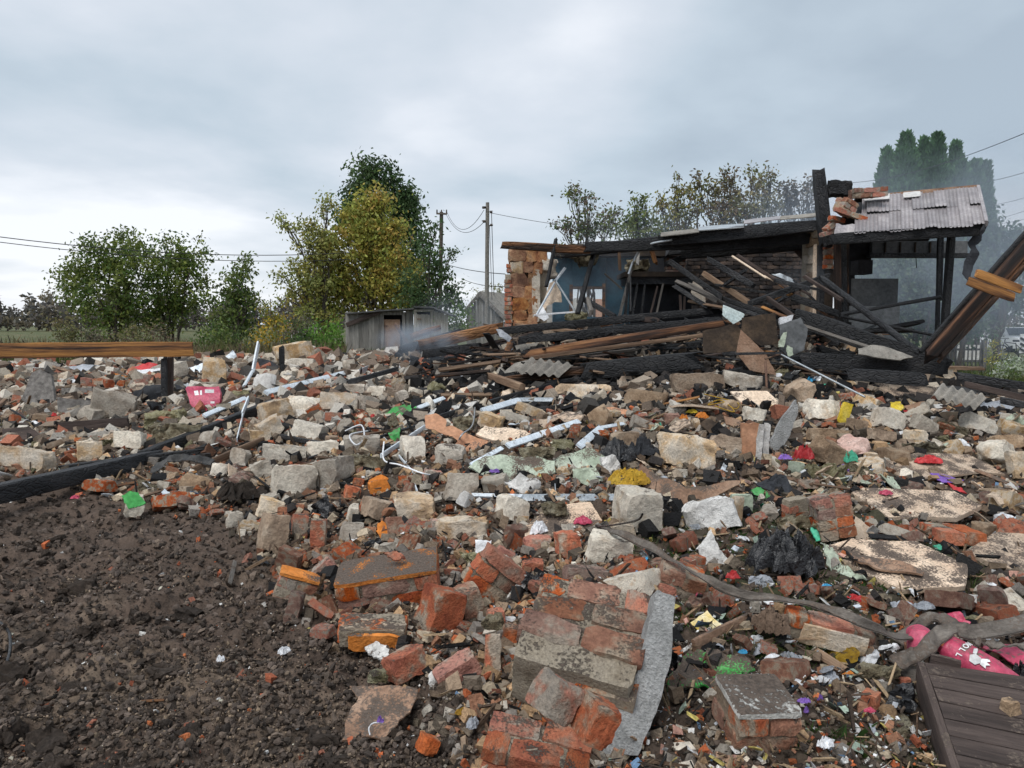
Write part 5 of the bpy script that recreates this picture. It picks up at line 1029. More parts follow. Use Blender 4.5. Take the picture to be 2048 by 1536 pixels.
# ------------------------------------------------------------------ blocks: px, py, w, h, roll, yaw, material, name, label
BL = [
 (225, 806, 108, 66, 14, 20, 'stone_grey', 'mortar_lump', 'big grey mortar lump between the grey panels and the black posts'),
 (183, 830, 64, 36, 8, -30, 'stone_grey', 'mortar_lump', 'grey stone in front of the big grey mortar lump'),
 (360, 741, 38, 44, -14, 35, 'stone_pale', S_, 'tilted beige block just right of the black posts'),
 (430, 742, 50, 66, 4, 20, 'stone_ochre', S_, 'upright brownish block with a rough face above the pink sack'),
 (259, 880, 62, 40, 3, 5, 'stone_pale', S_, 'clean whitish square block in the left rubble'),
 (180, 902, 52, 46, 0, 30, 'stone_ochre', S_, 'tan block left of the whitish square block'),
 (52, 916, 120, 46, 5, -8, 'stone_ochre', S_, 'long pinkish beige block at the left edge'),
 (590, 706, 92, 48, -10, 25, 'stone_ochre', 'boulder', 'big rounded beige boulder behind the black stub'),
 (606, 700, 54, 32, 14, -20, 'stone_pale', S_, 'pale lump against the back of the big rounded boulder'),
 (600, 729, 60, 26, 0, 0, 'stone_pale', S_, 'flat pale slab right below the rounded boulder'),
 (699, 732, 28, 32, -8, 20, 'stone_pale', S_, 'small upright whitish block in front of the shed'),
 (548, 822, 76, 52, -12, 30, 'stone_ochre', S_, 'tan topped block at the left end of the block row'),
 (603, 812, 74, 46, 4, -15, 'stone_pale', S_, 'second block of the row, pale with an orange stain'),
 (677, 804, 82, 42, 4, 10, 'stone_ochre', S_, 'broad ochre faced block, third of the row'),
 (735, 806, 50, 34, 8, 40, 'stone_grey', S_, 'greyish block at the right end of the row'),
 (755, 782, 44, 26, 4, -10, 'stone_pale', S_, 'white flat block above the bright green sheet'),
 (705, 777, 54, 22, 2, 5, 'stone_grey', S_, 'low grey block behind the ochre faced one'),
 (540, 856, 60, 56, -22, 30, 'stone_ochre', S_, 'tan block leaning at the end of the black beam'),
 (618, 864, 82, 48, 12, -20, 'stone_pale', S_, 'long whitish block in the middle of the left rubble'),
 (647, 896, 70, 40, 0, 10, 'stone_pale', S_, 'smooth grey white block under the thin black pipe'),
 (567, 908, 98, 42, 4, 0, 'stone_pale', S_, 'long pale block with a mortar skin left of the pipe end'),
 (722, 890, 84, 42, 0, 12, 'stone_grey', S_, 'dusty grey block behind the thin black pipe'),
 (526, 936, 52, 54, -28, 20, 'stone_pale', S_, 'pale block tipped on its corner left of the two big grey blocks'),
 (588, 962, 98, 76, 5, 24, 'stone_pale', S_, 'larger left one of the two big grey white blocks'),
 (669, 943, 78, 70, -10, -28, 'stone_grey', S_, 'right one of the two big blocks, with a pointed top'),
 (826, 900, 54, 66, 3, 15, 'stone_pale', S_, 'upright beige block left of the terracotta board'),
 (900, 908, 68, 44, 2, -10, 'stone_grey', S_, 'grey tan block under the terracotta board'),
 (921, 972, 78, 62, 2, 12, 'stone_grey', S_, 'weathered grey block below the pale green boards'),
 (827, 1014, 92, 62, -2, 8, 'stone_ochre', S_, 'squared block with an ochre top and white edge'),
 (752, 1014, 62, 60, 20, 40, 'stone_brown', S_, 'brown and white streaked block left of the ochre topped one'),
 (984, 842, 62, 36, 14, -20, 'stone_ochre', S_, 'tan block end left of the split blocks'),
 (1030, 836, 78, 24, 16, 10, 'stone_pale', S_, 'long pale split block'), (1062, 822, 76, 26, 20, 0, 'stone_ochre', S_, 'brown sided split block behind the long pale one'),
 (835, 786, 46, 22, 10, 10, 'stone_pale', S_, 'pale flat piece behind the bright green sheet'), (803, 792, 28, 28, -14, 25, 'stone_grey', S_, 'small grey block left of the pale flat piece'),
 (828, 764, 24, 24, 0, 30, 'stone_pale', S_, 'small whitish pointed block near the knobbed beam'), (875, 730, 26, 20, 0, 10, 'stone_ochre', S_, 'small tan cube above the crossed brown planks'),
 (873, 780, 34, 28, 5, 30, 'insulation_yellow', 'insulation_tuft', 'pale yellow lump of insulation at the left of the level brown board'),
 (1165, 782, 122, 30, 1, 4, 'stone_ochre', S_, 'long ochre topped block lying under the huge black beam'),
 (1292, 798, 98, 38, 5, -5, 'stone_brown', S_, 'scorched squared block left of the big rectangular one'),
 (1395, 765, 112, 44, -2, 3, 'stone_brown', S_, 'big rectangular brownish block under the black pile'),
 (1484, 764, 92, 42, 10, -12, 'stone_pale', S_, 'rounded pale block right of the big rectangular one'),
 (1372, 902, 124, 84, 10, 28, 'stone_ochre', S_, 'large block with a brown crusted top right of the black plastic'),
 (1455, 890, 80, 44, 6, -5, 'stone_brown', S_, 'brown block behind the standing slabs'),
 (1250, 878, 60, 34, 0, 0, 'stone_brown', S_, 'low brown block behind the black plastic'),
 (1276, 1022, 92, 106, 4, 14, 'stone_pale', S_, 'tall dirty white block under the yellow cloth'),
 (1425, 1028, 124, 76, -8, 10, 'plaster_white', 'plaster_lump', 'crumpled white plaster lump under the warped brown sheet'),
 (1474, 1022, 34, 74, 6, 20, 'stone_ochre', S_, 'tan edged upright stone at the right of the white plaster lump'),
 (1022, 1012, 66, 74, 14, 30, 'stone_pale', S_, 'wedge shaped pale stone in front of the metal track'),
 (925, 1058, 118, 56, -6, -8, 'stone_ochre', S_, 'flat tan slab left of the speckled board'),
 (1214, 1098, 106, 74, 10, 12, 'stone_pale', S_, 'round edged grey white block under the end of the long strap'),
 (705, 1062, 52, 48, 12, 25, 'stone_grey', S_, 'dark grey squared stone in the brick row on the left'),
 (1483, 1005, 44, 40, 0, 0, 'paint_pale_green', 'painted_plaster', 'pale green plaster piece next to the white lump'),
 (1460, 814, 42, 36, -16, 20, 'stone_ochre', S_, 'small tan block above the pink brown board'), (1508, 830, 46, 34, 10, 0, 'stone_pale', S_, 'pale round lump under the tilted beige board'),
 (1345, 838, 34, 26, 0, 15, 'brick_dull', 'brick', 'dark red brick piece left of the yellow scraps'),
 (1600, 785, 60, 56, -20, 20, 'stone_brown', S_, 'brown stone behind the thin upright grey slab'),
 (1648, 822, 76, 50, 8, 10, 'stone_pale', S_, 'whitish block with a grey patch left of the yellow painted plaster'),
 (1690, 826, 22, 56, 16, 0, 'paint_yellow', 'painted_plaster', 'yellow painted plaster plate standing on edge'),
 (1712, 850, 44, 30, 10, 0, 'stone_brown', S_, 'shadowed tan block beneath the yellow painted plate'),
 (1772, 838, 72, 54, 12, 14, 'stone_pale', S_, 'block with an ochre patch under the yellow paint flake'),
 (1762, 868, 62, 36, 12, 8, 'stone_brown', S_, 'brown block under the one with the ochre patch'),
 (1848, 852, 56, 46, 30, 0, 'stone_grey', S_, 'thin grey slab hanging in the right rubble'), (1830, 872, 44, 34, 10, 20, 'stone_ochre', S_, 'small tan block below the thin grey slab'),
 (1892, 753, 56, 36, -3, 14, 'stone_ochre', S_, 'squared beige block standing on the corrugated slate'),
 (1955, 850, 78, 46, 20, 10, 'stone_pale', S_, 'pale crumbly lump below the silver film'),
 (1990, 906, 84, 64, 24, 35, 'stone_pale', S_, 'beige block tipped on its corner near the right edge'), (2038, 930, 44, 66, 0, 0, 'stone_ochre', S_, 'upright tan block cut by the right edge'),
 (1656, 906, 84, 66, 24, 20, 'stone_brown', S_, 'brown block with a dirty top left of the pink film'), (1655, 870, 84, 30, 4, 0, 'stone_brown', S_, 'flat brown stone behind the pink film'),
 (1740, 915, 32, 22, 0, 20, 'stone_ochre', S_, 'small tan stone between the pink film and the far speckled sheet'),
 (2010, 884, 60, 34, 0, 0, 'stone_brown', S_, 'dull brown stone behind the tipped beige block'),
 (470, 1040, 34, 40, 0, 30, 'stone_pale', S_, 'small whitish stone at the edge of the soil left of the bricks'), (440, 940, 40, 32, 10, 20, 'stone_pale', S_, 'pale split stone below the brown splintered plank'),
 (393, 962, 64, 40, 10, 10, 'stone_brown', S_, 'flat brown stone below the black beam'), (270, 1014, 44, 56, 14, 20, 'stone_pale', 'painted_plaster', 'plaster lump with bright green paint on the soil at the left'),
 (520, 870, 40, 40, 0, 30, 'stone_ochre', S_, 'small ochre block at the foot of the folded strip'), (480, 915, 36, 44, 10, 0, 'stone_grey', S_, 'narrow grey stone left of the tipped pale block'),
 (1110, 1050 - 30, 50, 30, 0, 0, 'insulation', 'insulation_tuft', 'tuft of insulation on the edge of the speckled board'),
 (1075, 905, 70, 22, 0, 0, 'insulation', 'insulation_tuft', 'brown matted insulation on top of the pale green boards'), (1125, 890, 44, 22, 0, 0, 'insulation_yellow', 'insulation_tuft', 'bright yellow insulation behind the pale green boards'),
 (928, 850, 46, 30, 0, 0, 'insulation', 'insulation_tuft', 'fluffy insulation beside the terracotta board'), (330, 838, 86, 36, -10, 0, 'insulation_yellow', 'insulation_tuft', 'yellow insulation slab left of the pink sack'),
 (350, 868, 100, 40, 0, 0, 'insulation', 'insulation_tuft', 'brown tangled insulation under the yellow slab'), (480, 792, 44, 22, 0, 0, 'insulation_yellow', 'insulation_tuft', 'yellow insulation right of the pink sack'),
 (736, 925, 76, 30, 0, 0, 'insulation', 'insulation_tuft', 'brown insulation between the grey blocks and the white strip'), (945, 1120, 50, 30, 0, 0, 'insulation_yellow', 'insulation_tuft', 'insulation between the orange topped chunk and the white gable chunk'),
 (756, 1352, 36, 26, 0, 0, 'insulation_yellow', 'insulation_tuft', 'round yellow insulation ball on the soil above the torn board'), (1752, 1345, 88, 30, 0, 0, 'insulation', 'insulation_tuft', 'flat brown insulation pad left of the grey ribbon'),
 (1660, 1065, 60, 44, 0, 0, 'insulation_yellow', 'insulation_tuft', 'pale insulation above the black bag'), (1600, 1045, 90, 26, 0, 0, 'insulation', 'insulation_tuft', 'matted insulation behind the black bag'), (985, 1235 + 10, 40, 26, 0, 0, 'insulation', 'insulation_tuft', 'insulation tuft on the dirt covered brick'),
 (1945, 1240, 30, 18, 0, 0, 'insulation_yellow', 'insulation_tuft', 'small yellow insulation behind the pink roll'), (1800, 1448 + 8, 40, 40, 0, 0, 'insulation', 'insulation_tuft', 'fluffy insulation lump below the black plastic at the deck'),
 # bricks
 (130, 757, 20, 18, 0, 0, 'stone_brown', 'brick', 'tan brick at the left end of the far red brick row'), (150, 757, 22, 15, 0, 10, 'brick_dull', 'brick', 'dark brick, second of the far red brick row'), (173, 763, 24, 18, 5, 20, 'brick', 'brick', 'red brick, third of the far red brick row'), (197, 764, 28, 18, -8, 30, 'brick', 'brick', 'large red brick in the middle of the far row'), (218, 768, 20, 22, 0, 40, 'brick', 'brick', 'red brick standing on end in the far row'), (241, 755, 28, 14, 12, 0, 'paint_orange', 'brick', 'bright orange faced brick in the far row'), (244, 768, 16, 16, 0, 0, 'brick', 'brick', 'small red brick under the bright orange one'), (262, 768, 20, 12, 0, 0, 'stone_brown', 'brick', 'tan brick right of the bright orange one'), (283, 766, 26, 18, 0, 30, 'brick', 'brick', 'red brick near the right end of the far row'), (298, 758, 22, 18, 0, 10, 'brick_dull', 'brick', 'last brick of the far red row'),
 (630, 824, 40, 34, -28, 20, 'brick', 'brick', 'red brick leaning between the pale blocks of the row'), (676, 834, 56, 22, 4, 10, 'brick_bright', 'brick', 'orange red brick under the broad ochre block'), (718, 964, 24, 18, 10, 0, 'brick_bright', 'brick', 'small orange brick right of the two big blocks'), (704, 985, 36, 36, 20, 20, 'brick_bright', 'brick', 'crumbling orange brick below the right big block'),
 (643, 926, 20, 16, 0, 10, 'brick_bright', 'brick', 'small red brick peeping out between the two big blocks'), (615, 934, 36, 16, 0, 0, 'brick_dull', 'brick', 'dull brick on the crest of the larger big block'), (865, 952, 44, 30, 12, 20, 'brick', 'brick', 'red brick left of the weathered grey block'), (815, 962, 40, 24, 0, 15, 'brick', 'brick', 'red brick under the broad end of the white strip'), (790, 763, 40, 12, 0, 0, 'brick_dull', 'brick', 'red brick under the knobbed beam'), (676, 760, 34, 16, 10, 0, 'brick', 'brick', 'red brick under the far end of the pale blue profile'),
 (664, 882, 26, 24, 0, 30, 'stone_brown', 'brick', 'brown brick end left of the cable coil'), (758, 972, 50, 32, -10, 20, 'paint_orange', 'brick', 'brick with a clean orange painted face in the centre left'),
 (546, 1064, 58, 92, 14, 30, 'stone_brown', 'brick', 'tall brown brick at the left end of the near brick row'), (540, 1018, 60, 54, 20, 20, 'stone_ochre', 'brick', 'brick with a red top leaning behind the near row'), (600, 1052, 34, 60, 4, 25, 'brick', 'brick', 'narrow red brown brick, second of the near row'), (637, 1068, 34, 70, 4, 10, 'brick', 'brick', 'upright red brick in the middle of the near row'), (585, 1022, 60, 30, -8, 0, 'brick_dull', 'brick', 'brick lying across the back of the near row'),
 (650, 1138, 60, 46, -38, 15, 'brick', 'brick', 'small brick leaning against the mortar coated double brick'),
 (880, 1222, 84, 128, 20, 30, 'brick', 'brick', 'large upright red brick left of the white gable chunk'), (938, 1205, 56, 84, -14, 24, 'brick_dull', 'brick', 'brick coated with mortar right of the large upright brick'), (812, 1327, 92, 62, -8, 40, 'brick', 'brick', 'red brick with dirt on top beside the white scraps'), (914, 1342, 122, 62, -26, 18, 'brick', 'brick', 'long red brick with white plaster on its end'), (975, 1180, 40, 46, 0, 10, 'brick_bright', 'brick', 'small bright brick under the gable chunk'), (992, 1245, 38, 62, 0, 10, 'brick_bright', 'brick', 'bright crumbling brick left of the big brick slab'), (1022, 1272, 40, 56, 14, 0, 'brick_bright', 'brick', 'crumbled orange brick at the corner of the big slab'), (985, 1310, 34, 100, 2, 6, 'brick', 'brick', 'tall thin red brick beside the dark upright lath'),
 (1110, 1392, 96, 112, 34, 24, 'brick', 'brick', 'left loose brick lying on the big brick slab'), (1186, 1438, 96, 112, 26, 14, 'brick', 'brick', 'right loose brick lying on the big brick slab'), (855, 1490, 46, 52, 30, 20, 'brick_bright', 'brick', 'orange brick shard stuck in the soil near the bottom'), (1742, 1398, 32, 34, 0, 40, 'brick_bright', 'brick', 'small rounded brick piece on the soil left of the deck'), (1810, 1362, 22, 14, 0, 0, 'brick_bright', 'brick', 'orange chip behind the black plastic at the deck'),
 (1075, 1090, 60, 38, 0, 10, 'brick', 'brick', 'red brick under the front edge of the speckled board'), (1135, 1090, 52, 66, -6, 10, 'brick', 'brick', 'broad brick between the speckled board and the round edged block'), (1065, 1135, 44, 36, 0, 0, 'brick_bright', 'brick', 'orange brick right of the gable chunk'), (1170, 1152, 100, 46, 8, 8, 'brick_dull', 'brick', 'mortar smeared brick behind the big brick slab'), (1010, 1110, 50, 34, 30, 0, 'brick', 'brick', 'brick behind the top of the gable chunk'),
 (2020, 1415, 34, 36, 0, 20, 'stone_brown', 'dirt_lump', 'brown lump of earth lying on the dark deck'),
 (790, 1055, 40, 50, 0, 20, 'brick_dull', 'brick', 'dull brick standing behind the orange shard'), (1615, 968, 40, 22, 0, 0, 'brick_dull', 'brick', 'dull brick above the tall brick chunk'), (880, 1012 + 40, 40, 34, 0, 20, 'brick', 'brick', 'brick left of the flat tan slab'), (1690, 770, 44, 18, 0, 0, 'stone_ochre', S_, 'tan stone beside the black board end'), (1245, 1060, 60, 34, 0, 0, 'stone_ochre', S_, 'tan stone at the foot of the tall dirty white block'),
]
LIFT = {(1110, 1392): .40, (1186, 1438): .36, (2020, 1415): .20, (1250, 958): .2, (756, 1352): .05, (1110, 1020): .12, (1075, 905): .12, (985, 1245): .15}
def place_chunk(px, py, w_, h_, roll, yaw, m_, nm, lb, n=None, group=None):
    g = G(px, py + h_ * .40, LIFT.get((px, py), .03)); Y = g.y; m = Y / FPX
    W_, H_ = w_ * m * .96, h_ * m * .90
    if 'brick' == nm: D_ = min(W_, H_) * 1.0 if W_ < .3 else .12
    else: D_ = max(min(W_, H_) * .9, .04)
    if m_ in ('paint_yellow', 'paint_pale_green') and nm == 'painted_plaster': D_ = .05
    H_ *= .93
    fluffy = nm == 'insulation_tuft'
    W2 = W_ / (abs(math.cos(R(yaw))) + .45 * abs(math.sin(R(yaw))))
    W2, H2 = W2 * (1 - .006 * min(abs(roll), 30)), H_ * (1 - .006 * min(abs(roll), 30))
    c = P(px, py, Y + D_ * .35)
    me = chunk(nm, (W2, D_, H2), m_, n=n or (11 if w_ > 40 else 7), cuts=4 if nm == 'brick' else 7, cutmax=.14 if nm == 'brick' else .2, rough=.26 if fluffy else (.06 if nm == 'brick' else .065), seed=seed(), ang=80 if fluffy else 38)
    o = link(nm, me, None, Matrix.Translation(c) @ Euler((R(RNG.uniform(-14, 4)), R(-roll if False else roll), R(yaw))).to_matrix().to_4x4())
    cat = {'stone': 'stone block', 'brick': 'brick', 'insulation_tuft': 'insulation', 'boulder': 'boulder', 'mortar_lump': 'mortar', 'plaster_lump': 'plaster', 'painted_plaster': 'painted plaster', 'dirt_lump': 'earth'}[nm]
    tag(o, lb, cat, group or {'stone': 'stone blocks from the fallen walls', 'brick': 'loose bricks in the rubble', 'insulation_tuft': 'tufts of mineral wool'}.get(nm))
    return o
for t in BL:
    place_chunk(*t); MASKR.append((t[0] - t[2] / 2, t[1] - t[3] / 2, t[0] + t[2] / 2, t[1] + t[3] / 2))
# ------------------------------------------------------------------ brickwork chunks in the foreground
masonry(780, 1165, None, 2, 2, 2, (10, -8, 4), wpx=215, label='wide brick chunk whose dirty top is painted orange', mat='brick', core='mortar', top=None, sc_=1.15, stucco=('top', 'paint_orange_dirty'))
masonry(592, 1174, None, 1, 1, 2, (6, 20, 14), wpx=90, label='mortar coated double brick with an orange top edge on the soil', mat='brick_dull', miss=.2, sc_=1.12, stucco=('top', 'paint_orange'))
masonry(746, 1260, None, 1, 1, 1, (10, 2, 6), wpx=150, label='low brick with a rough orange plaster face', mat='brick', miss=0, sc_=1.4, stucco=('front', 'paint_orange'))
masonry(988, 1150, None, 1, 1, 3, (0, 40, 14), wpx=112, label='tilted brick chunk like a gable with white plaster on its back edge', mat='brick', miss=.1, sc_=1.25, stucco=('right', 'plaster_white'))
masonry(1180, 1250, None, 2, 3, 2, (22, 8, -12), wpx=275, label='big brick slab with open rows of bricks in the foreground, upper part', lift=.10, mat='brick', miss=.05, sc_=1.28)
masonry(1150, 1345, None, 2, 2, 4, (24, 10, -14), wpx=290, label='stepped lower part of the big brick slab, under the two loose bricks', mat='brick_dull', miss=.45, sc_=1.16)
masonry(1075, 1505, None, 2, 2, 2, (14, 8, -10), wpx=240, label='brick chunk with muddy top at the very bottom of the picture', mat='brick_bright', miss=.15, sc_=1.02)
masonry(1358, 1160, None, 1, 2, 2, (18, -4, 82), wpx=105, label='brick slab with three mortar joints facing up, right of the round grey block', mat='brick', miss=.05, sc_=1.25, cat='brickwork')
masonry(1655, 1262, None, 2, 1, 2, (12, 12, -6), wpx=185, label='long brickwork piece showing a smooth mortar face, under the dark strap', mat='brick', miss=.1, sc_=1.0, stucco=('front', 'stone_ochre'))
masonry(1510, 1430, None, 1, 2, 2, (8, 2, 6), wpx=150, label='brick block with a white plastered, dirt strewn top beside the green board', mat='brick_dull', miss=.15, sc_=1.22, stucco=('top', 'plaster_dirty'), core='stone_brown')
masonry(1905, 1068, None, 1, 2, 1, (4, 0, 90), wpx=92, label='row of brick ends carrying the speckled six sided board', mat='brick_bright', miss=0, sc_=1.15)
masonry(1662, 1030, None, 1, 2, 4, (-10, 4, 84), wpx=78, label='tall brick chunk with long upright joints left of the six sided board', mat='brick', miss=0, sc_=1.0)
masonry(1590, 1015, None, 1, 1, 3, (4, -4, 20), wpx=58, label='brick chunk with an orange face behind the black cloth', mat='brick', miss=.2, sc_=1.1)
masonry(1385, 1130, None, 1, 1, 2, (0, 0, 30), wpx=60, label='orange brick pair behind the grey strap', mat='brick_bright', miss=.1)
# wall foundation lines
fd = empty('brick_footing', P(1800, 905, 7.6), label='low course of tan bricks above the far speckled sheet', cat='brickwork', group='broken pieces of brick wall')
for i in range(11): o = link('brick', random.choice(BRX['brick_dull']), None, Matrix.Translation(P(1690 + i * 40 * .98, 902 - i * .6, 7.6 + .02 * i)) @ Euler((0, 0, RNG.normal() * .06)).to_matrix().to_4x4()); fixp(o, fd)
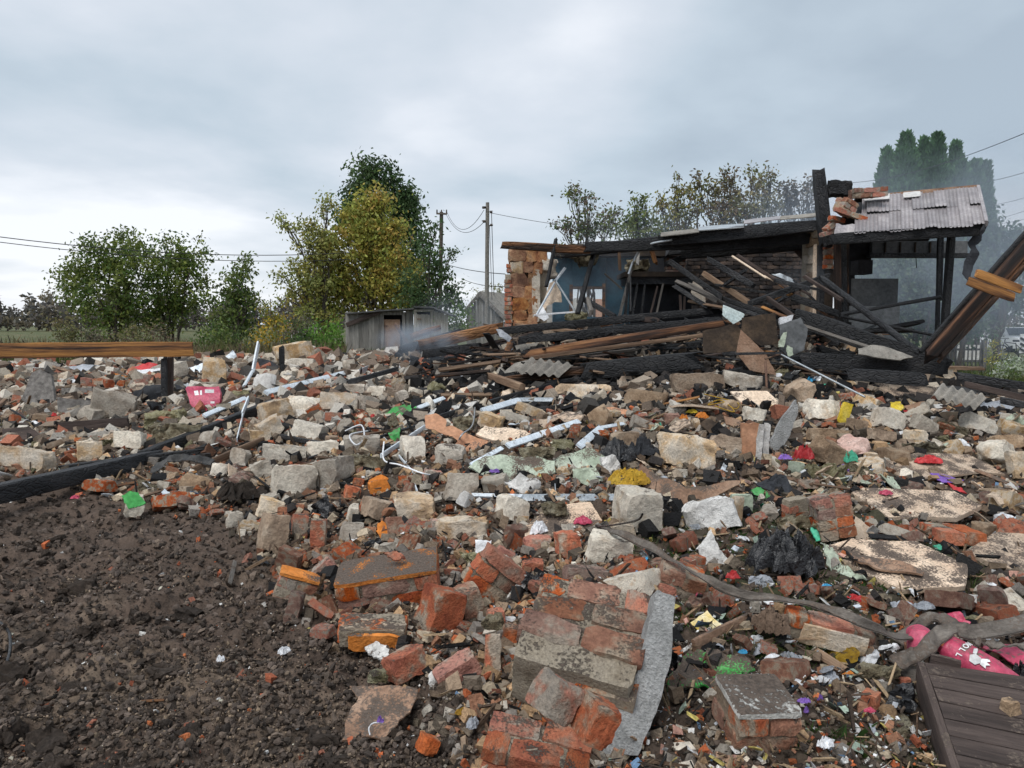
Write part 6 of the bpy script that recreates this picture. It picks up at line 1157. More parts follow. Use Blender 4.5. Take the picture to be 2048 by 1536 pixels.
# ------------------------------------------------------------------ sheets
SH = [
 ('green_flake', [(244, 992), (262, 984), (278, 986), (293, 1008), (276, 1014), (258, 1018)], 'paint_green', 'clean green painted face of the plaster lump on the soil', 'painted plaster', 58, dict(thick=.012, bend=.01, lift=.2)),
 ('rendered_face', [(1300, 1196), (1336, 1208), (1326, 1330), (1300, 1430), (1262, 1508), (1196, 1508), (1210, 1440), (1262, 1350), (1284, 1270)], 'plaster_rough', 'rough grey rendered wall face along the right side of the big brick slab', 'plaster', 60, dict(thick=.15, bend=.012, lift=.05, jag=.01)),
 ('terracotta_board', [(850, 833), (872, 833), (892, 841), (893, 856), (905, 852), (940, 868), (1000, 895), (992, 905), (944, 924), (922, 890), (905, 873), (885, 869), (853, 860)], 'terracotta', 'torn terracotta coloured hardboard in the centre', 'board', 34, dict(thick=.006, bend=.06, cuts=3, jag=.012)),
 ('grey_timber_panel', [(68, 747), (84, 740), (106, 752), (116, 830), (38, 828)], 'wood_grey', 'weathered grey timber slab leaning at the left edge', 'timber', 70, dict(thick=.06, bend=.03)),
 ('grey_timber_panel', [(118, 795), (188, 803), (190, 832), (118, 830)], 'wood_grey', 'low broken grey board in front of the far brick row', 'timber', 70, dict(thick=.03, bend=.02)),
 ('grey_timber_panel', [(125, 776), (194, 776), (194, 790), (126, 792)], 'wood_grey', 'narrow grey board under the far red brick row', 'timber', 76, dict(thick=.03, bend=.01)),
 ('roofing_felt', [(256, 785), (292, 772), (335, 770), (330, 800), (300, 810), (262, 800)], 'felt_black', 'sheet of blackish felt behind the left black post', 'roofing felt', 55, dict(bend=.08)),
 ('roofing_felt', [(296, 805), (330, 800), (334, 830), (300, 832)], 'plastic_black', 'crumpled black plastic at the foot of the black posts', 'plastic sheet', 60, dict(bend=.14)),
 ('panel_board', [(6, 862), (60, 856), (82, 872), (60, 884), (10, 880)], 'wood_dark', 'small dark door panel at the left edge', 'panel', 40, dict(thick=.03)),
 ('white_sheet', [(262, 742), (330, 736), (336, 746), (270, 756)], 'plastic_white', 'white sheet rolled up beyond the far brick row', 'sheet', 50, dict(bend=.05)),
 ('red_cloth', [(256, 738), (285, 728), (316, 728), (300, 742), (262, 748)], 'plastic_red', 'crimson cloth lying beyond the far brick row', 'cloth', 50, dict(bend=.08)),
 ('white_sheet', [(452, 712), (466, 700), (474, 712), (458, 730), (448, 732)], 'metal_white', 'small folded white sheet right of the upright brown block', 'sheet', 66, dict(bend=.06)),
 ('white_sheet', [(376, 736), (404, 726), (420, 734), (408, 748), (380, 746)], 'metal_white', 'white sheet piece between the two upright far blocks', 'sheet', 50, dict(bend=.05)),
 ('grey_tarp', [(135, 732), (165, 728), (230, 736), (250, 745), (170, 748)], 'film_grey', 'grey tarpaulin heap behind the far brick row', 'tarpaulin', 55, dict(bend=.12)),
 ('dark_sheet', [(512, 720), (536, 718), (558, 732), (556, 744), (512, 738)], 'felt_black', 'dark bluish sheet left of the black stub', 'sheet', 50, dict(bend=.05)),
 ('beige_board', [(708, 680), (758, 676), (754, 700), (706, 702)], 'board_clean', 'beige board with dark spots leaning on the grey shed', 'board', 72, dict(thick=.02, bend=.01, jag=.004)),
 ('green_sheet', [(752, 832), (775, 826), (786, 815), (818, 808), (842, 818), (836, 828), (822, 831), (818, 840), (798, 842), (788, 836), (770, 840)], 'paint_green', 'bright green torn sheet right of the block row', 'painted sheet', 30, dict(bend=.06, jag=.03)),
 ('green_sheet', [(776, 866), (800, 856), (800, 880), (786, 886)], 'paint_green', 'second smaller bright green scrap under the first', 'painted sheet', 50, dict(bend=.04)),
 ('white_board', [(828, 838), (846, 824), (900, 814), (958, 804), (930, 826), (876, 838), (846, 842)], 'plaster_white', 'white board behind the terracotta one', 'board', 24, dict(bend=.03)),
 ('beige_board', [(952, 872), (970, 856), (1030, 862), (1062, 872), (1034, 886), (1000, 886)], 'board_clean', 'flat beige board right of the terracotta one', 'board', 26, dict(thick=.02, bend=.03)),
 ('pale_green_board', [(938, 935), (970, 920), (1065, 912), (1108, 928), (1110, 950), (1070, 960), (1000, 962), (960, 950)], 'paint_pale_green', 'pale green plasterboard with dirt and a purple wrapper on it', 'plasterboard', 30, dict(thick=.015, bend=.04)),
 ('pale_green_board', [(1104, 925), (1140, 905), (1180, 900), (1228, 925), (1238, 950), (1195, 945), (1160, 940), (1125, 945)], 'paint_pale_green', 'second pale green plasterboard left of the black plastic', 'plasterboard', 34, dict(thick=.015, bend=.05)),
 ('pale_green_board', [(1145, 938), (1192, 935), (1205, 962), (1176, 972), (1148, 956)], 'paint_pale_green', 'hanging corner of pale green plaster above the metal track', 'plasterboard', 66, dict(thick=.012, bend=.03)),
 ('crumpled_white_sheet', [(1008, 966), (1040, 955), (1080, 962), (1085, 978), (1055, 990), (1030, 985)], 'plaster_white', 'crumpled white sheet under the pale green board', 'sheet', 50, dict(bend=.08)),
 ('white_foam', [(1198, 920), (1226, 918), (1240, 938), (1236, 954), (1210, 952)], 'plaster_white', 'dirty white foam at the end of the second pale green board', 'foam', 50, dict(thick=.04, bend=.08)),
 ('brown_warped_sheet', [(1272, 945), (1285, 930), (1310, 942), (1345, 968), (1372, 984), (1420, 975), (1482, 962), (1478, 972), (1432, 996), (1394, 1018), (1350, 1008), (1310, 990), (1290, 970)], 'board_brown', 'warped brown sheet strewn with dirt over the white plaster lump', 'sheet', 38, dict(thick=.008, bend=.06)),
 ('speckled_board', [(1046, 1062), (1105, 1018), (1180, 1012), (1205, 1050), (1130, 1072), (1052, 1090)], 'board_beige', 'pale board speckled with dirt carrying a red packet', 'board', 24, dict(thick=.03, bend=.015)),
 ('tilted_board', [(1460, 785), (1534, 784), (1568, 817), (1486, 813)], 'board_clean', 'clean beige board lying tilted in front of the rusty pipe', 'board', 40, dict(thick=.02, bend=.012, jag=.004)),
 ('brown_board', [(1446, 832), (1480, 842), (1480, 856), (1452, 850)], 'board_brown', 'pink brown board edge left of the standing slabs', 'board', 60, dict(thick=.02)),
 ('plaster_slab', [(1588, 800), (1592, 822), (1576, 870), (1548, 922), (1536, 918), (1540, 880), (1560, 840)], 'plaster_rough', 'thin grey rendered slab standing on edge right of the white slabs', 'plaster slab', 84, dict(thick=.05, bend=.02)),
 ('plaster_slab', [(1480, 846), (1516, 846), (1512, 880), (1504, 934), (1478, 934), (1482, 890)], 'terracotta', 'brown backed plaster slab standing upright', 'plaster slab', 86, dict(thick=.04, bend=.02)),
 ('plaster_slab', [(1517, 848), (1527, 848), (1521, 900), (1519, 936), (1507, 936), (1511, 880)], 'plaster_white', 'left one of the two white standing slabs', 'plaster slab', 86, dict(thick=.03, bend=.01)),
 ('plaster_slab', [(1529, 846), (1539, 848), (1536, 890), (1534, 930), (1522, 934), (1525, 880)], 'plaster_white', 'right one of the two white standing slabs', 'plaster slab', 86, dict(thick=.03, bend=.01)),
 ('printed_card', [(1400, 848), (1412, 838), (1432, 845), (1450, 876), (1420, 868)], 'soot_brown', 'dark brown printed card with an orange edge', 'card', 50, dict(bend=.03)),
 ('green_fragment', [(1502, 980), (1520, 976), (1544, 998), (1518, 1002)], 'paint_green', 'bright green plaster fragment beside the black cloth', 'painted plaster', 40, dict(thick=.012, bend=.02)),
 ('teal_fragment', [(1620, 1056), (1632, 1052), (1656, 1080), (1632, 1084)], 'teal_bit', 'dark green card on the insulation above the black bag', 'card', 50, dict(bend=.02)),
 ('six_sided_board', [(1702, 993), (1725, 984), (1905, 990), (1962, 1019), (1912, 1045), (1776, 1044)], 'board_beige', 'speckled six sided table top board lying on brick ends', 'board', 14, dict(thick=.035, bend=.008, jag=.004)),
 ('speckled_sheet', [(1760, 922), (1832, 910), (1936, 912), (2008, 952), (1960, 948), (1880, 957), (1800, 962)], 'board_beige', 'far speckled sheet with a red packet on it', 'board', 16, dict(thick=.02, bend=.012)),
 ('speckled_board', [(1712, 776), (1776, 768), (1805, 772), (1874, 778), (1858, 800), (1800, 796), (1716, 790)], 'board_beige', 'beige board in front of the black boards on the right', 'board', 22, dict(thick=.02, bend=.02)),
 ('large_speckled_board', [(1655, 1100), (1700, 1086), (1830, 1092), (1932, 1140), (1930, 1180), (1802, 1190), (1745, 1160), (1700, 1135)], 'board_beige', 'large speckled board with a brown strip and red packet on it', 'board', 14, dict(thick=.03, bend=.012)),
 ('speckled_board', [(1922, 1114), (1990, 1072), (2120, 1085), (2120, 1160), (2030, 1150)], 'board_beige', 'pale speckled board cut by the right edge', 'board', 12, dict(thick=.03, bend=.01)),
 ('brown_strip', [(1700, 1110), (1760, 1118), (1850, 1142), (1846, 1152), (1760, 1140), (1708, 1126)], 'board_brown', 'brown veneer strip lying on the large speckled board', 'veneer', 14, dict(thick=.012, bend=.03, lift=.09)),
 ('pale_green_sheet', [(1640, 1085), (1662, 1100), (1700, 1140), (1730, 1166), (1690, 1160), (1650, 1135)], 'paint_pale_green', 'pale green torn sheet right of the black bag', 'sheet', 36, dict(bend=.08)),
 ('green_board', [(1330, 1360), (1378, 1300), (1440, 1302), (1494, 1325), (1508, 1340), (1450, 1362), (1420, 1385), (1390, 1378), (1340, 1392)], 'paint_green_dirty', 'green painted plaster sheet covered with soil in the foreground', 'painted plaster', 20, dict(thick=.007, bend=.06, jag=.035, cuts=7)),
 ('torn_board', [(700, 1370), (730, 1372), (790, 1380), (836, 1384), (822, 1420), (776, 1474), (730, 1478), (684, 1488), (700, 1420), (718, 1396)], 'board_brown', 'torn speckled board lying on the soil at the bottom', 'board', 16, dict(thick=.008, bend=.02, jag=.015)),
 ('white_sheet', [(1395, 1095), (1420, 1060), (1440, 1100), (1462, 1126), (1440, 1144), (1408, 1140)], 'plaster_white', 'white triangular sheet left of the dark grey board end', 'sheet', 60, dict(bend=.03)),
 ('white_sheet', [(950, 1080), (984, 1082), (978, 1098), (962, 1124), (948, 1122), (952, 1100)], 'plastic_white', 'white speckled sheet left of the gable chunk', 'sheet', 66, dict(bend=.02)),
 ('white_shard', [(1480, 1208), (1538, 1202), (1520, 1216), (1490, 1218)], 'plaster_white', 'white curved shard under the dark strap', 'plaster', 24, dict(bend=.02)),
 ('white_shard', [(728, 1300), (752, 1286), (772, 1294), (786, 1312), (764, 1322), (740, 1312)], 'plaster_white', 'white plaster plate on the soil below the orange faced brick', 'plaster', 26, dict(thick=.01, bend=.01)),
 ('white_shard', [(856, 1348), (895, 1326), (898, 1354), (860, 1374)], 'plaster_white', 'white plaster flap on the end of the long red brick', 'plaster', 60, dict(thick=.01, bend=.02)),
 ('orange_shard', [(756, 1048), (766, 1042), (790, 1066), (768, 1084), (754, 1066)], 'paint_orange', 'pointed flat orange shard in the soil between the bricks', 'painted plaster', 50, dict(thick=.01)),
 ('orange_shard', [(738, 962), (762, 950), (778, 958), (760, 988), (742, 986)], 'paint_orange', 'flat orange shard leaning on a brick in the centre left', 'painted plaster', 60, dict(thick=.02, bend=.01)),
 ('red_clay_shard', [(770, 1110), (790, 1104), (812, 1116), (800, 1124), (776, 1116)], 'brick_bright', 'two folded red clay shards on the orange topped chunk', 'tile shard', 40, dict(thick=.012, bend=.03, lift=.28)),
 ('black_plastic', [(620, 1012), (655, 990), (662, 1010), (692, 1030), (664, 1050), (640, 1030)], 'plastic_black', 'black plastic flap behind the near brick row', 'plastic sheet', 56, dict(bend=.08)),
 ('black_plastic', [(728, 1090), (760, 1076), (770, 1096), (754, 1112), (736, 1108)], 'plastic_black', 'black plastic scrap beside the pointed orange shard', 'plastic sheet', 50, dict(bend=.06)),
 ('black_plastic', [(1770, 1400), (1790, 1370), (1822, 1366), (1828, 1400), (1818, 1428), (1760, 1428)], 'plastic_black', 'black plastic left of the deck', 'plastic sheet', 50, dict(bend=.07)),
 ('black_cloth', [(1510, 968), (1550, 950), (1568, 956), (1600, 1000), (1570, 998), (1535, 980)], 'felt_black', 'ribbed black cloth right of the bright green fragment', 'cloth', 46, dict(bend=.07)),
 ('pink_film', [(1656, 880), (1700, 868), (1728, 885), (1748, 905), (1720, 914), (1680, 902)], 'film_pink', 'pale pink plastic film left of the far speckled sheet', 'plastic film', 44, dict(bend=.1)),
 ('purple_card', [(1858, 947), (1885, 950), (1928, 962), (1900, 968), (1884, 966)], 'purple', 'purple card lying below the far speckled sheet', 'card', 20, dict(thick=.006, bend=.01)),
 ('red_strip', [(1894, 968), (1920, 978), (1934, 988), (1908, 984)], 'plastic_red', 'red strip beside the purple card', 'scrap', 24, dict(bend=.02)),
 ('yellow_flake', [(1780, 806), (1800, 804), (1808, 820), (1790, 825), (1782, 820)], 'paint_yellow', 'bright yellow paint flake on a block', 'paint flake', 40, dict(thick=.015, bend=.02, lift=.16)),
 ('yellow_packet', [(1381, 1244), (1414, 1222), (1446, 1254), (1404, 1268)], 'packet_yellow', 'yellow soup packet lying open on the soil', 'packet', 30, dict(thick=.004, bend=.02, jag=.002)),
 ('teal_film', [(1866, 1092), (1880, 1090), (1908, 1098), (1894, 1104), (1872, 1102)], 'teal_bit', 'turquoise wrapper above the large speckled board', 'wrapper', 30, dict(bend=.03)),
 ('pink_scrap', [(1708, 1086), (1740, 1082), (1758, 1086), (1736, 1098)], 'film_pink', 'pink paper at the rear corner of the large speckled board', 'paper', 26, dict(bend=.02, lift=.08)),
 ('grey_film', [(1774, 1498), (1800, 1478), (1820, 1490), (1812, 1510), (1790, 1512)], 'film_grey', 'crumpled grey film left of the deck near the bottom', 'plastic film', 40, dict(bend=.08)),
 ('silver_film', [(1950, 808), (1985, 798), (2036, 806), (2020, 822), (1975, 826)], 'film_grey', 'shiny grey film heap near the right edge', 'plastic film', 46, dict(bend=.14)),
 ('white_paper', [(1984, 1036), (2010, 1030), (2042, 1046), (2020, 1056), (1990, 1048)], 'plastic_white', 'white crumpled paper on the grass at the right', 'paper', 40, dict(bend=.06)),
 ('chip_packet', [(1780, 1208), (1800, 1200), (1826, 1212), (1856, 1212), (1850, 1226), (1824, 1230), (1790, 1218)], 'film_grey', 'silver and blue snack packet right of the long brickwork', 'packet', 30, dict(bend=.05)),
 ('slate_sheet', [(1000, 752), (1030, 726), (1064, 718), (1146, 732), (1130, 744), (1070, 748), (1036, 756)], 'slate', 'grey corrugated slate lying on the pile left of the huge beam', 'slate', 30, dict(bend=.02)),
 ('slate_sheet', [(1226, 688), (1254, 686), (1282, 712), (1256, 718)], 'slate', 'pale corrugated slate piece sliding down under the orange split beam', 'slate', 50, dict(thick=.012, bend=.01)),
 ('slate_sheet', [(1030, 692), (1084, 684), (1066, 696), (1036, 708)], 'slate', 'small torn slate at the left end of the orange split beam', 'slate', 40, dict(thick=.012, bend=.03)),
 ('slate_sheet', [(1715, 700), (1750, 692), (1790, 698), (1826, 716), (1800, 724), (1716, 712)], 'slate', 'curved slate on the wide black boards', 'slate', 40, dict(thick=.015, bend=.05, Y=9.3)),
 ('slate_sheet', [(1868, 772), (1930, 776), (1968, 794), (1950, 812), (1864, 796)], 'slate_dark', 'dark corrugated slate under the squared beige block', 'slate', 26, dict(thick=.015, bend=.01)),
 ('brown_triangle_board', [(1481, 660), (1508, 686), (1530, 706), (1552, 750), (1500, 742), (1472, 706)], 'board_brown', 'triangular brown board standing at the foot of the black pile', 'board', 78, dict(thick=.02, bend=.01, Y=9.6)),
 ('scorched_panel', [(1484, 636), (1550, 626), (1556, 688), (1520, 692), (1482, 668)], 'soot_brown', 'scorched upright panel under the tangle of laths', 'panel', 80, dict(thick=.02, bend=.02, Y=9.9)),
 ('scorched_panel', [(1405, 662), (1470, 648), (1482, 660), (1474, 702), (1406, 708)], 'soot_brown', 'scorched brown black panel left of the triangular board', 'panel', 80, dict(thick=.02, bend=.02, Y=10.0)),
 ('green_painted_panel', [(1558, 650), (1600, 636), (1614, 660), (1608, 700), (1580, 714), (1562, 700)], 'soot_grey', 'dark rolled panel with flaking pale green paint', 'panel', 78, dict(thick=.01, bend=.05, Y=9.9)),
 ('paint_flake', [(1558, 682), (1566, 666), (1574, 664), (1568, 694), (1556, 694)], 'paint_pale_green', 'upper pale flake on the dark rolled panel', 'paint flake', 78, dict(thick=.006, bend=.01, Y=9.82)),
 ('paint_flake', [(1574, 690), (1584, 696), (1586, 710), (1576, 714), (1572, 700)], 'paint_pale_green', 'lower pale flake on the dark rolled panel', 'paint flake', 78, dict(thick=.006, bend=.01, Y=9.8)),
 ('pale_plate', [(1446, 610), (1488, 628), (1486, 638), (1466, 648), (1444, 630)], 'paint_pale_blue', 'pale greenish plate hanging under the black laths', 'panel', 76, dict(thick=.01, bend=.01, Y=10.3)),
 ('white_box', [(1556, 638), (1584, 632), (1578, 654), (1560, 658)], 'plastic_white', 'white box lid at the right of the scorched panel', 'box', 70, dict(thick=.05, Y=10.1)),
 ('beige_cloth', [(1100, 566), (1110, 562), (1122, 585), (1124, 605), (1110, 604), (1094, 612), (1080, 636), (1076, 632)], 'board_clean', 'pale sheet hanging beside the blue wall', 'sheet', 84, dict(thick=.006, bend=.05, Y=13.2)),
 ('white_sheet', [(1072, 632), (1086, 612), (1098, 636), (1088, 642)], 'plastic_white', 'white scrap at the foot of the pale hanging sheet', 'sheet', 70, dict(bend=.04, Y=13.1)),
 ('curved_pale_sheet', [(1542, 548), (1560, 547), (1580, 555), (1596, 568), (1590, 574), (1570, 560)], 'metal_galv', 'curved pale metal sheet before the sooty brick wall', 'sheet', 70, dict(bend=.03, Y=12.4)),
 ('curved_pale_sheet', [(1386, 562), (1398, 566), (1410, 586), (1412, 618), (1398, 604), (1382, 585)], 'stone_grey', 'grey curved sheet at the right side of the black hood', 'sheet', 78, dict(thick=.008, bend=.02, Y=12.6)),
 ('yellow_scrap', [(984, 686), (1000, 676), (1010, 680), (1002, 690), (988, 692)], 'paint_yellow', 'yellow scrap at the left end of the long beams', 'scrap', 50, dict(bend=.03)),
 ('grey_plate', [(992, 658), (1004, 660), (1024, 676), (1018, 684), (1000, 674)], 'film_grey', 'small grey plate standing on the scorched log', 'plate', 66, dict(bend=.02, Y=11.3)),
 ('beige_sheet', [(1005, 780), (1030, 775), (1058, 778), (1040, 792), (1000, 796)], 'board_clean', 'crumpled cream paper in front of the black narrow beam', 'paper', 30, dict(bend=.05)),
 ('cream_board', [(920, 778), (945, 772), (950, 784), (922, 786)], 'board_clean', 'cream board fragment above the level brown board', 'board', 50, dict(thick=.01)),
 ('pinkish_board', [(1200, 820), (1222, 815), (1262, 822), (1254, 830), (1212, 828)], 'terracotta', 'salmon coloured board left of the scorched squared block', 'board', 24, dict(thick=.01)),
 ('jar_cover', [(1762, 1444), (1774, 1434), (1790, 1442), (1792, 1454), (1770, 1456)], 'plaster_white', 'round white lid on the soil left of the deck', 'lid', 24, dict(thick=.008)),
 ('wrapper', [(1580, 1364), (1594, 1358), (1614, 1368), (1598, 1376)], 'plastic_white', 'white and blue wrapper on the soil right of the green board', 'wrapper', 24, dict(bend=.01)),
 ('wood_flake', [(1100, 752), (1128, 742), (1140, 752), (1110, 762)], 'paint_orange', 'small orange flake left of the huge beam', 'scrap', 40, dict(bend=.02)),
 ('film', [(1650, 1240), (1690, 1250), (1684, 1262), (1650, 1256)], 'plastic_black', 'black film under the dark strap', 'plastic film', 30, dict(bend=.03)),
 ('film', [(1335, 1300), (1362, 1310), (1358, 1360), (1336, 1352)], 'plastic_black', 'black crumpled film between the brick slab and the green board', 'plastic film', 50, dict(bend=.09)),
 ('blue_white_packet', [(1145, 766), (1150, 756), (1172, 752), (1176, 762), (1160, 768)], 'blue_bit', 'blue packet on the rubble under the huge black beam', 'packet', 40, dict(bend=.03)),
]
for nm, poly, m_, lb, cat, tilt, kw in SH:
    MASKR.append((min(p[0] for p in poly), min(p[1] for p in poly), max(p[0] for p in poly), max(p[1] for p in poly)))
    sheet(nm, poly, m_, lb, cat, tilt=tilt, **kw)
# white posts of slate corrugation on the three nearest slates are real ridges
def ridges(p0, p1, q0, q1, n, Yp, lb):
    root = empty('slate_ridges', P((p0[0] + q1[0]) / 2, (p0[1] + q1[1]) / 2, Yp), label=lb, cat='slate')
    V = []; N_ = n * 6
    a0, a1 = P(*p0, Yp + .35), P(*p1, Yp + .25); b0, b1 = P(*q0, Yp), P(*q1, Yp - .05)
    for i in range(N_ + 1):
        t = i / N_; z = .022 * math.sin(t * n * 2 * math.pi)
        for pt in (a0.lerp(a1, t), b0.lerp(b1, t)): V.append(pt + Vector((0, -.02, z)))
    nV = len(V); V += [p - Vector((0, 0, .008)) for p in V]
    Fc = [(2 * i, 2 * i + 1, 2 * i + 3, 2 * i + 2) for i in range(N_)]; Fc += [tuple(q + nV for q in f[::-1]) for f in Fc] + [(2 * i + 1, 2 * i + 1 + nV, 2 * i + 3 + nV, 2 * i + 3) for i in range(N_)]
    fixp(link('slate', mesh('slate', V, Fc, 'slate', smooth=True)), root)
ridges((1060, 716), (1148, 728), (1030, 744), (1120, 752), 5, 9.75, 'corrugated grey slate standing proud on the pile, left of the huge beam')
ridges((1880, 768), (1975, 792), (1862, 792), (1950, 816), 5, 7.9, 'dark wavy slate directly below the squared beige block')
# ------------------------------------------------------------------ crumpled bags and cloths
def drape(n, s_, freq=2.2):
    """a crumpled film or rag: an irregular sheet thrown over itself, all sharp folds"""
    g = np.linspace(-1, 1, n + 1); X, Y = np.meshgrid(g, g); r_ = np.maximum(np.abs(X), np.abs(Y)) + 1e-9; k = r_ / np.hypot(X, Y).clip(1e-9); X, Y = X * k, Y * k
    th = np.arctan2(Y, X); rr = np.hypot(X, Y); o = np.stack([np.cos(th) * 1.3, np.sin(th) * 1.3, 0 * th], -1)
    out_r = 1 + .30 * fbm(o, s_, 3) * 2; q = np.stack([X, Y, 0 * X + s_ * .37], -1)
    wq = q + np.stack([fbm(q * 1.3, s_ + 1, 2), fbm(q * 1.3, s_ + 2, 2), 0 * X], -1) * .7
    f1 = 1 - np.abs(vn(wq * freq * np.array([1, .6, 1]), s_ + 3)) * 2.2; f2 = 1 - np.abs(vn(wq * freq * np.array([1.4, 2.3, 1]), s_ + 4)) * 2; f3 = 1 - np.abs(vn(wq * freq * 3.1, s_ + 5)) * 2
    z = np.sqrt(np.clip(1 - rr ** 2, 0, 1)) * (.34 + .42 * f1 + .22 * f2) + .14 * f2 * (1 - .4 * rr) + .07 * f3
    X = X * out_r + .16 * f2 * rr; Y = Y * out_r + .16 * f1 * rr
    V = np.stack([X, Y, z], -1).reshape(-1, 3); i = np.arange(n)[:, None] * (n + 1) + np.arange(n)[None]
    return V, np.stack([i, i + 1, i + n + 2, i + n + 1], -1).reshape(-1, 4)
def crumple(name, px, py, w_, h_, m_, label, cat, amp=.35, n=22, flat=.7, freq=2.2, lift=0.0, depth=.7):
    g = G(px, py + h_ * .4, .07); Y = g.y; m = Y / FPX; p, f = drape(n + 14, seed(), freq)
    p = p * np.array([w_ * m / 2, w_ * m / 2 * depth, h_ * m * .8]); p[:, 2] -= h_ * m * .35
    o = link(name, mesh(name, p, f, m_, ang=50), None, Matrix.Translation(P(px, py, Y + w_ * m * .2) + Vector((0, 0, lift))))
    MASKR.append((px - w_ / 2, py - h_ / 2, px + w_ / 2, py + h_ / 2))
    return tag(o, label, cat)
for t in [
 ('plastic_bag', 1572, 1112, 150, 106, 'plastic_black', 'big crumpled black bin bag in the right foreground', 'bag', .42, 40, .7, 3.2),
 ('black_plastic', 1230, 905, 76, 56, 'plastic_black', 'crumpled black plastic above the yellow cloth, left half', 'plastic sheet'),
 ('black_plastic', 1282, 898, 56, 44, 'felt_black', 'flap of black plastic above the yellow cloth, right half', 'plastic sheet'),
 ('yellow_cloth', 1250, 958, 74, 46, 'cloth_yellow', 'crumpled mustard yellow cloth hanging over the white block', 'cloth'),
 ('black_tangle', 470, 986, 100, 42, 'tangle', 'black fibrous tangle at the edge of the soil on the left', 'netting'),
 ('brown_rag', 1538, 1252, 78, 62, 'cloth_brown', 'folded brown rag beside the long brickwork', 'rag'),
 ('red_bag', 1608, 910, 44, 38, 'plastic_red', 'bright red plastic bag in the hollow right of the standing slabs', 'bag'),
 ('black_rag', 1064, 1162, 58, 34, 'plastic_black', 'small black plastic tangle on the white gable chunk', 'plastic sheet'),
 ('red_packet', 1824, 777, 34, 26, 'plastic_red', 'shiny red packet standing on the beige board at the back', 'packet'),
 ('red_packet', 1856, 923, 46, 20, 'plastic_red', 'red packet lying on the far speckled sheet', 'packet'),
 ('red_packet', 1845, 1122, 38, 15, 'plastic_red', 'red and yellow packet lying on the large speckled board', 'packet'),
 ('red_packet', 1162, 1046, 34, 20, 'plastic_pink', 'magenta packet on the pale speckled board', 'packet'),
 ('red_scrap', 1462, 1156, 30, 18, 'plastic_red', 'red plastic scrap below the dark grey board end', 'scrap'),
 ('pink_rag', 1772, 990, 24, 12, 'plastic_pink', 'small pink rag on the six sided board', 'rag'),
 ('white_paper', 1076, 1060, 34, 34, 'plastic_white', 'crumpled white paper on the pale speckled board', 'paper'),
 ('grey_film', 1845, 1216, 40, 16, 'film_grey', 'clear crumpled film at the right end of the snack packet', 'plastic film'),
 ('green_wrapper', 1698, 918, 30, 30, 'teal_bit', 'green wrapper under the pink film', 'wrapper'),
 ('yellow_wrapper', 924, 1432, 26, 18, 'cloth_yellow', 'small yellow wrapper on the soil left of the big brick slab', 'wrapper'),
 ('grey_wrapper', 942, 1456, 28, 28, 'film_grey', 'grey wrapper hanging below the small yellow one', 'wrapper'),
 ('purple_scrap', 760, 1448, 16, 16, 'purple', 'purple flower shaped scrap on the torn speckled board', 'scrap'),
 ('purple_scrap', 1608, 1410, 26, 10, 'purple', 'left purple glove like scrap on the soil right of the brick block', 'scrap'),
 ('purple_scrap', 1640, 1406, 14, 16, 'purple', 'right purple scrap on the soil right of the brick block', 'scrap'),
 ('purple_scrap', 1612, 1430, 12, 16, 'purple', 'lowest purple scrap on the soil right of the brick block', 'scrap'),
 ('purple_scrap', 988, 946, 22, 9, 'purple', 'purple wrapper on the pale green plasterboard', 'wrapper'),
 ('purple_scrap', 1568, 918, 26, 12, 'purple', 'purple scrap left of the bright red bag', 'scrap'),
 ('blue_scrap', 1485, 1312, 18, 10, 'blue_bit', 'bright blue scrap on the rear edge of the green board', 'scrap'),
 ('blue_scrap', 1654, 1178, 18, 8, 'blue_bit', 'light blue scrap on the long brickwork', 'scrap'),
 ('blue_scrap', 1081, 926, 20, 8, 'blue_bit', 'turquoise oval piece between the pale green boards', 'scrap'),
 ('blue_scrap', 636, 1218, 16, 10, 'blue_bit', 'blue wrapper at the foot of the mortar coated double brick', 'scrap'),
 ('orange_scrap', 1366, 838, 20, 16, 'paint_orange', 'left orange scrap in the litter above the big brown topped block', 'scrap'),
 ('orange_scrap', 1402, 834, 24, 14, 'paint_orange', 'right orange scrap in the litter above the big brown topped block', 'scrap'),
 ('yellow_scrap', 1384, 826, 18, 10, 'paint_yellow', 'yellow scrap between the two orange ones', 'scrap'),
 ('white_scrap', 440, 1324, 18, 20, 'plastic_white', 'white scrap alone on the bare soil', 'scrap'),
 ('white_scrap', 566, 1308, 24, 20, 'plastic_white', 'white plaster piece left of the red brick on the soil', 'scrap'),
 ('white_scrap', 1648, 1496, 30, 26, 'plastic_white', 'white wrapper near the bottom, right of the brick block', 'wrapper'),
 ('pink_scrap', 150, 998, 18, 9, 'plastic_pink', 'pink scrap on the soil under the thick left beam', 'scrap'),
 ('bottle_top', 107, 832, 10, 10, 'plastic_red', 'small red cap in front of the grey timber slab', 'cap'),
 ('black_boot', 2040, 1350, 30, 50, 'plastic_black', 'black rubber thing at the right edge above the deck', 'rubber piece'),
 ('magenta_scrap', 1738, 1430, 20, 12, 'plastic_pink', 'pink and purple wrapper on the soil above the white lid', 'wrapper'),
]: crumple(*t, **({'lift': .02}))
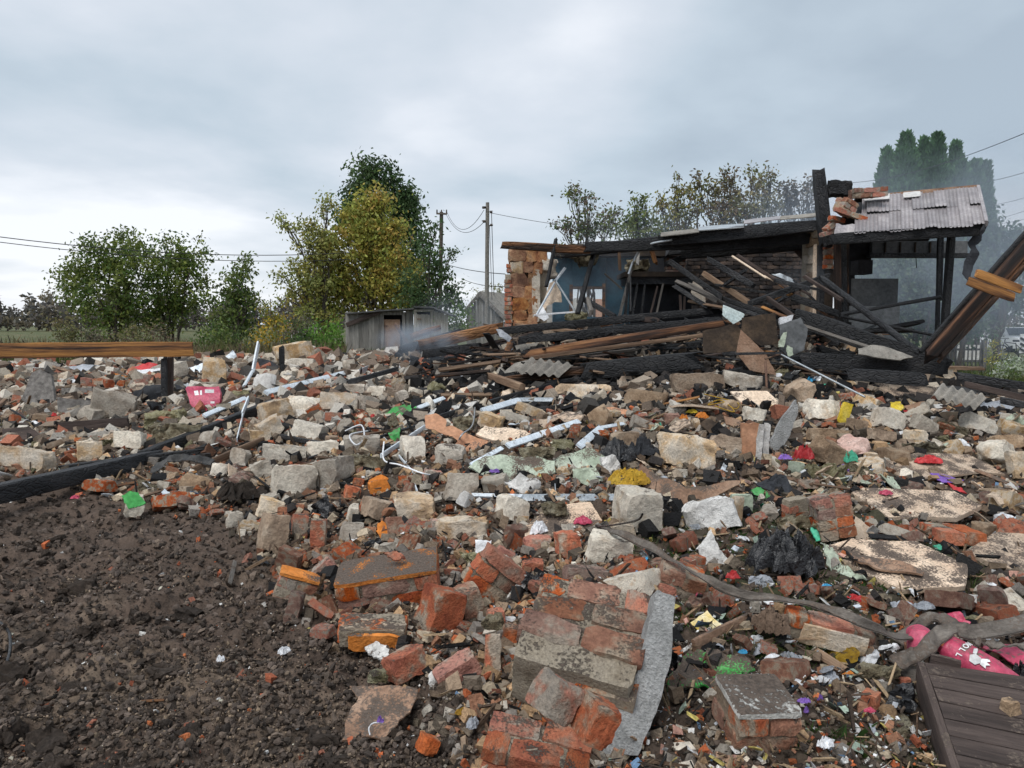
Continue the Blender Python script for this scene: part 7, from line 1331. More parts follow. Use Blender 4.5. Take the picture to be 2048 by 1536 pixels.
# pink sack standing in the left rubble
sk_ = sheet('plastic_sack', [(374, 781), (378, 776), (442, 778), (444, 800), (436, 822), (404, 828), (380, 828), (384, 810)], 'plastic_pink', tilt=62, thick=.06, bend=.04, cuts=6)
tag(sk_, 'crumpled crimson sack with white print lying in the left rubble', 'sack')
def decal(parent, poly, tilt, Yp, mat='white_print', name='print'):
    o = sheet(name, poly, mat, tilt=tilt, Y=Yp, thick=.003, bend=0, cuts=1, jag=0); fixp(o, parent); return o
gY = G(410, 815, .04).y - .12
for poly in [[(388, 782), (396, 781), (398, 790), (390, 791)], [(400, 781), (404, 781), (404, 790), (400, 790)], [(410, 779), (428, 779), (428, 786), (410, 786)], [(421, 803), (429, 803), (429, 807), (421, 807)]]: decal(sk_, poly, 62, gY)
# ------------------------------------------------------------------ deck, pink roll, ribbons
MASKR += [(1840, 1215, 2200, 1600), (370, 776, 446, 830), (1020, 1180, 1335, 1536)]
dk_c = P(1950, 1430, 2.66); dk = empty('garden_decking', dk_c, label='dark brown slatted deck cut by the bottom right corner', cat='decking')
dn = Vector((0.03, -.10, 1)).normalized()
seps = [((1848, 1333), (2120, 1372)), ((1856, 1357), (2120, 1403)), ((1866, 1384), (2120, 1433)), ((1876, 1412), (2120, 1466)), ((1886, 1446), (2120, 1496)), ((1897, 1481), (2120, 1530)), ((1910, 1519), (2120, 1566)), ((1922, 1560), (2120, 1606)), ((1938, 1605), (2120, 1650))]
for i in range(len(seps) - 1):
    (a, b), (c_, d__) = seps[i], seps[i + 1]
    pts = [plane_hit(a[0], a[1] + 1.6, dk_c, dn), plane_hit(b[0], b[1] + 1.6, dk_c, dn), plane_hit(d__[0], d__[1] - .8, dk_c, dn), plane_hit(c_[0], c_[1] - .8, dk_c, dn)]
    me, mw = sheetmesh('deck_board', pts, 'wood_dark', .022, .003, 4, jag=.001); fixp(link('deck_board', me, None, mw), dk)
fa, fb = plane_hit(1846, 1330, dk_c, dn), plane_hit(1940, 1612, dk_c, dn)
for off, nm, h_ in [(-.012, 'side_board', .13)]:
    a, b = fa + Vector((off, 0, -.045)), fb + Vector((off, 0, -.045)); bar3(nm, a, b, .03, h_, 'wood_dark', parent=dk, rough=.01, ragged=.05)
bar3('rear_board', plane_hit(1860, 1330, dk_c, dn) + Vector((0, 0, .02)), plane_hit(1920, 1345, dk_c, dn) + Vector((0, 0, .02)), .025, .06, 'wood_dark', parent=dk, rough=.02, ragged=.05)
def ribbon(name, pts, w_, m_, label, cat, parent=None, thick=.006, up=Vector((0, -.5, 1)), n=40, w1=None):
    """pts: (px,py,Y) centre line"""
    c = [P(*p) for p in pts]; V = []
    def cr(t):
        k = min(int(t), len(c) - 2); f = t - k; p0 = c[max(k - 1, 0)]; p1 = c[k]; p2 = c[k + 1]; p3 = c[min(k + 2, len(c) - 1)]
        return .5 * ((2 * p1) + (p2 - p0) * f + (2 * p0 - 5 * p1 + 4 * p2 - p3) * f * f + (3 * p1 - p0 - 3 * p2 + p3) * f ** 3)
    for i in range(n + 1):
        t = i / n * (len(c) - 1); p = cr(t); d = (cr(min(t + .02, len(c) - 1)) - cr(max(t - .02, 0))).normalized()
        s_ = d.cross(up.normalized()).normalized(); ww = (w_ + ((w1 or w_) - w_) * i / n) * (1 + .07 * math.sin(i * .9) + .08 * math.sin(i * .37 + 1)); nn = s_.cross(d)
        for q in (-.5, -.2, .2, .5): V.append(p + s_ * ww * q + nn * (.014 * math.sin(i * .5 + q * 3) + .006 * math.sin(i * 1.7)))
    nV = len(V); V += [p - Vector((0, 0, thick)) for p in V]; Fc = []
    for i in range(n):
        for j in range(3): a = i * 4 + j; Fc.append((a, a + 4, a + 5, a + 1)); Fc.append((a + nV, a + 1 + nV, a + 5 + nV, a + 4 + nV))
        for j in (0, 3): a = i * 4 + j; Fc.append((a, a + nV, a + 4 + nV, a + 4))
    MASKS.extend((pts[i][0], pts[i][1], pts[i + 1][0], pts[i + 1][1], w_ * FPX / pts[i][2] / 2) for i in range(len(pts) - 1))
    o = link(name, mesh(name, V, Fc, m_, smooth=True)); 
    if parent: fixp(o, parent)
    return tag(o, label, cat)
ribbon('dark_strap', [(x_, y_, G(x_, y_, l_).y) for x_, y_, l_ in [(1195, 1052, .1), (1240, 1066, .22), (1300, 1092, .22), (1360, 1128, .22), (1420, 1160, .22), (1480, 1186, .2), (1560, 1196, .2), (1640, 1212, .22), (1720, 1240, .24), (1790, 1270, .16), (1830, 1272, .12)]], .034, 'strap', 'long dark grey brown strap winding over the bricks to the pink roll', 'strap', up=Vector((0, -1, .9)))
ribbon('grey_ribbon', [(1795, 1282, 3.45), (1830, 1256, 3.5), (1860, 1232, 3.55), (1890, 1238, 3.5), (1925, 1262, 3.4), (1960, 1262, 3.4), (2010, 1252, 3.45), (2110, 1220, 3.6)], .052, 'strap', 'grey ribbon arching over the back of the pink roll', 'strap', up=Vector((0, -1, .8)))
ribbon('grey_ribbon', [(1790, 1326, 3.08), (1822, 1312, 3.10), (1850, 1298, 3.12), (1874, 1272, 3.2), (1905, 1255, 3.25), (1960, 1262, 3.25), (2110, 1230, 3.4)], .062, 'strap', 'wide grey ribbon crossing in front of the pink roll', 'strap', up=Vector((-.2, -1, .8)))
sheet('grey_flap', [(1785, 1322), (1848, 1336), (1850, 1368), (1830, 1372), (1792, 1345)], 'strap', 'dull brown flap hanging at the corner of the deck', 'strap', tilt=70, Y=3.1, thick=.006, bend=.01)
ribbon('grey_ribbon', [(1950, 1284, 3.2), (1990, 1288, 3.15), (2110, 1296, 3.1)], .03, 'strap', 'narrow grey ribbon end right of the pink roll', 'strap')
rl = empty('pink_roll', P(1930, 1310, 3.2), label='rolled crimson sack with white lettering and a bird, beside the deck', cat='sack')
def tubeskin(pts, rads, m_, name, parent, dent=.06, k=26, n=26):
    V = []
    for i in range(n + 1):
        t = i / n * (len(pts) - 1); q = min(int(t), len(pts) - 2); f = t - q; p = Vector(pts[q]).lerp(Vector(pts[q + 1]), f); r_ = rads[q] * (1 - f) + rads[q + 1] * f
        d = (Vector(pts[q + 1]) - Vector(pts[q])); u, w__ = frame_of(d)
        for j in range(k): a = 2 * math.pi * j / k; V.append(p + (u * math.cos(a) + w__ * math.sin(a)) * r_ * (1 + dent * math.sin(3 * a + t * 2) + dent * .6 * math.sin(5 * a - t * 5)))
    Fc = [(i * k + j, i * k + (j + 1) % k, (i + 1) * k + (j + 1) % k, (i + 1) * k + j) for i in range(n) for j in range(k)] + [tuple(range(k))[::-1], tuple(n * k + j for j in range(k))]
    o = link(name, mesh(name, V, Fc, m_, smooth=True)); fixp(o, parent); return o
RA, RB = P(1895, 1298, 3.24), P(1988, 1350, 3.08)
tubeskin([RA, RA.lerp(RB, .5), RB, P(2040, 1368, 3.05)], [.066, .068, .064, .03], 'plastic_pink', 'roll', rl, dent=.012)
tubeskin([P(1836, 1268, 3.4), P(1846, 1290, 3.3), P(1850, 1300, 3.25)], [.05, .07, .03], 'plastic_pink', 'fold', rl)
for poly, tl, Yp in [([(1878, 1226), (1912, 1224), (1940, 1250), (1920, 1250), (1895, 1236)], 40, 3.65), ([(1960, 1290), (2120, 1294), (2120, 1350), (2045, 1338), (2000, 1318)], 24, 3.3)]:
    o = sheet('sack_sheet', poly, 'plastic_pink', tilt=tl, Y=Yp, thick=.006, bend=.04); fixp(o, rl)
def text(name, body, size, c, right, up, mat, parent):
    cu = bpy.data.curves.new(name, 'FONT'); cu.body = body; cu.size = size; cu.align_x = 'CENTER'; cu.align_y = 'CENTER'; cu.extrude = .0015; cu.offset = size * .02
    ob = bpy.data.objects.new(name, cu); COL.objects.link(ob); right = Vector(right).normalized(); up = Vector(up); nrm = right.cross(up).normalized(); up = nrm.cross(right)
    ob.matrix_basis = Matrix((right, up, nrm)).transposed().to_4x4(); ob.location = c
    dg = bpy.context.evaluated_depsgraph_get(); me = bpy.data.meshes.new_from_object(ob.evaluated_get(dg)); mw = ob.matrix_basis.copy()
    bpy.data.objects.remove(ob); me.materials.clear(); me.materials.append(MAT[mat]); o = link(name, me, None, mw)
    if parent: fixp(o, parent)
    return o
# lettering runs round the roll, from its top down the near side; bird beside it
ra = (RB - RA).normalized()
tc_ = RA.lerp(RB, .36)
def on_roll(s_, a, r_=.0705):
    """point on the near side of the roll: s_ along it, a angle up from the horizontal towards the camera"""
    side = Vector((0, -1, 0)); side = (side - ra * side.dot(ra)).normalized(); upv = side.cross(ra); upv = upv if upv.z > 0 else -upv
    n_ = side * math.cos(a) + upv * math.sin(a); return tc_ + ra * s_ + n_ * r_, n_, ( -side * math.sin(a) + upv * math.cos(a))
for i, ch in enumerate('MOLLY'):
    p, n_, tg = on_roll(0.0, R(76 - i * 22)); text('letter', ch, .032, p, -tg, ra.cross(-tg) * 1.0 if (-tg).cross(ra).dot(n_) < 0 else ra, 'white_print', rl)
def rollpatch(pts2, nm='bird_print'):
    """outline in (along, angle) on the roll, as a thin curved plate"""
    P3 = [on_roll(s_, R(a), .0712)[0] for s_, a in pts2]; me, mw = sheetmesh(nm, P3, 'white_print', .0015, 0, 1, jag=0); fixp(link(nm, me, None, mw), rl)
rollpatch([(.035, 30), (.05, 44), (.075, 40), (.085, 24), (.07, 8), (.045, 10)], 'bird_body')
rollpatch([(.04, 40), (.03, 62), (.038, 74), (.048, 60), (.052, 44)], 'bird_neck')
rollpatch([(.078, 38), (.10, 52), (.11, 44), (.10, 36), (.118, 32), (.105, 24), (.11, 14), (.084, 18)], 'bird_wing')
# curved gutter piece, cable coils
ribbon('rubber_strip', [(304, 946, 7.0), (325, 925, 7.2), (355, 915, 7.3), (395, 917, 7.2), (425, 925, 7.1)], .07, 'slate_dark', 'grey curved rubber strip under the black beam on the left', 'rubber strip', up=Vector((0, -1, .6)))
def cable(pts, r_, m_, label, name='cable', cat='cable'):
    c = [P(*p) for p in pts]; out_ = []
    for i in range(len(c) - 1):
        for f in np.linspace(0, 1, 6, endpoint=False):
            p0, p1, p2, p3 = c[max(i - 1, 0)], c[i], c[i + 1], c[min(i + 2, len(c) - 1)]
            out_.append(.5 * ((2 * p1) + (p2 - p0) * f + (2 * p0 - 5 * p1 + 4 * p2 - p3) * f * f + (3 * p1 - p0 - 3 * p2 + p3) * f ** 3))
    out_.append(c[-1]); v, f = tube(out_, [r_] * len(out_), 6); return tag(link(name, mesh(name, v, f, m_, smooth=True)), label, cat)
def gcable(pts, r_, m_, label, **k):
    return cable([(x, y, G(x, y, .05 + l_).y) for x, y, l_ in pts], r_, m_, label, **k)
gcable([(690, 862, .1), (722, 850, .15), (728, 875, .1), (712, 890, .1), (700, 870, .15), (735, 862, .1)], .008, 'plastic_white', 'looped white cable beside the small bright green scrap')
gcable([(768, 884, .1), (768, 920, .1), (800, 930, .1), (840, 945, .1), (860, 950, .05)], .007, 'plastic_white', 'white wire hanging over the middle blocks')
gcable([(1195, 1054, .1), (1240, 1048, .2), (1275, 1040, .3), (1285, 1028, .35)], .006, 'plastic_black', 'short black wire in front of the tall dirty white block')
gcable([(0, 1245, 0), (18, 1265, .02), (20, 1300, .02), (12, 1330, 0)], .008, 'plastic_black', 'black cable loop lying in the soil at the left edge')
gcable([(740, 1470, .01), (738, 1455, .03), (748, 1446, .03), (765, 1446, .02)], .003, 'plastic_white', 'thin white string at the purple scrap on the torn board')
gcable([(950, 815, .05), (945, 850, .1), (925, 868, .1), (918, 880, .05)], .008, 'metal_galv', 'bent grey cable above the tip of the terracotta board')
gcable([(640, 1024, .0), (600, 1040, .1)], .006, 'plastic_black', 'short black wire behind the near brick row')
cable([(1340, 535, 13), (1300, 480, 13), (1260, 530, 13.1), (1255, 560, 13)], .02, 'metal_galv', 'bent pipe looping above the black hood') if False else None
cable([(1257, 548, 13.0), (1268, 520, 13.0), (1290, 492, 12.9), (1344, 480, 12.6)], .022, 'metal_galv', 'grey bent pipe rising from the black hood to the roof beam', name='bent_pipe', cat='pipe')
for (x0, y0, Y0, x1, y1, Y1, t_, m_, lb) in [(1112, 478, 13.0, 1093, 572, 12.8, .05, 'char', 'black stake standing before the stone pier, leaning left'), (1188, 505, 13.4, 1155, 628, 12.6, .07, 'char', 'black pole leaning across the window of the blue room'), (1166, 598, 12.9, 1228, 632, 12.4, .08, 'char', 'short black beam under the window of the blue room'), (1112, 562, 13.1, 1150, 622, 12.9, .025, 'metal_galv', 'thin grey rod right of the pale hanging sheet'), (1130, 536, 13.2, 1110, 562, 13.1, .04, 'metal_galv', 'short bright strip above the pale hanging sheet'), (1068, 630, 12.8, 1150, 624, 12.7, .03, 'plastic_white', 'white rail lying at the foot of the blue wall'), (1210, 548, 13.6, 1244, 578, 13.4, .03, 'wood_greyx', 'thin grey stick on the blue wall'), (1110, 565, 13.2, 1072, 632, 12.9, .03, 'metal_white', 'white strip along the left edge of the pale hanging sheet')]:
    bar3('leaning_pole', P(x0, y0, Y0), P(x1, y1, Y1), t_, t_, m_, lb, 'pole')
# yellow net
for i in range(9):
    a = (1410 + i * 8, 790 + RNG.uniform(-4, 4)); b = (1420 + i * 9, 812 + RNG.uniform(-6, 14))
NP = [(1408, 788), (1440, 796), (1476, 806), (1470, 818), (1440, 800), (1416, 810), (1450, 806), (1468, 824), (1430, 812)]
gcable([(x, y, .1) for x, y in NP], .006, 'cloth_yellow', 'orange yellow plastic netting in front of the big rectangular block', name='netting', cat='netting')
# ------------------------------------------------------------------ the countless smaller pieces, one object each
LM = [(20, 1290, 'the black cable loop'), (465, 1145, 'the grey slat'), (440, 1324, 'the lone white scrap'), (305, 1402, 'the yellow stick'), (150, 998, 'the pink scrap'), (150, 1500, 'the bottom left corner'), (300, 1150, 'the middle of the bare soil'), (20, 1120, 'the left edge'), (620, 1500, 'the bottom edge'), (566, 1308, 'the white plaster piece'), (130, 1350, 'the tan patch of clay'), (1500, 1040, 'the pale green plaster piece'), (1650, 1500, 'the white wrapper'), (1775, 1447, 'the white lid'), (410, 802, 'the pink sack'), (225, 806, 'the big grey mortar lump'), (75, 790, 'the grey timber slab'), (330, 760, 'the black posts'), (259, 880, 'the clean whitish square block'), (52, 916, 'the long pinkish block'),
      (560, 710, 'the black stub'), (699, 732, 'the small whitish block before the shed'), (600, 820, 'the row of pale blocks'), (588, 962, 'the two big grey white blocks'), (797, 824, 'the bright green sheet'), (826, 900, 'the upright beige block'), (930, 880, 'the terracotta board'), (1030, 836, 'the split blocks'),
      (1020, 935, 'the pale green boards'), (1080, 995, 'the long metal track'), (1165, 782, 'the long ochre topped block'), (1292, 798, 'the scorched squared block'), (1395, 765, 'the big rectangular block'), (1250, 890, 'the black plastic'), (1250, 958, 'the yellow cloth'), (1276, 1022, 'the tall dirty white block'), (1372, 900, 'the brown topped block'), (1390, 985, 'the warped brown sheet'), (1425, 1030, 'the white plaster lump'),
      (1515, 890, 'the standing white slabs'), (1565, 860, 'the thin rendered slab'), (1515, 800, 'the tilted beige board'), (1690, 826, 'the yellow painted plate'), (1794, 815, 'the yellow paint flake'), (1892, 753, 'the squared beige block on the slate'), (1990, 906, 'the tipped beige block'), (1700, 893, 'the pink film'), (1608, 910, 'the bright red bag'), (1880, 935, 'the far speckled sheet'), (1830, 1015, 'the six sided board'),
      (1572, 1112, 'the black bin bag'), (1800, 1140, 'the large speckled board'), (1650, 1262, 'the long brickwork with the mortar face'), (1412, 1245, 'the yellow packet'), (1420, 1350, 'the green painted sheet'), (1510, 1430, 'the white topped brick block'), (1930, 1310, 'the pink roll'), (1950, 1430, 'the deck'), (1185, 1300, 'the big brick slab'), (985, 1150, 'the white gable chunk'), (780, 1165, 'the orange topped chunk'), (592, 1174, 'the mortar coated double brick'),
      (746, 1260, 'the orange faced brick'), (640, 1060, 'the near brick row'), (768, 1063, 'the pointed orange shard'), (827, 1014, 'the ochre topped block'), (925, 1058, 'the flat tan slab'), (1120, 1050, 'the speckled board with the red packet'), (1214, 1098, 'the round edged block'), (760, 1430, 'the torn board'), (450, 1370, 'the long reed'), (470, 986, 'the black tangle'), (270, 1014, 'the green painted lump'), (160, 960, 'the thick black beam'), (1290, 730, 'the huge black beam'), (920, 745, 'the crossed brown planks'), (1750, 700, 'the wide sloping black board'), (1090, 738, 'the grey corrugated slate'), (1440, 800, 'the yellow netting')]
def where(px, py, used):
    ds = sorted(((px - a) ** 2 + ((py - b) * 1.4) ** 2, a, b, s) for a, b, s in LM)[:3]
    d, a, b, s = ds[0]; dx, dy = px - a, py - b; dist = d ** .5
    near = 'right beside' if dist < 45 else ('close to' if dist < 90 else 'some way from')
    if abs(dx) > abs(dy) * 1.3: rel = 'left of' if dx < 0 else 'right of'
    else: rel = 'behind' if dy < 0 else 'in front of'
    pre = {'right beside': 'just ', 'close to': '', 'some way from': 'well '}[near]
    t2 = ds[1][3]
    return f'{pre}{rel} {s}', (f'{pre}{rel} {s}, towards {t2}' if len((s + t2).split()) < 10 else f'{pre}{rel} {s}')
USED = {}
def blocked(px, py, sp):
    for x0, y0, x1, y1 in MASKR:
        if x0 - sp * .6 < px < x1 + sp * .6 and y0 + (y1 - y0) * .1 < py < y1 + sp * .5: return True
    for x0, y0, x1, y1, h in MASKS:
        dx, dy = x1 - x0, y1 - y0; t = max(0, min(1, ((px - x0) * dx + (py - y0) * dy) / (dx * dx + dy * dy + 1e-6)))
        if math.hypot(px - x0 - t * dx, py - y0 - t * dy) < h + sp * .8 and py > y0 + t * dy - h: return True
    return False
def inzone(x, y): return float(rubble(x, y))
KIND = {}
def variants(key, name, mats, fn, nvar=4): KIND[key] = (name, [(m_, [fn(m_, i) for i in range(nvar)]) for m_ in mats])
variants('stone', 'stone', ['stone_pale', 'stone_ochre', 'stone_grey', 'stone_brown', 'plaster_white'], lambda m_, i: chunk('stone', (1, .75, .6), m_, n=7, cuts=7, cutmax=.24, rough=.06, seed=900 + i * 7 + len(m_)))
variants('brick', 'brick', ['brick', 'brick_bright', 'brick_dull'], lambda m_, i: chunk('brick', (1, .62, .34), m_, n=7, cuts=5, cutmax=.22, rough=.06, seed=950 + i * 7 + len(m_)))
variants('plank', 'plank', ['wood_brown', 'wood_greyx', 'char', 'char_brown', 'wood_dark', 'wood_amber'], lambda m_, i: barmesh('plank', 1, .10, .035, m_, seg=6, rough=.10, seed=970 + i, ragged=1.6))
variants('shard', 'shard', ['board_beige', 'board_clean', 'plaster_white', 'slate', 'felt_black', 'board_brown', 'paint_pale_green', 'metal_white'], lambda m_, i: sheetmesh('shard', [(math.cos(a) * r_ * .5, math.sin(a) * r_ * .5, 0) for a, r_ in zip(np.sort(RNG.uniform(0, 6.28, 6)), RNG.uniform(.5, 1.1, 6))], m_, .03, .12, 2, jag=.05)[0])
def crump(m_, i, amp=.35):
    p, f = drape(12, 300 + i * 9 + len(m_), 1.9); p = p * np.array([.5, .42, .30]); p[:, 2] -= .08
    return mesh('scrap', p, f, m_, ang=55)
variants('litter', 'litter_scrap', ['plastic_white', 'film_grey', 'plastic_red', 'plastic_black', 'cloth_yellow', 'blue_bit', 'teal_bit', 'paint_orange', 'purple', 'plastic_pink'], crump, 3)
variants('wool', 'insulation_tuft', ['insulation', 'insulation_yellow'], lambda m_, i: chunk('insulation_tuft', (1, .8, .5), m_, n=9, rough=.42, seed=700 + i, ang=80))
variants('clod', 'earth_clod', ['clodm'] if False else ['soil'], lambda m_, i: chunk('earth_clod', (1, .8, .55), 'soil', n=7, cuts=10, cutmax=.3, rough=.2, seed=720 + i, ang=60), 5) if 'soil' in MAT else None
M('soil', [(.3, (.065, .05, .039)), (.5, (.11, .084, .067)), (.7, (.17, .13, .104))], 7, bump=1, bscale=50, rough=1, hv=.25, bdist=.03)
variants('clod', 'earth_clod', ['soil'], lambda m_, i: chunk('earth_clod', (1, .8, .55), 'soil', n=7, cuts=5, cutmax=.25, rough=.30, seed=720 + i, ang=70), 5)
ADJ = {'stone_pale': 'whitish stone', 'stone_ochre': 'tan stone', 'stone_grey': 'grey stone', 'stone_brown': 'brown stone', 'plaster_white': 'white plaster', 'brick': 'red brick', 'brick_bright': 'orange red brick', 'brick_dull': 'dull brown red brick',
       'wood_brown': 'brown wood', 'wood_greyx': 'grey wood', 'char': 'charred black wood', 'char_brown': 'half burnt wood', 'wood_dark': 'dark wood', 'wood_amber': 'yellow brown wood', 'board_beige': 'dirty beige board', 'board_clean': 'clean beige board', 'slate': 'grey slate', 'felt_black': 'black roofing felt', 'board_brown': 'brown board', 'paint_pale_green': 'pale green plaster', 'metal_white': 'white metal',
       'plastic_white': 'white plastic', 'film_grey': 'grey film', 'plastic_red': 'red plastic', 'plastic_black': 'black plastic', 'cloth_yellow': 'yellow wrapper', 'blue_bit': 'blue wrapper', 'teal_bit': 'green wrapper', 'paint_orange': 'orange wrapper', 'purple': 'purple wrapper', 'plastic_pink': 'pink plastic', 'insulation': 'brown mineral wool', 'insulation_yellow': 'pale yellow mineral wool', 'soil': 'dark earth'}
NOUN = {'stone': ('lump', 'stone block', 'smaller lumps of stone in the rubble'), 'brick': ('piece', 'brick', 'broken bricks scattered in the rubble'), 'plank': ('splinter', 'plank', 'broken laths and splinters'), 'shard': ('shard', 'board', 'flat shards and sheet pieces'), 'litter': ('scrap', 'litter', 'coloured litter scraps'), 'wool': ('tuft', 'insulation', 'tufts of mineral wool'), 'clod': ('clod', 'earth', 'earth clods on the bare soil')}
def scatter(key, n, s0, s1, wts=None, region=lambda px, py, y: 1.0, y0=2.9, y1=18.5, xr=(-80, 2130), lift=(0, .06), cls=0.0, sq=(.7, 1.3), tilt=.5, stand=0.0, free=False):
    name, mats = KIND[key]; wts = np.array(wts or [1] * len(mats), float); wts /= wts.sum(); done = 0; tries = 0
    while done < n and tries < n * 60:
        tries += 1
        y = 1 / RNG.uniform(1 / y1, 1 / y0); u = RNG.uniform(*xr); x = (u - 1024) / FPX * y
        z = float(height(x, y)); py = 768 - FPX * (((z - CAMZ) * CT + y * ST) / (y * CT - (z - CAMZ) * ST)); px = 1024 + FPX * x / (y * CT - (z - CAMZ) * ST)
        if RNG.random() > region(px, py, y) * (1 if key in ('clod',) else inzone(x, y)): continue
        if py < 600: continue
        s_ = s0 * (s1 / s0) ** RNG.random() ** 1.6 * (1 + max(0, y - 6) * .045)
        mi = RNG.choice(len(mats), p=wts); m_, ms = mats[mi]
        sp = s_ * FPX / y * .5
        if not free and blocked(px, py - sp * .3, sp): continue
        size = 'large' if s_ > s0 + (s1 - s0) * .6 else ('small' if s_ < s0 + (s1 - s0) * .2 else 'mid sized')
        a, b = where(px, py, USED); nn, cat, grp = NOUN[key]
        lb = f'{size} {ADJ[m_]} {nn} {a}'
        if lb in USED or key == 'clod': lb = f'{size} {ADJ[m_]} {nn} {b}'
        if len(lb.split()) > 16: lb = lb.replace('mid sized ', '')
        if len(lb.split()) > 16: lb = f'{size} {ADJ[m_]} {nn} {a}'
        if len(lb.split()) > 16: lb = lb.replace(size + ' ', '').replace('mineral ', '')
        if lb in USED:
            lb = f'{ADJ[m_]} {nn} {a}'
            if lb in USED: continue
        o = bpy.data.objects.new(name, ms[RNG.integers(len(ms))]); COL.objects.link(o)
        rz = RNG.uniform(0, 6.28)
        if RNG.random() < stand: e_ = (RNG.uniform(-1.2, 1.2), RNG.uniform(-1.2, 1.2), rz)
        else: e_ = (RNG.normal() * tilt * .6, RNG.normal() * tilt * .6, rz)
        o.rotation_euler = e_; k = s_ * RNG.uniform(sq[0], sq[1], 3); o.scale = k if key != 'plank' else (s_, s_ * RNG.uniform(.5, 1.2), s_ * RNG.uniform(.4, 1.0))
        o.location = (x, y, z + (.14 * s_ if key in ('stone', 'brick', 'clod', 'wool', 'litter') else .01) + RNG.uniform(*lift))
        USED[lb] = 1; tag(o, lb, cat, grp); done += 1
def gauss(px, py, cx, cy, rx, ry): return math.exp(-(((px - cx) / rx) ** 2 + ((py - cy) / ry) ** 2))
mid = lambda px, py, y: (1.0 if py < 1010 else (.10 if px > 1250 and py > 1150 else .22)) * (.25 if (px > 1000 and py < 745) else 1)
def stone_r(px, py, y):
    v = 1.0 if 740 < py < 1020 else .35
    if px > 1300 and py > 960: v = .25
    if py > 1100: v = .10
    if px > 820 and py < 790: v = .15
    if 420 < px < 760 and 700 < py < 800: v = 1.0
    return v
scatter('stone', 290, .07, .30, [5, 5, 1.6, 3, 1], stone_r, y0=3.6, y1=17, lift=(.0, .07), tilt=.7)
scatter('brick', 285, .10, .24, [4, 3, 3], lambda px, py, y: .05 if py > 1330 else 1.0 if (420 < px < 1300 and 930 < py < 1300) else .6 if (px < 1250 and py > 880) or (px < 340 and py > 740) else (.45 if py > 760 else .12), y0=2.9, y1=14, lift=(0, .06), tilt=.9, stand=.25)
scatter('plank', 140, .28, .85, [3, 2, 4, 3, 2, 1], lambda px, py, y: 1.0 if (px > 820 and py < 790) else (.30 if py < 1000 else .05), y0=3.2, y1=15, lift=(.02, .12), tilt=.35)
scatter('plank', 125, .5, 1.6, [2, 1, 8, 3, 2, .6], lambda px, py, y: 1.0 if (880 < px < 1850 and py < 765) else 0, y0=9.0, y1=13.2, lift=(.02, .16), tilt=.22, free=True)
scatter('shard', 230, .09, .30, [2.5, 4, 5, 2, 1.2, 1.2, 1.2, 2], mid, y0=3.4, y1=15, lift=(.02, .10), tilt=.8, stand=.2)
LIT = lambda px, py, y: 1.6 * gauss(px, py, 1400, 825, 140, 50) + .9 * gauss(px, py, 1720, 960, 260, 60) + 1.0 * gauss(px, py, 1700, 770, 200, 40) + .5 * gauss(px, py, 1750, 1400, 350, 250) + .12
scatter('shard', 45, .26, .55, [3, 3, 2, 1, .3, 3, 1, 0], lambda px, py, y: 1.0 if (880 < px and 800 < py < 1080) else (.25 if py < 1000 else 0), y0=4.5, y1=12, lift=(.05, .12), tilt=.5, stand=.1)
scatter('plank', 45, .35, .9, [3, 2, 2, 3, 1, 1], lambda px, py, y: 1.0 if (820 < py < 1120) else .1, y0=4, y1=11, lift=(.05, .14), tilt=.35)
scatter('litter', 190, .05, .13, [10, 7, 1.8, 3, .9, .7, .5, 1, .45, .7], LIT, y0=2.9, y1=13, lift=(.01, .05), tilt=.9)
scatter('wool', 110, .06, .24, [3, 2], lambda px, py, y: 1.0 if py < 1010 else .2, y0=2.9, y1=13, lift=(.0, .03))
scatter('clod', 190, .04, .14, [1], lambda px, py, y: max(0, 1 - float(rubble((px - 1024) / FPX * y, y)) * .75), y0=2.45, y1=8.5, xr=(-60, 2100), lift=(-.02, .01))

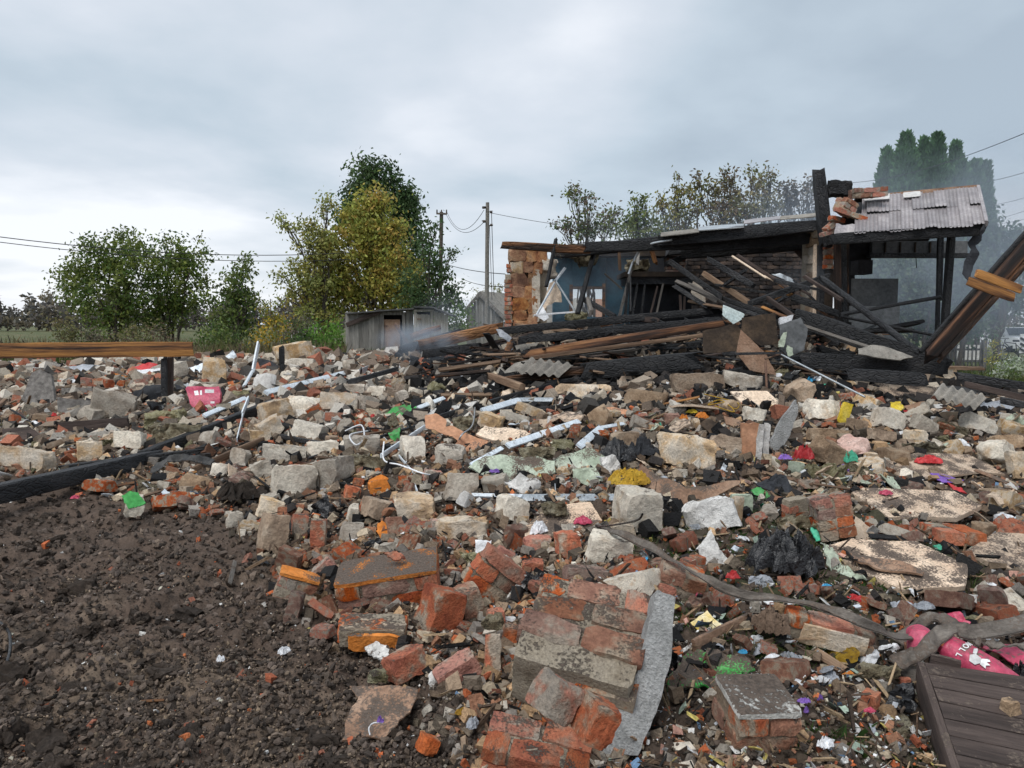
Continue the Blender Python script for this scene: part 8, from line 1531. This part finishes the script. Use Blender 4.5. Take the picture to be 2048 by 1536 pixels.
# laths and charred sticks heaped against the facade
LM += [(1325, 560, 'the black hood'), (1480, 560, 'the sooty brick wall'), (1630, 560, 'the stone jamb'), (1465, 628, 'the pale greenish plate'), (1518, 655, 'the scorched upright panel'), (1175, 590, 'the blue room'), (1674, 560, 'the orange door post'), (1400, 600, 'the grey curved sheet'), (1570, 645, 'the white box'), (1585, 680, 'the dark rolled panel'), (1700, 680, 'the porch opening'), (1250, 640, 'the uppermost long beam'), (1240, 600, 'the black uprights'), (1350, 660, 'the orange split beam')]
done = 0
while done < 34:
    if done < 27: px, py, Y_ = RNG.uniform(1380, 1680), RNG.uniform(545, 690), RNG.uniform(10.8, 12.4)
    else: px, py, Y_ = RNG.uniform(1130, 1420), RNG.uniform(585, 690), RNG.uniform(11.0, 12.6)
    an = R(RNG.normal() * 12 + (27 if RNG.random() < .7 else -20)) if RNG.random() < .85 else R(RNG.uniform(60, 110)); ln = RNG.uniform(45, 150) * (.55 if an > 1 else 1)
    m_ = random.choice(['char', 'char', 'char', 'char', 'char', 'char_brown', 'wood_greyx', 'wood_dark']); t_ = RNG.uniform(.025, .085)
    x0, y0, x1, y1 = px - math.cos(an) * ln / 2, py - math.sin(an) * ln / 2, px + math.cos(an) * ln / 2, py + math.sin(an) * ln / 2
    if min(y0, y1) < 500: continue
    a, b = where(px, py, USED); th_ = 'thin' if t_ < .045 else ('stout' if t_ > .065 else 'narrow'); di = 'upright' if an > 1 else ('falling' if an > 0 else 'rising')
    lb = f'{th_} {di} {ADJ[m_]} lath {a}'
    if lb in USED: lb = f'{th_} {di} {ADJ[m_]} lath {b}'
    if lb in USED or len(lb.split()) > 16: continue
    USED[lb] = 1; bar3('lath', P(x0, y0, Y_ + RNG.uniform(0, .5)), P(x1, y1, Y_ - RNG.uniform(0, .5)), t_ * RNG.uniform(.4, 1), t_, m_, lb, 'plank', 'burnt laths heaped against the house front', rough=.12, ragged=.9); done += 1
# ------------------------------------------------------------------ crumbs nobody could count
def crumbs(name, n, s0, s1, cols, label, reg, y0=2.35, y1=17, xr=(-100, 2150), flat=(.35, 1), lift=0.0, ico=False, cj=.25, zj=.02, xyz=None, bias=1.0, thin=1.0, jit=.22):
    need = n; Xs = []; Ys = []
    while need > 0:
        m = need * 3; y = 1 / RNG.uniform(1 / y1, 1 / y0, m); u = RNG.uniform(xr[0], xr[1], m); x = (u - 1024) / FPX * y
        k = RNG.random(m) < reg(u, x, y); Xs.append(x[k]); Ys.append(y[k]); need -= int(k.sum())
    x = np.concatenate(Xs)[:n]; y = np.concatenate(Ys)[:n]; z = height(x, y)
    # follow the fine relief of the ground
    q = np.stack([x, y, z], -1); near = np.clip((14 - np.hypot(x, y)) / 8, 0, 1)
    z = z + near * (fbm(q * 1.9, 91, 3) * .09 * (1 - rubble(x, y)) + fbm(q * 5, 21, 4) * .06 + .018 * (1 - np.abs(fbm(q * 11, 31, 3)) * 2) + .05 * np.clip(fbm(q * 16, 41, 2) + .1, 0, 1))
    if ico:
        t = (1 + 5 ** .5) / 2; B = np.array([(-1, t, 0), (1, t, 0), (-1, -t, 0), (1, -t, 0), (0, -1, t), (0, 1, t), (0, -1, -t), (0, 1, -t), (t, 0, -1), (t, 0, 1), (-t, 0, -1), (-t, 0, 1)], float) / 1.9 / 2
        Fb = np.array([(0, 11, 5), (0, 5, 1), (0, 1, 7), (0, 7, 10), (0, 10, 11), (1, 5, 9), (5, 11, 4), (11, 10, 2), (10, 7, 6), (7, 1, 8), (3, 9, 4), (3, 4, 2), (3, 2, 6), (3, 6, 8), (3, 8, 9), (4, 9, 5), (2, 4, 11), (6, 2, 10), (8, 6, 7), (9, 8, 1)])
    else:
        B = np.array([(a, b, c) for a in (-.5, .5) for b in (-.5, .5) for c in (-.5, .5)]); Fb = np.array([(0, 1, 3, 2), (4, 6, 7, 5), (0, 4, 5, 1), (2, 3, 7, 6), (0, 2, 6, 4), (1, 5, 7, 3)])
    nb = len(B); s_ = s0 * (s1 / s0) ** (RNG.random(n) ** (2.0 * bias)) * (.40 + .115 * y)
    sc3 = s_[:, None] * np.c_[RNG.uniform(.6, 1.3, n), RNG.uniform(.45, 1, n) * thin, RNG.uniform(flat[0], flat[1], n)]
    pts = B[None] * (1 + RNG.normal(size=(n, nb, 3)) * jit) * sc3[:, None]
    a = RNG.uniform(0, 2 * math.pi, n); tx = RNG.normal(size=n) * .6; ty = RNG.normal(size=n) * .6
    c, s = np.cos(tx), np.sin(tx); p = pts.copy(); p[..., 1], p[..., 2] = pts[..., 1] * c[:, None] - pts[..., 2] * s[:, None], pts[..., 1] * s[:, None] + pts[..., 2] * c[:, None]
    c, s = np.cos(ty), np.sin(ty); q2 = p.copy(); q2[..., 0], q2[..., 2] = p[..., 0] * c[:, None] + p[..., 2] * s[:, None], -p[..., 0] * s[:, None] + p[..., 2] * c[:, None]
    c, s = np.cos(a), np.sin(a); r_ = q2.copy(); r_[..., 0], r_[..., 1] = q2[..., 0] * c[:, None] - q2[..., 1] * s[:, None], q2[..., 0] * s[:, None] + q2[..., 1] * c[:, None]
    ctr = np.c_[x, y, z + sc3[:, 2] * .2 + lift + RNG.uniform(0, zj, n)]
    V = (r_ + ctr[:, None]).reshape(-1, 3); Fc = (Fb[None] + (np.arange(n) * nb)[:, None, None]).reshape(-1, Fb.shape[1])
    cols = np.array(cols, float); cc = cols[RNG.integers(0, len(cols), n)] * (1 + RNG.normal(size=(n, 1)) * cj)
    o = link(name, bigmesh(name, V, Fc, 'clod', np.repeat(np.clip(cc, .004, .9), nb, 0)))
    return tag(o, label, name.replace('_', ' '), kind='stuff')
sr = lambda u, x, y: 1 - rubble(x, y) * .7
rr_ = lambda u, x, y: rubble(x, y)
SOILC = [(.078, .060, .048), (.115, .087, .069), (.155, .118, .092), (.09, .07, .057), (.13, .10, .082), (.055, .043, .035)]
crumbs('soil_clods', 34000, .008, .062, SOILC + [(.075, .055, .04)], 'crumbly dark earth clods', sr, y1=9.5, ico=True, flat=(.35, .8), jit=.30)
crumbs('tan_earth', 5000, .008, .03, [(.24, .18, .125), (.18, .135, .10), (.29, .22, .16)], 'tan crumbs of clay in the bare soil', lambda u, x, y: np.clip(fbm(np.stack([x, y, x * 0], -1) * 1.6, 77, 3) * 2.5 + (4.2 - y) * .6 - (x + 1.6) * .25, 0, 1) * (1 - rubble(x, y)), y1=5.5, xr=(-100, 900), ico=True)
crumbs('rubble_crumbs', 24000, .010, .085, [(.44, .36, .26), (.46, .30, .17), (.30, .15, .09), (.30, .24, .18), (.22, .16, .11), (.50, .45, .38), (.14, .10, .07), (.10, .08, .06), (.26, .23, .20)], 'small crumbs of mortar and stone between the blocks', lambda u, x, y: rubble(x, y) * np.where((y < 5.2) & (u > 1250), .10, 1) * np.where((y > 9) & (u > 1000), .5, 1))
crumbs('brick_crumbs', 4500, .008, .06, [(.45, .12, .045), (.34, .10, .05), (.52, .16, .06), (.28, .11, .07)], 'red brick crumbs', lambda u, x, y: np.where(rubble(x, y) > .5, np.where(u < 1300, 1, .35), .07))
crumbs('white_chips', 3600, .005, .035, [(.72, .71, .68), (.62, .60, .56), (.76, .76, .75), (.60, .56, .45)], 'white plaster chips strewn over the ground', lambda u, x, y: np.where(rubble(x, y) > .5, np.where((y < 6) & (u > 1200), 1, .5), .18) * np.where(y > 12, .3, 1), flat=(.15, .5))
crumbs('charcoal_bits', 6500, .02, .12, [(.010, .010, .011), (.022, .021, .021), (.035, .03, .028)], 'bits of charcoal and ash in the burnt pile', lambda u, x, y: rubble(x, y) * np.where((u > 820) & (y > 8.3), 1, np.where(y < 5, .04, .12)), y0=3)
crumbs('wood_splinters', 3600, .03, .20, [(.14, .09, .06), (.24, .16, .10), (.08, .055, .04), (.36, .26, .16), (.02, .02, .02)], 'thin wood splinters lying over the rubble', rr_, flat=(.04, .12), thin=.10, zj=.06, lift=.01)
crumbs('paper_bits', 1700, .015, .07, [(.66, .66, .66), (.70, .69, .67), (.45, .48, .52), (.62, .54, .43), (.66, .66, .64), (.34, .42, .34), (.50, .28, .22), (.16, .26, .40), (.55, .45, .14)], 'tiny paper and film bits among the debris', lambda u, x, y: rubble(x, y) * np.where(u > 1200, 1, .3), flat=(.03, .15), zj=.05)
crumbs('far_debris', 7000, .03, .13, [(.44, .38, .30), (.34, .28, .22), (.26, .20, .15), (.52, .48, .42), (.16, .12, .09), (.34, .13, .08), (.05, .045, .04)], 'far rubble blending into one grey and tan mass', lambda u, x, y: rubble(x, y) * np.where((u > 830), .35, 1), y0=8, y1=20.5)

# ------------------------------------------------------------------ smoke
def smoke(name, c, r_, dens, label, scale=.5, thr=.45, col=(.72, .82, .95), s_=0):
    v, f = cubegrid(6); p = v / np.linalg.norm(v, axis=1)[:, None] * np.array(r_)
    m = bpy.data.materials.new(name); m.use_nodes = True; t = m.node_tree; l = t.links; t.nodes.clear()
    o = nd(t, 'ShaderNodeOutputMaterial'); pv = nd(t, 'ShaderNodeVolumePrincipled'); l.new(pv.outputs[0], o.inputs['Volume'])
    pv.inputs['Color'].default_value = tuple(col) + (1,); pv.inputs['Anisotropy'].default_value = .2
    tc = nd(t, 'ShaderNodeTexCoord'); dv = nd(t, 'ShaderNodeVectorMath', operation='DIVIDE'); dv.inputs[1].default_value = r_; l.new(tc.outputs['Object'], dv.inputs[0])
    ln = nd(t, 'ShaderNodeVectorMath', operation='LENGTH'); l.new(dv.outputs[0], ln.inputs[0])
    fo = nd(t, 'ShaderNodeMapRange', interpolation_type='SMOOTHSTEP', i_1=.25, i_2=1.0, i_3=1, i_4=0); l.new(ln.outputs['Value'], fo.inputs[0])
    mp_ = nd(t, 'ShaderNodeMapping'); mp_.inputs['Location'].default_value = (s_ * 3.1, s_ * 1.7, 0); l.new(tc.outputs['Object'], mp_.inputs[0])
    n_ = nd(t, 'ShaderNodeTexNoise', i_Scale=float(scale), i_Detail=3.0, i_Distortion=.8); l.new(mp_.outputs[0], n_.inputs['Vector'])
    nr_ = nd(t, 'ShaderNodeMapRange', i_1=thr - .12, i_2=thr + .22, i_3=0, i_4=1); l.new(n_.outputs[0], nr_.inputs[0])
    mu = nd(t, 'ShaderNodeMath', operation='MULTIPLY'); l.new(fo.outputs[0], mu.inputs[0]); l.new(nr_.outputs[0], mu.inputs[1])
    m2 = nd(t, 'ShaderNodeMath', operation='MULTIPLY', i_1=float(dens)); l.new(mu.outputs[0], m2.inputs[0]); l.new(m2.outputs[0], pv.inputs['Density'])
    ob = link(name, mesh(name, p, f, m, smooth=True), None, Matrix.Translation(c)); tag(ob, label, 'smoke', kind='stuff'); return ob
smoke('smoke', P(1890, 500, 17), (6.2, 3.8, 3.2), .27, 'bluish smoke drifting behind the porch and the leaning beam', .45, .44, s_=1)
smoke('smoke', P(1500, 520, 18.5), (6.5, 2.4, 2.2), .11, 'thin haze of smoke behind the ruin', .5, .42, s_=2)
smoke('smoke', P(1190, 590, 13.9), (1.9, .5, 1.1), .75, 'faint blue smoke inside the blue room', 1.1, .42, s_=3)
smoke('smoke', P(842, 684, 11.6), (.9, .4, .36), 4.5, 'small plume of smoke over the black plank before the shed', 2.6, .47, s_=4)
smoke('smoke', P(930, 640, 15), (1.3, .6, .8), .4, 'wisp of smoke in front of the barn', 1.4, .45, s_=5)
smoke('smoke', P(1610, 560, 11.9), (.6, .3, .4), .5, 'wisp of smoke rising at the stone jamb', 2, .45, s_=6)
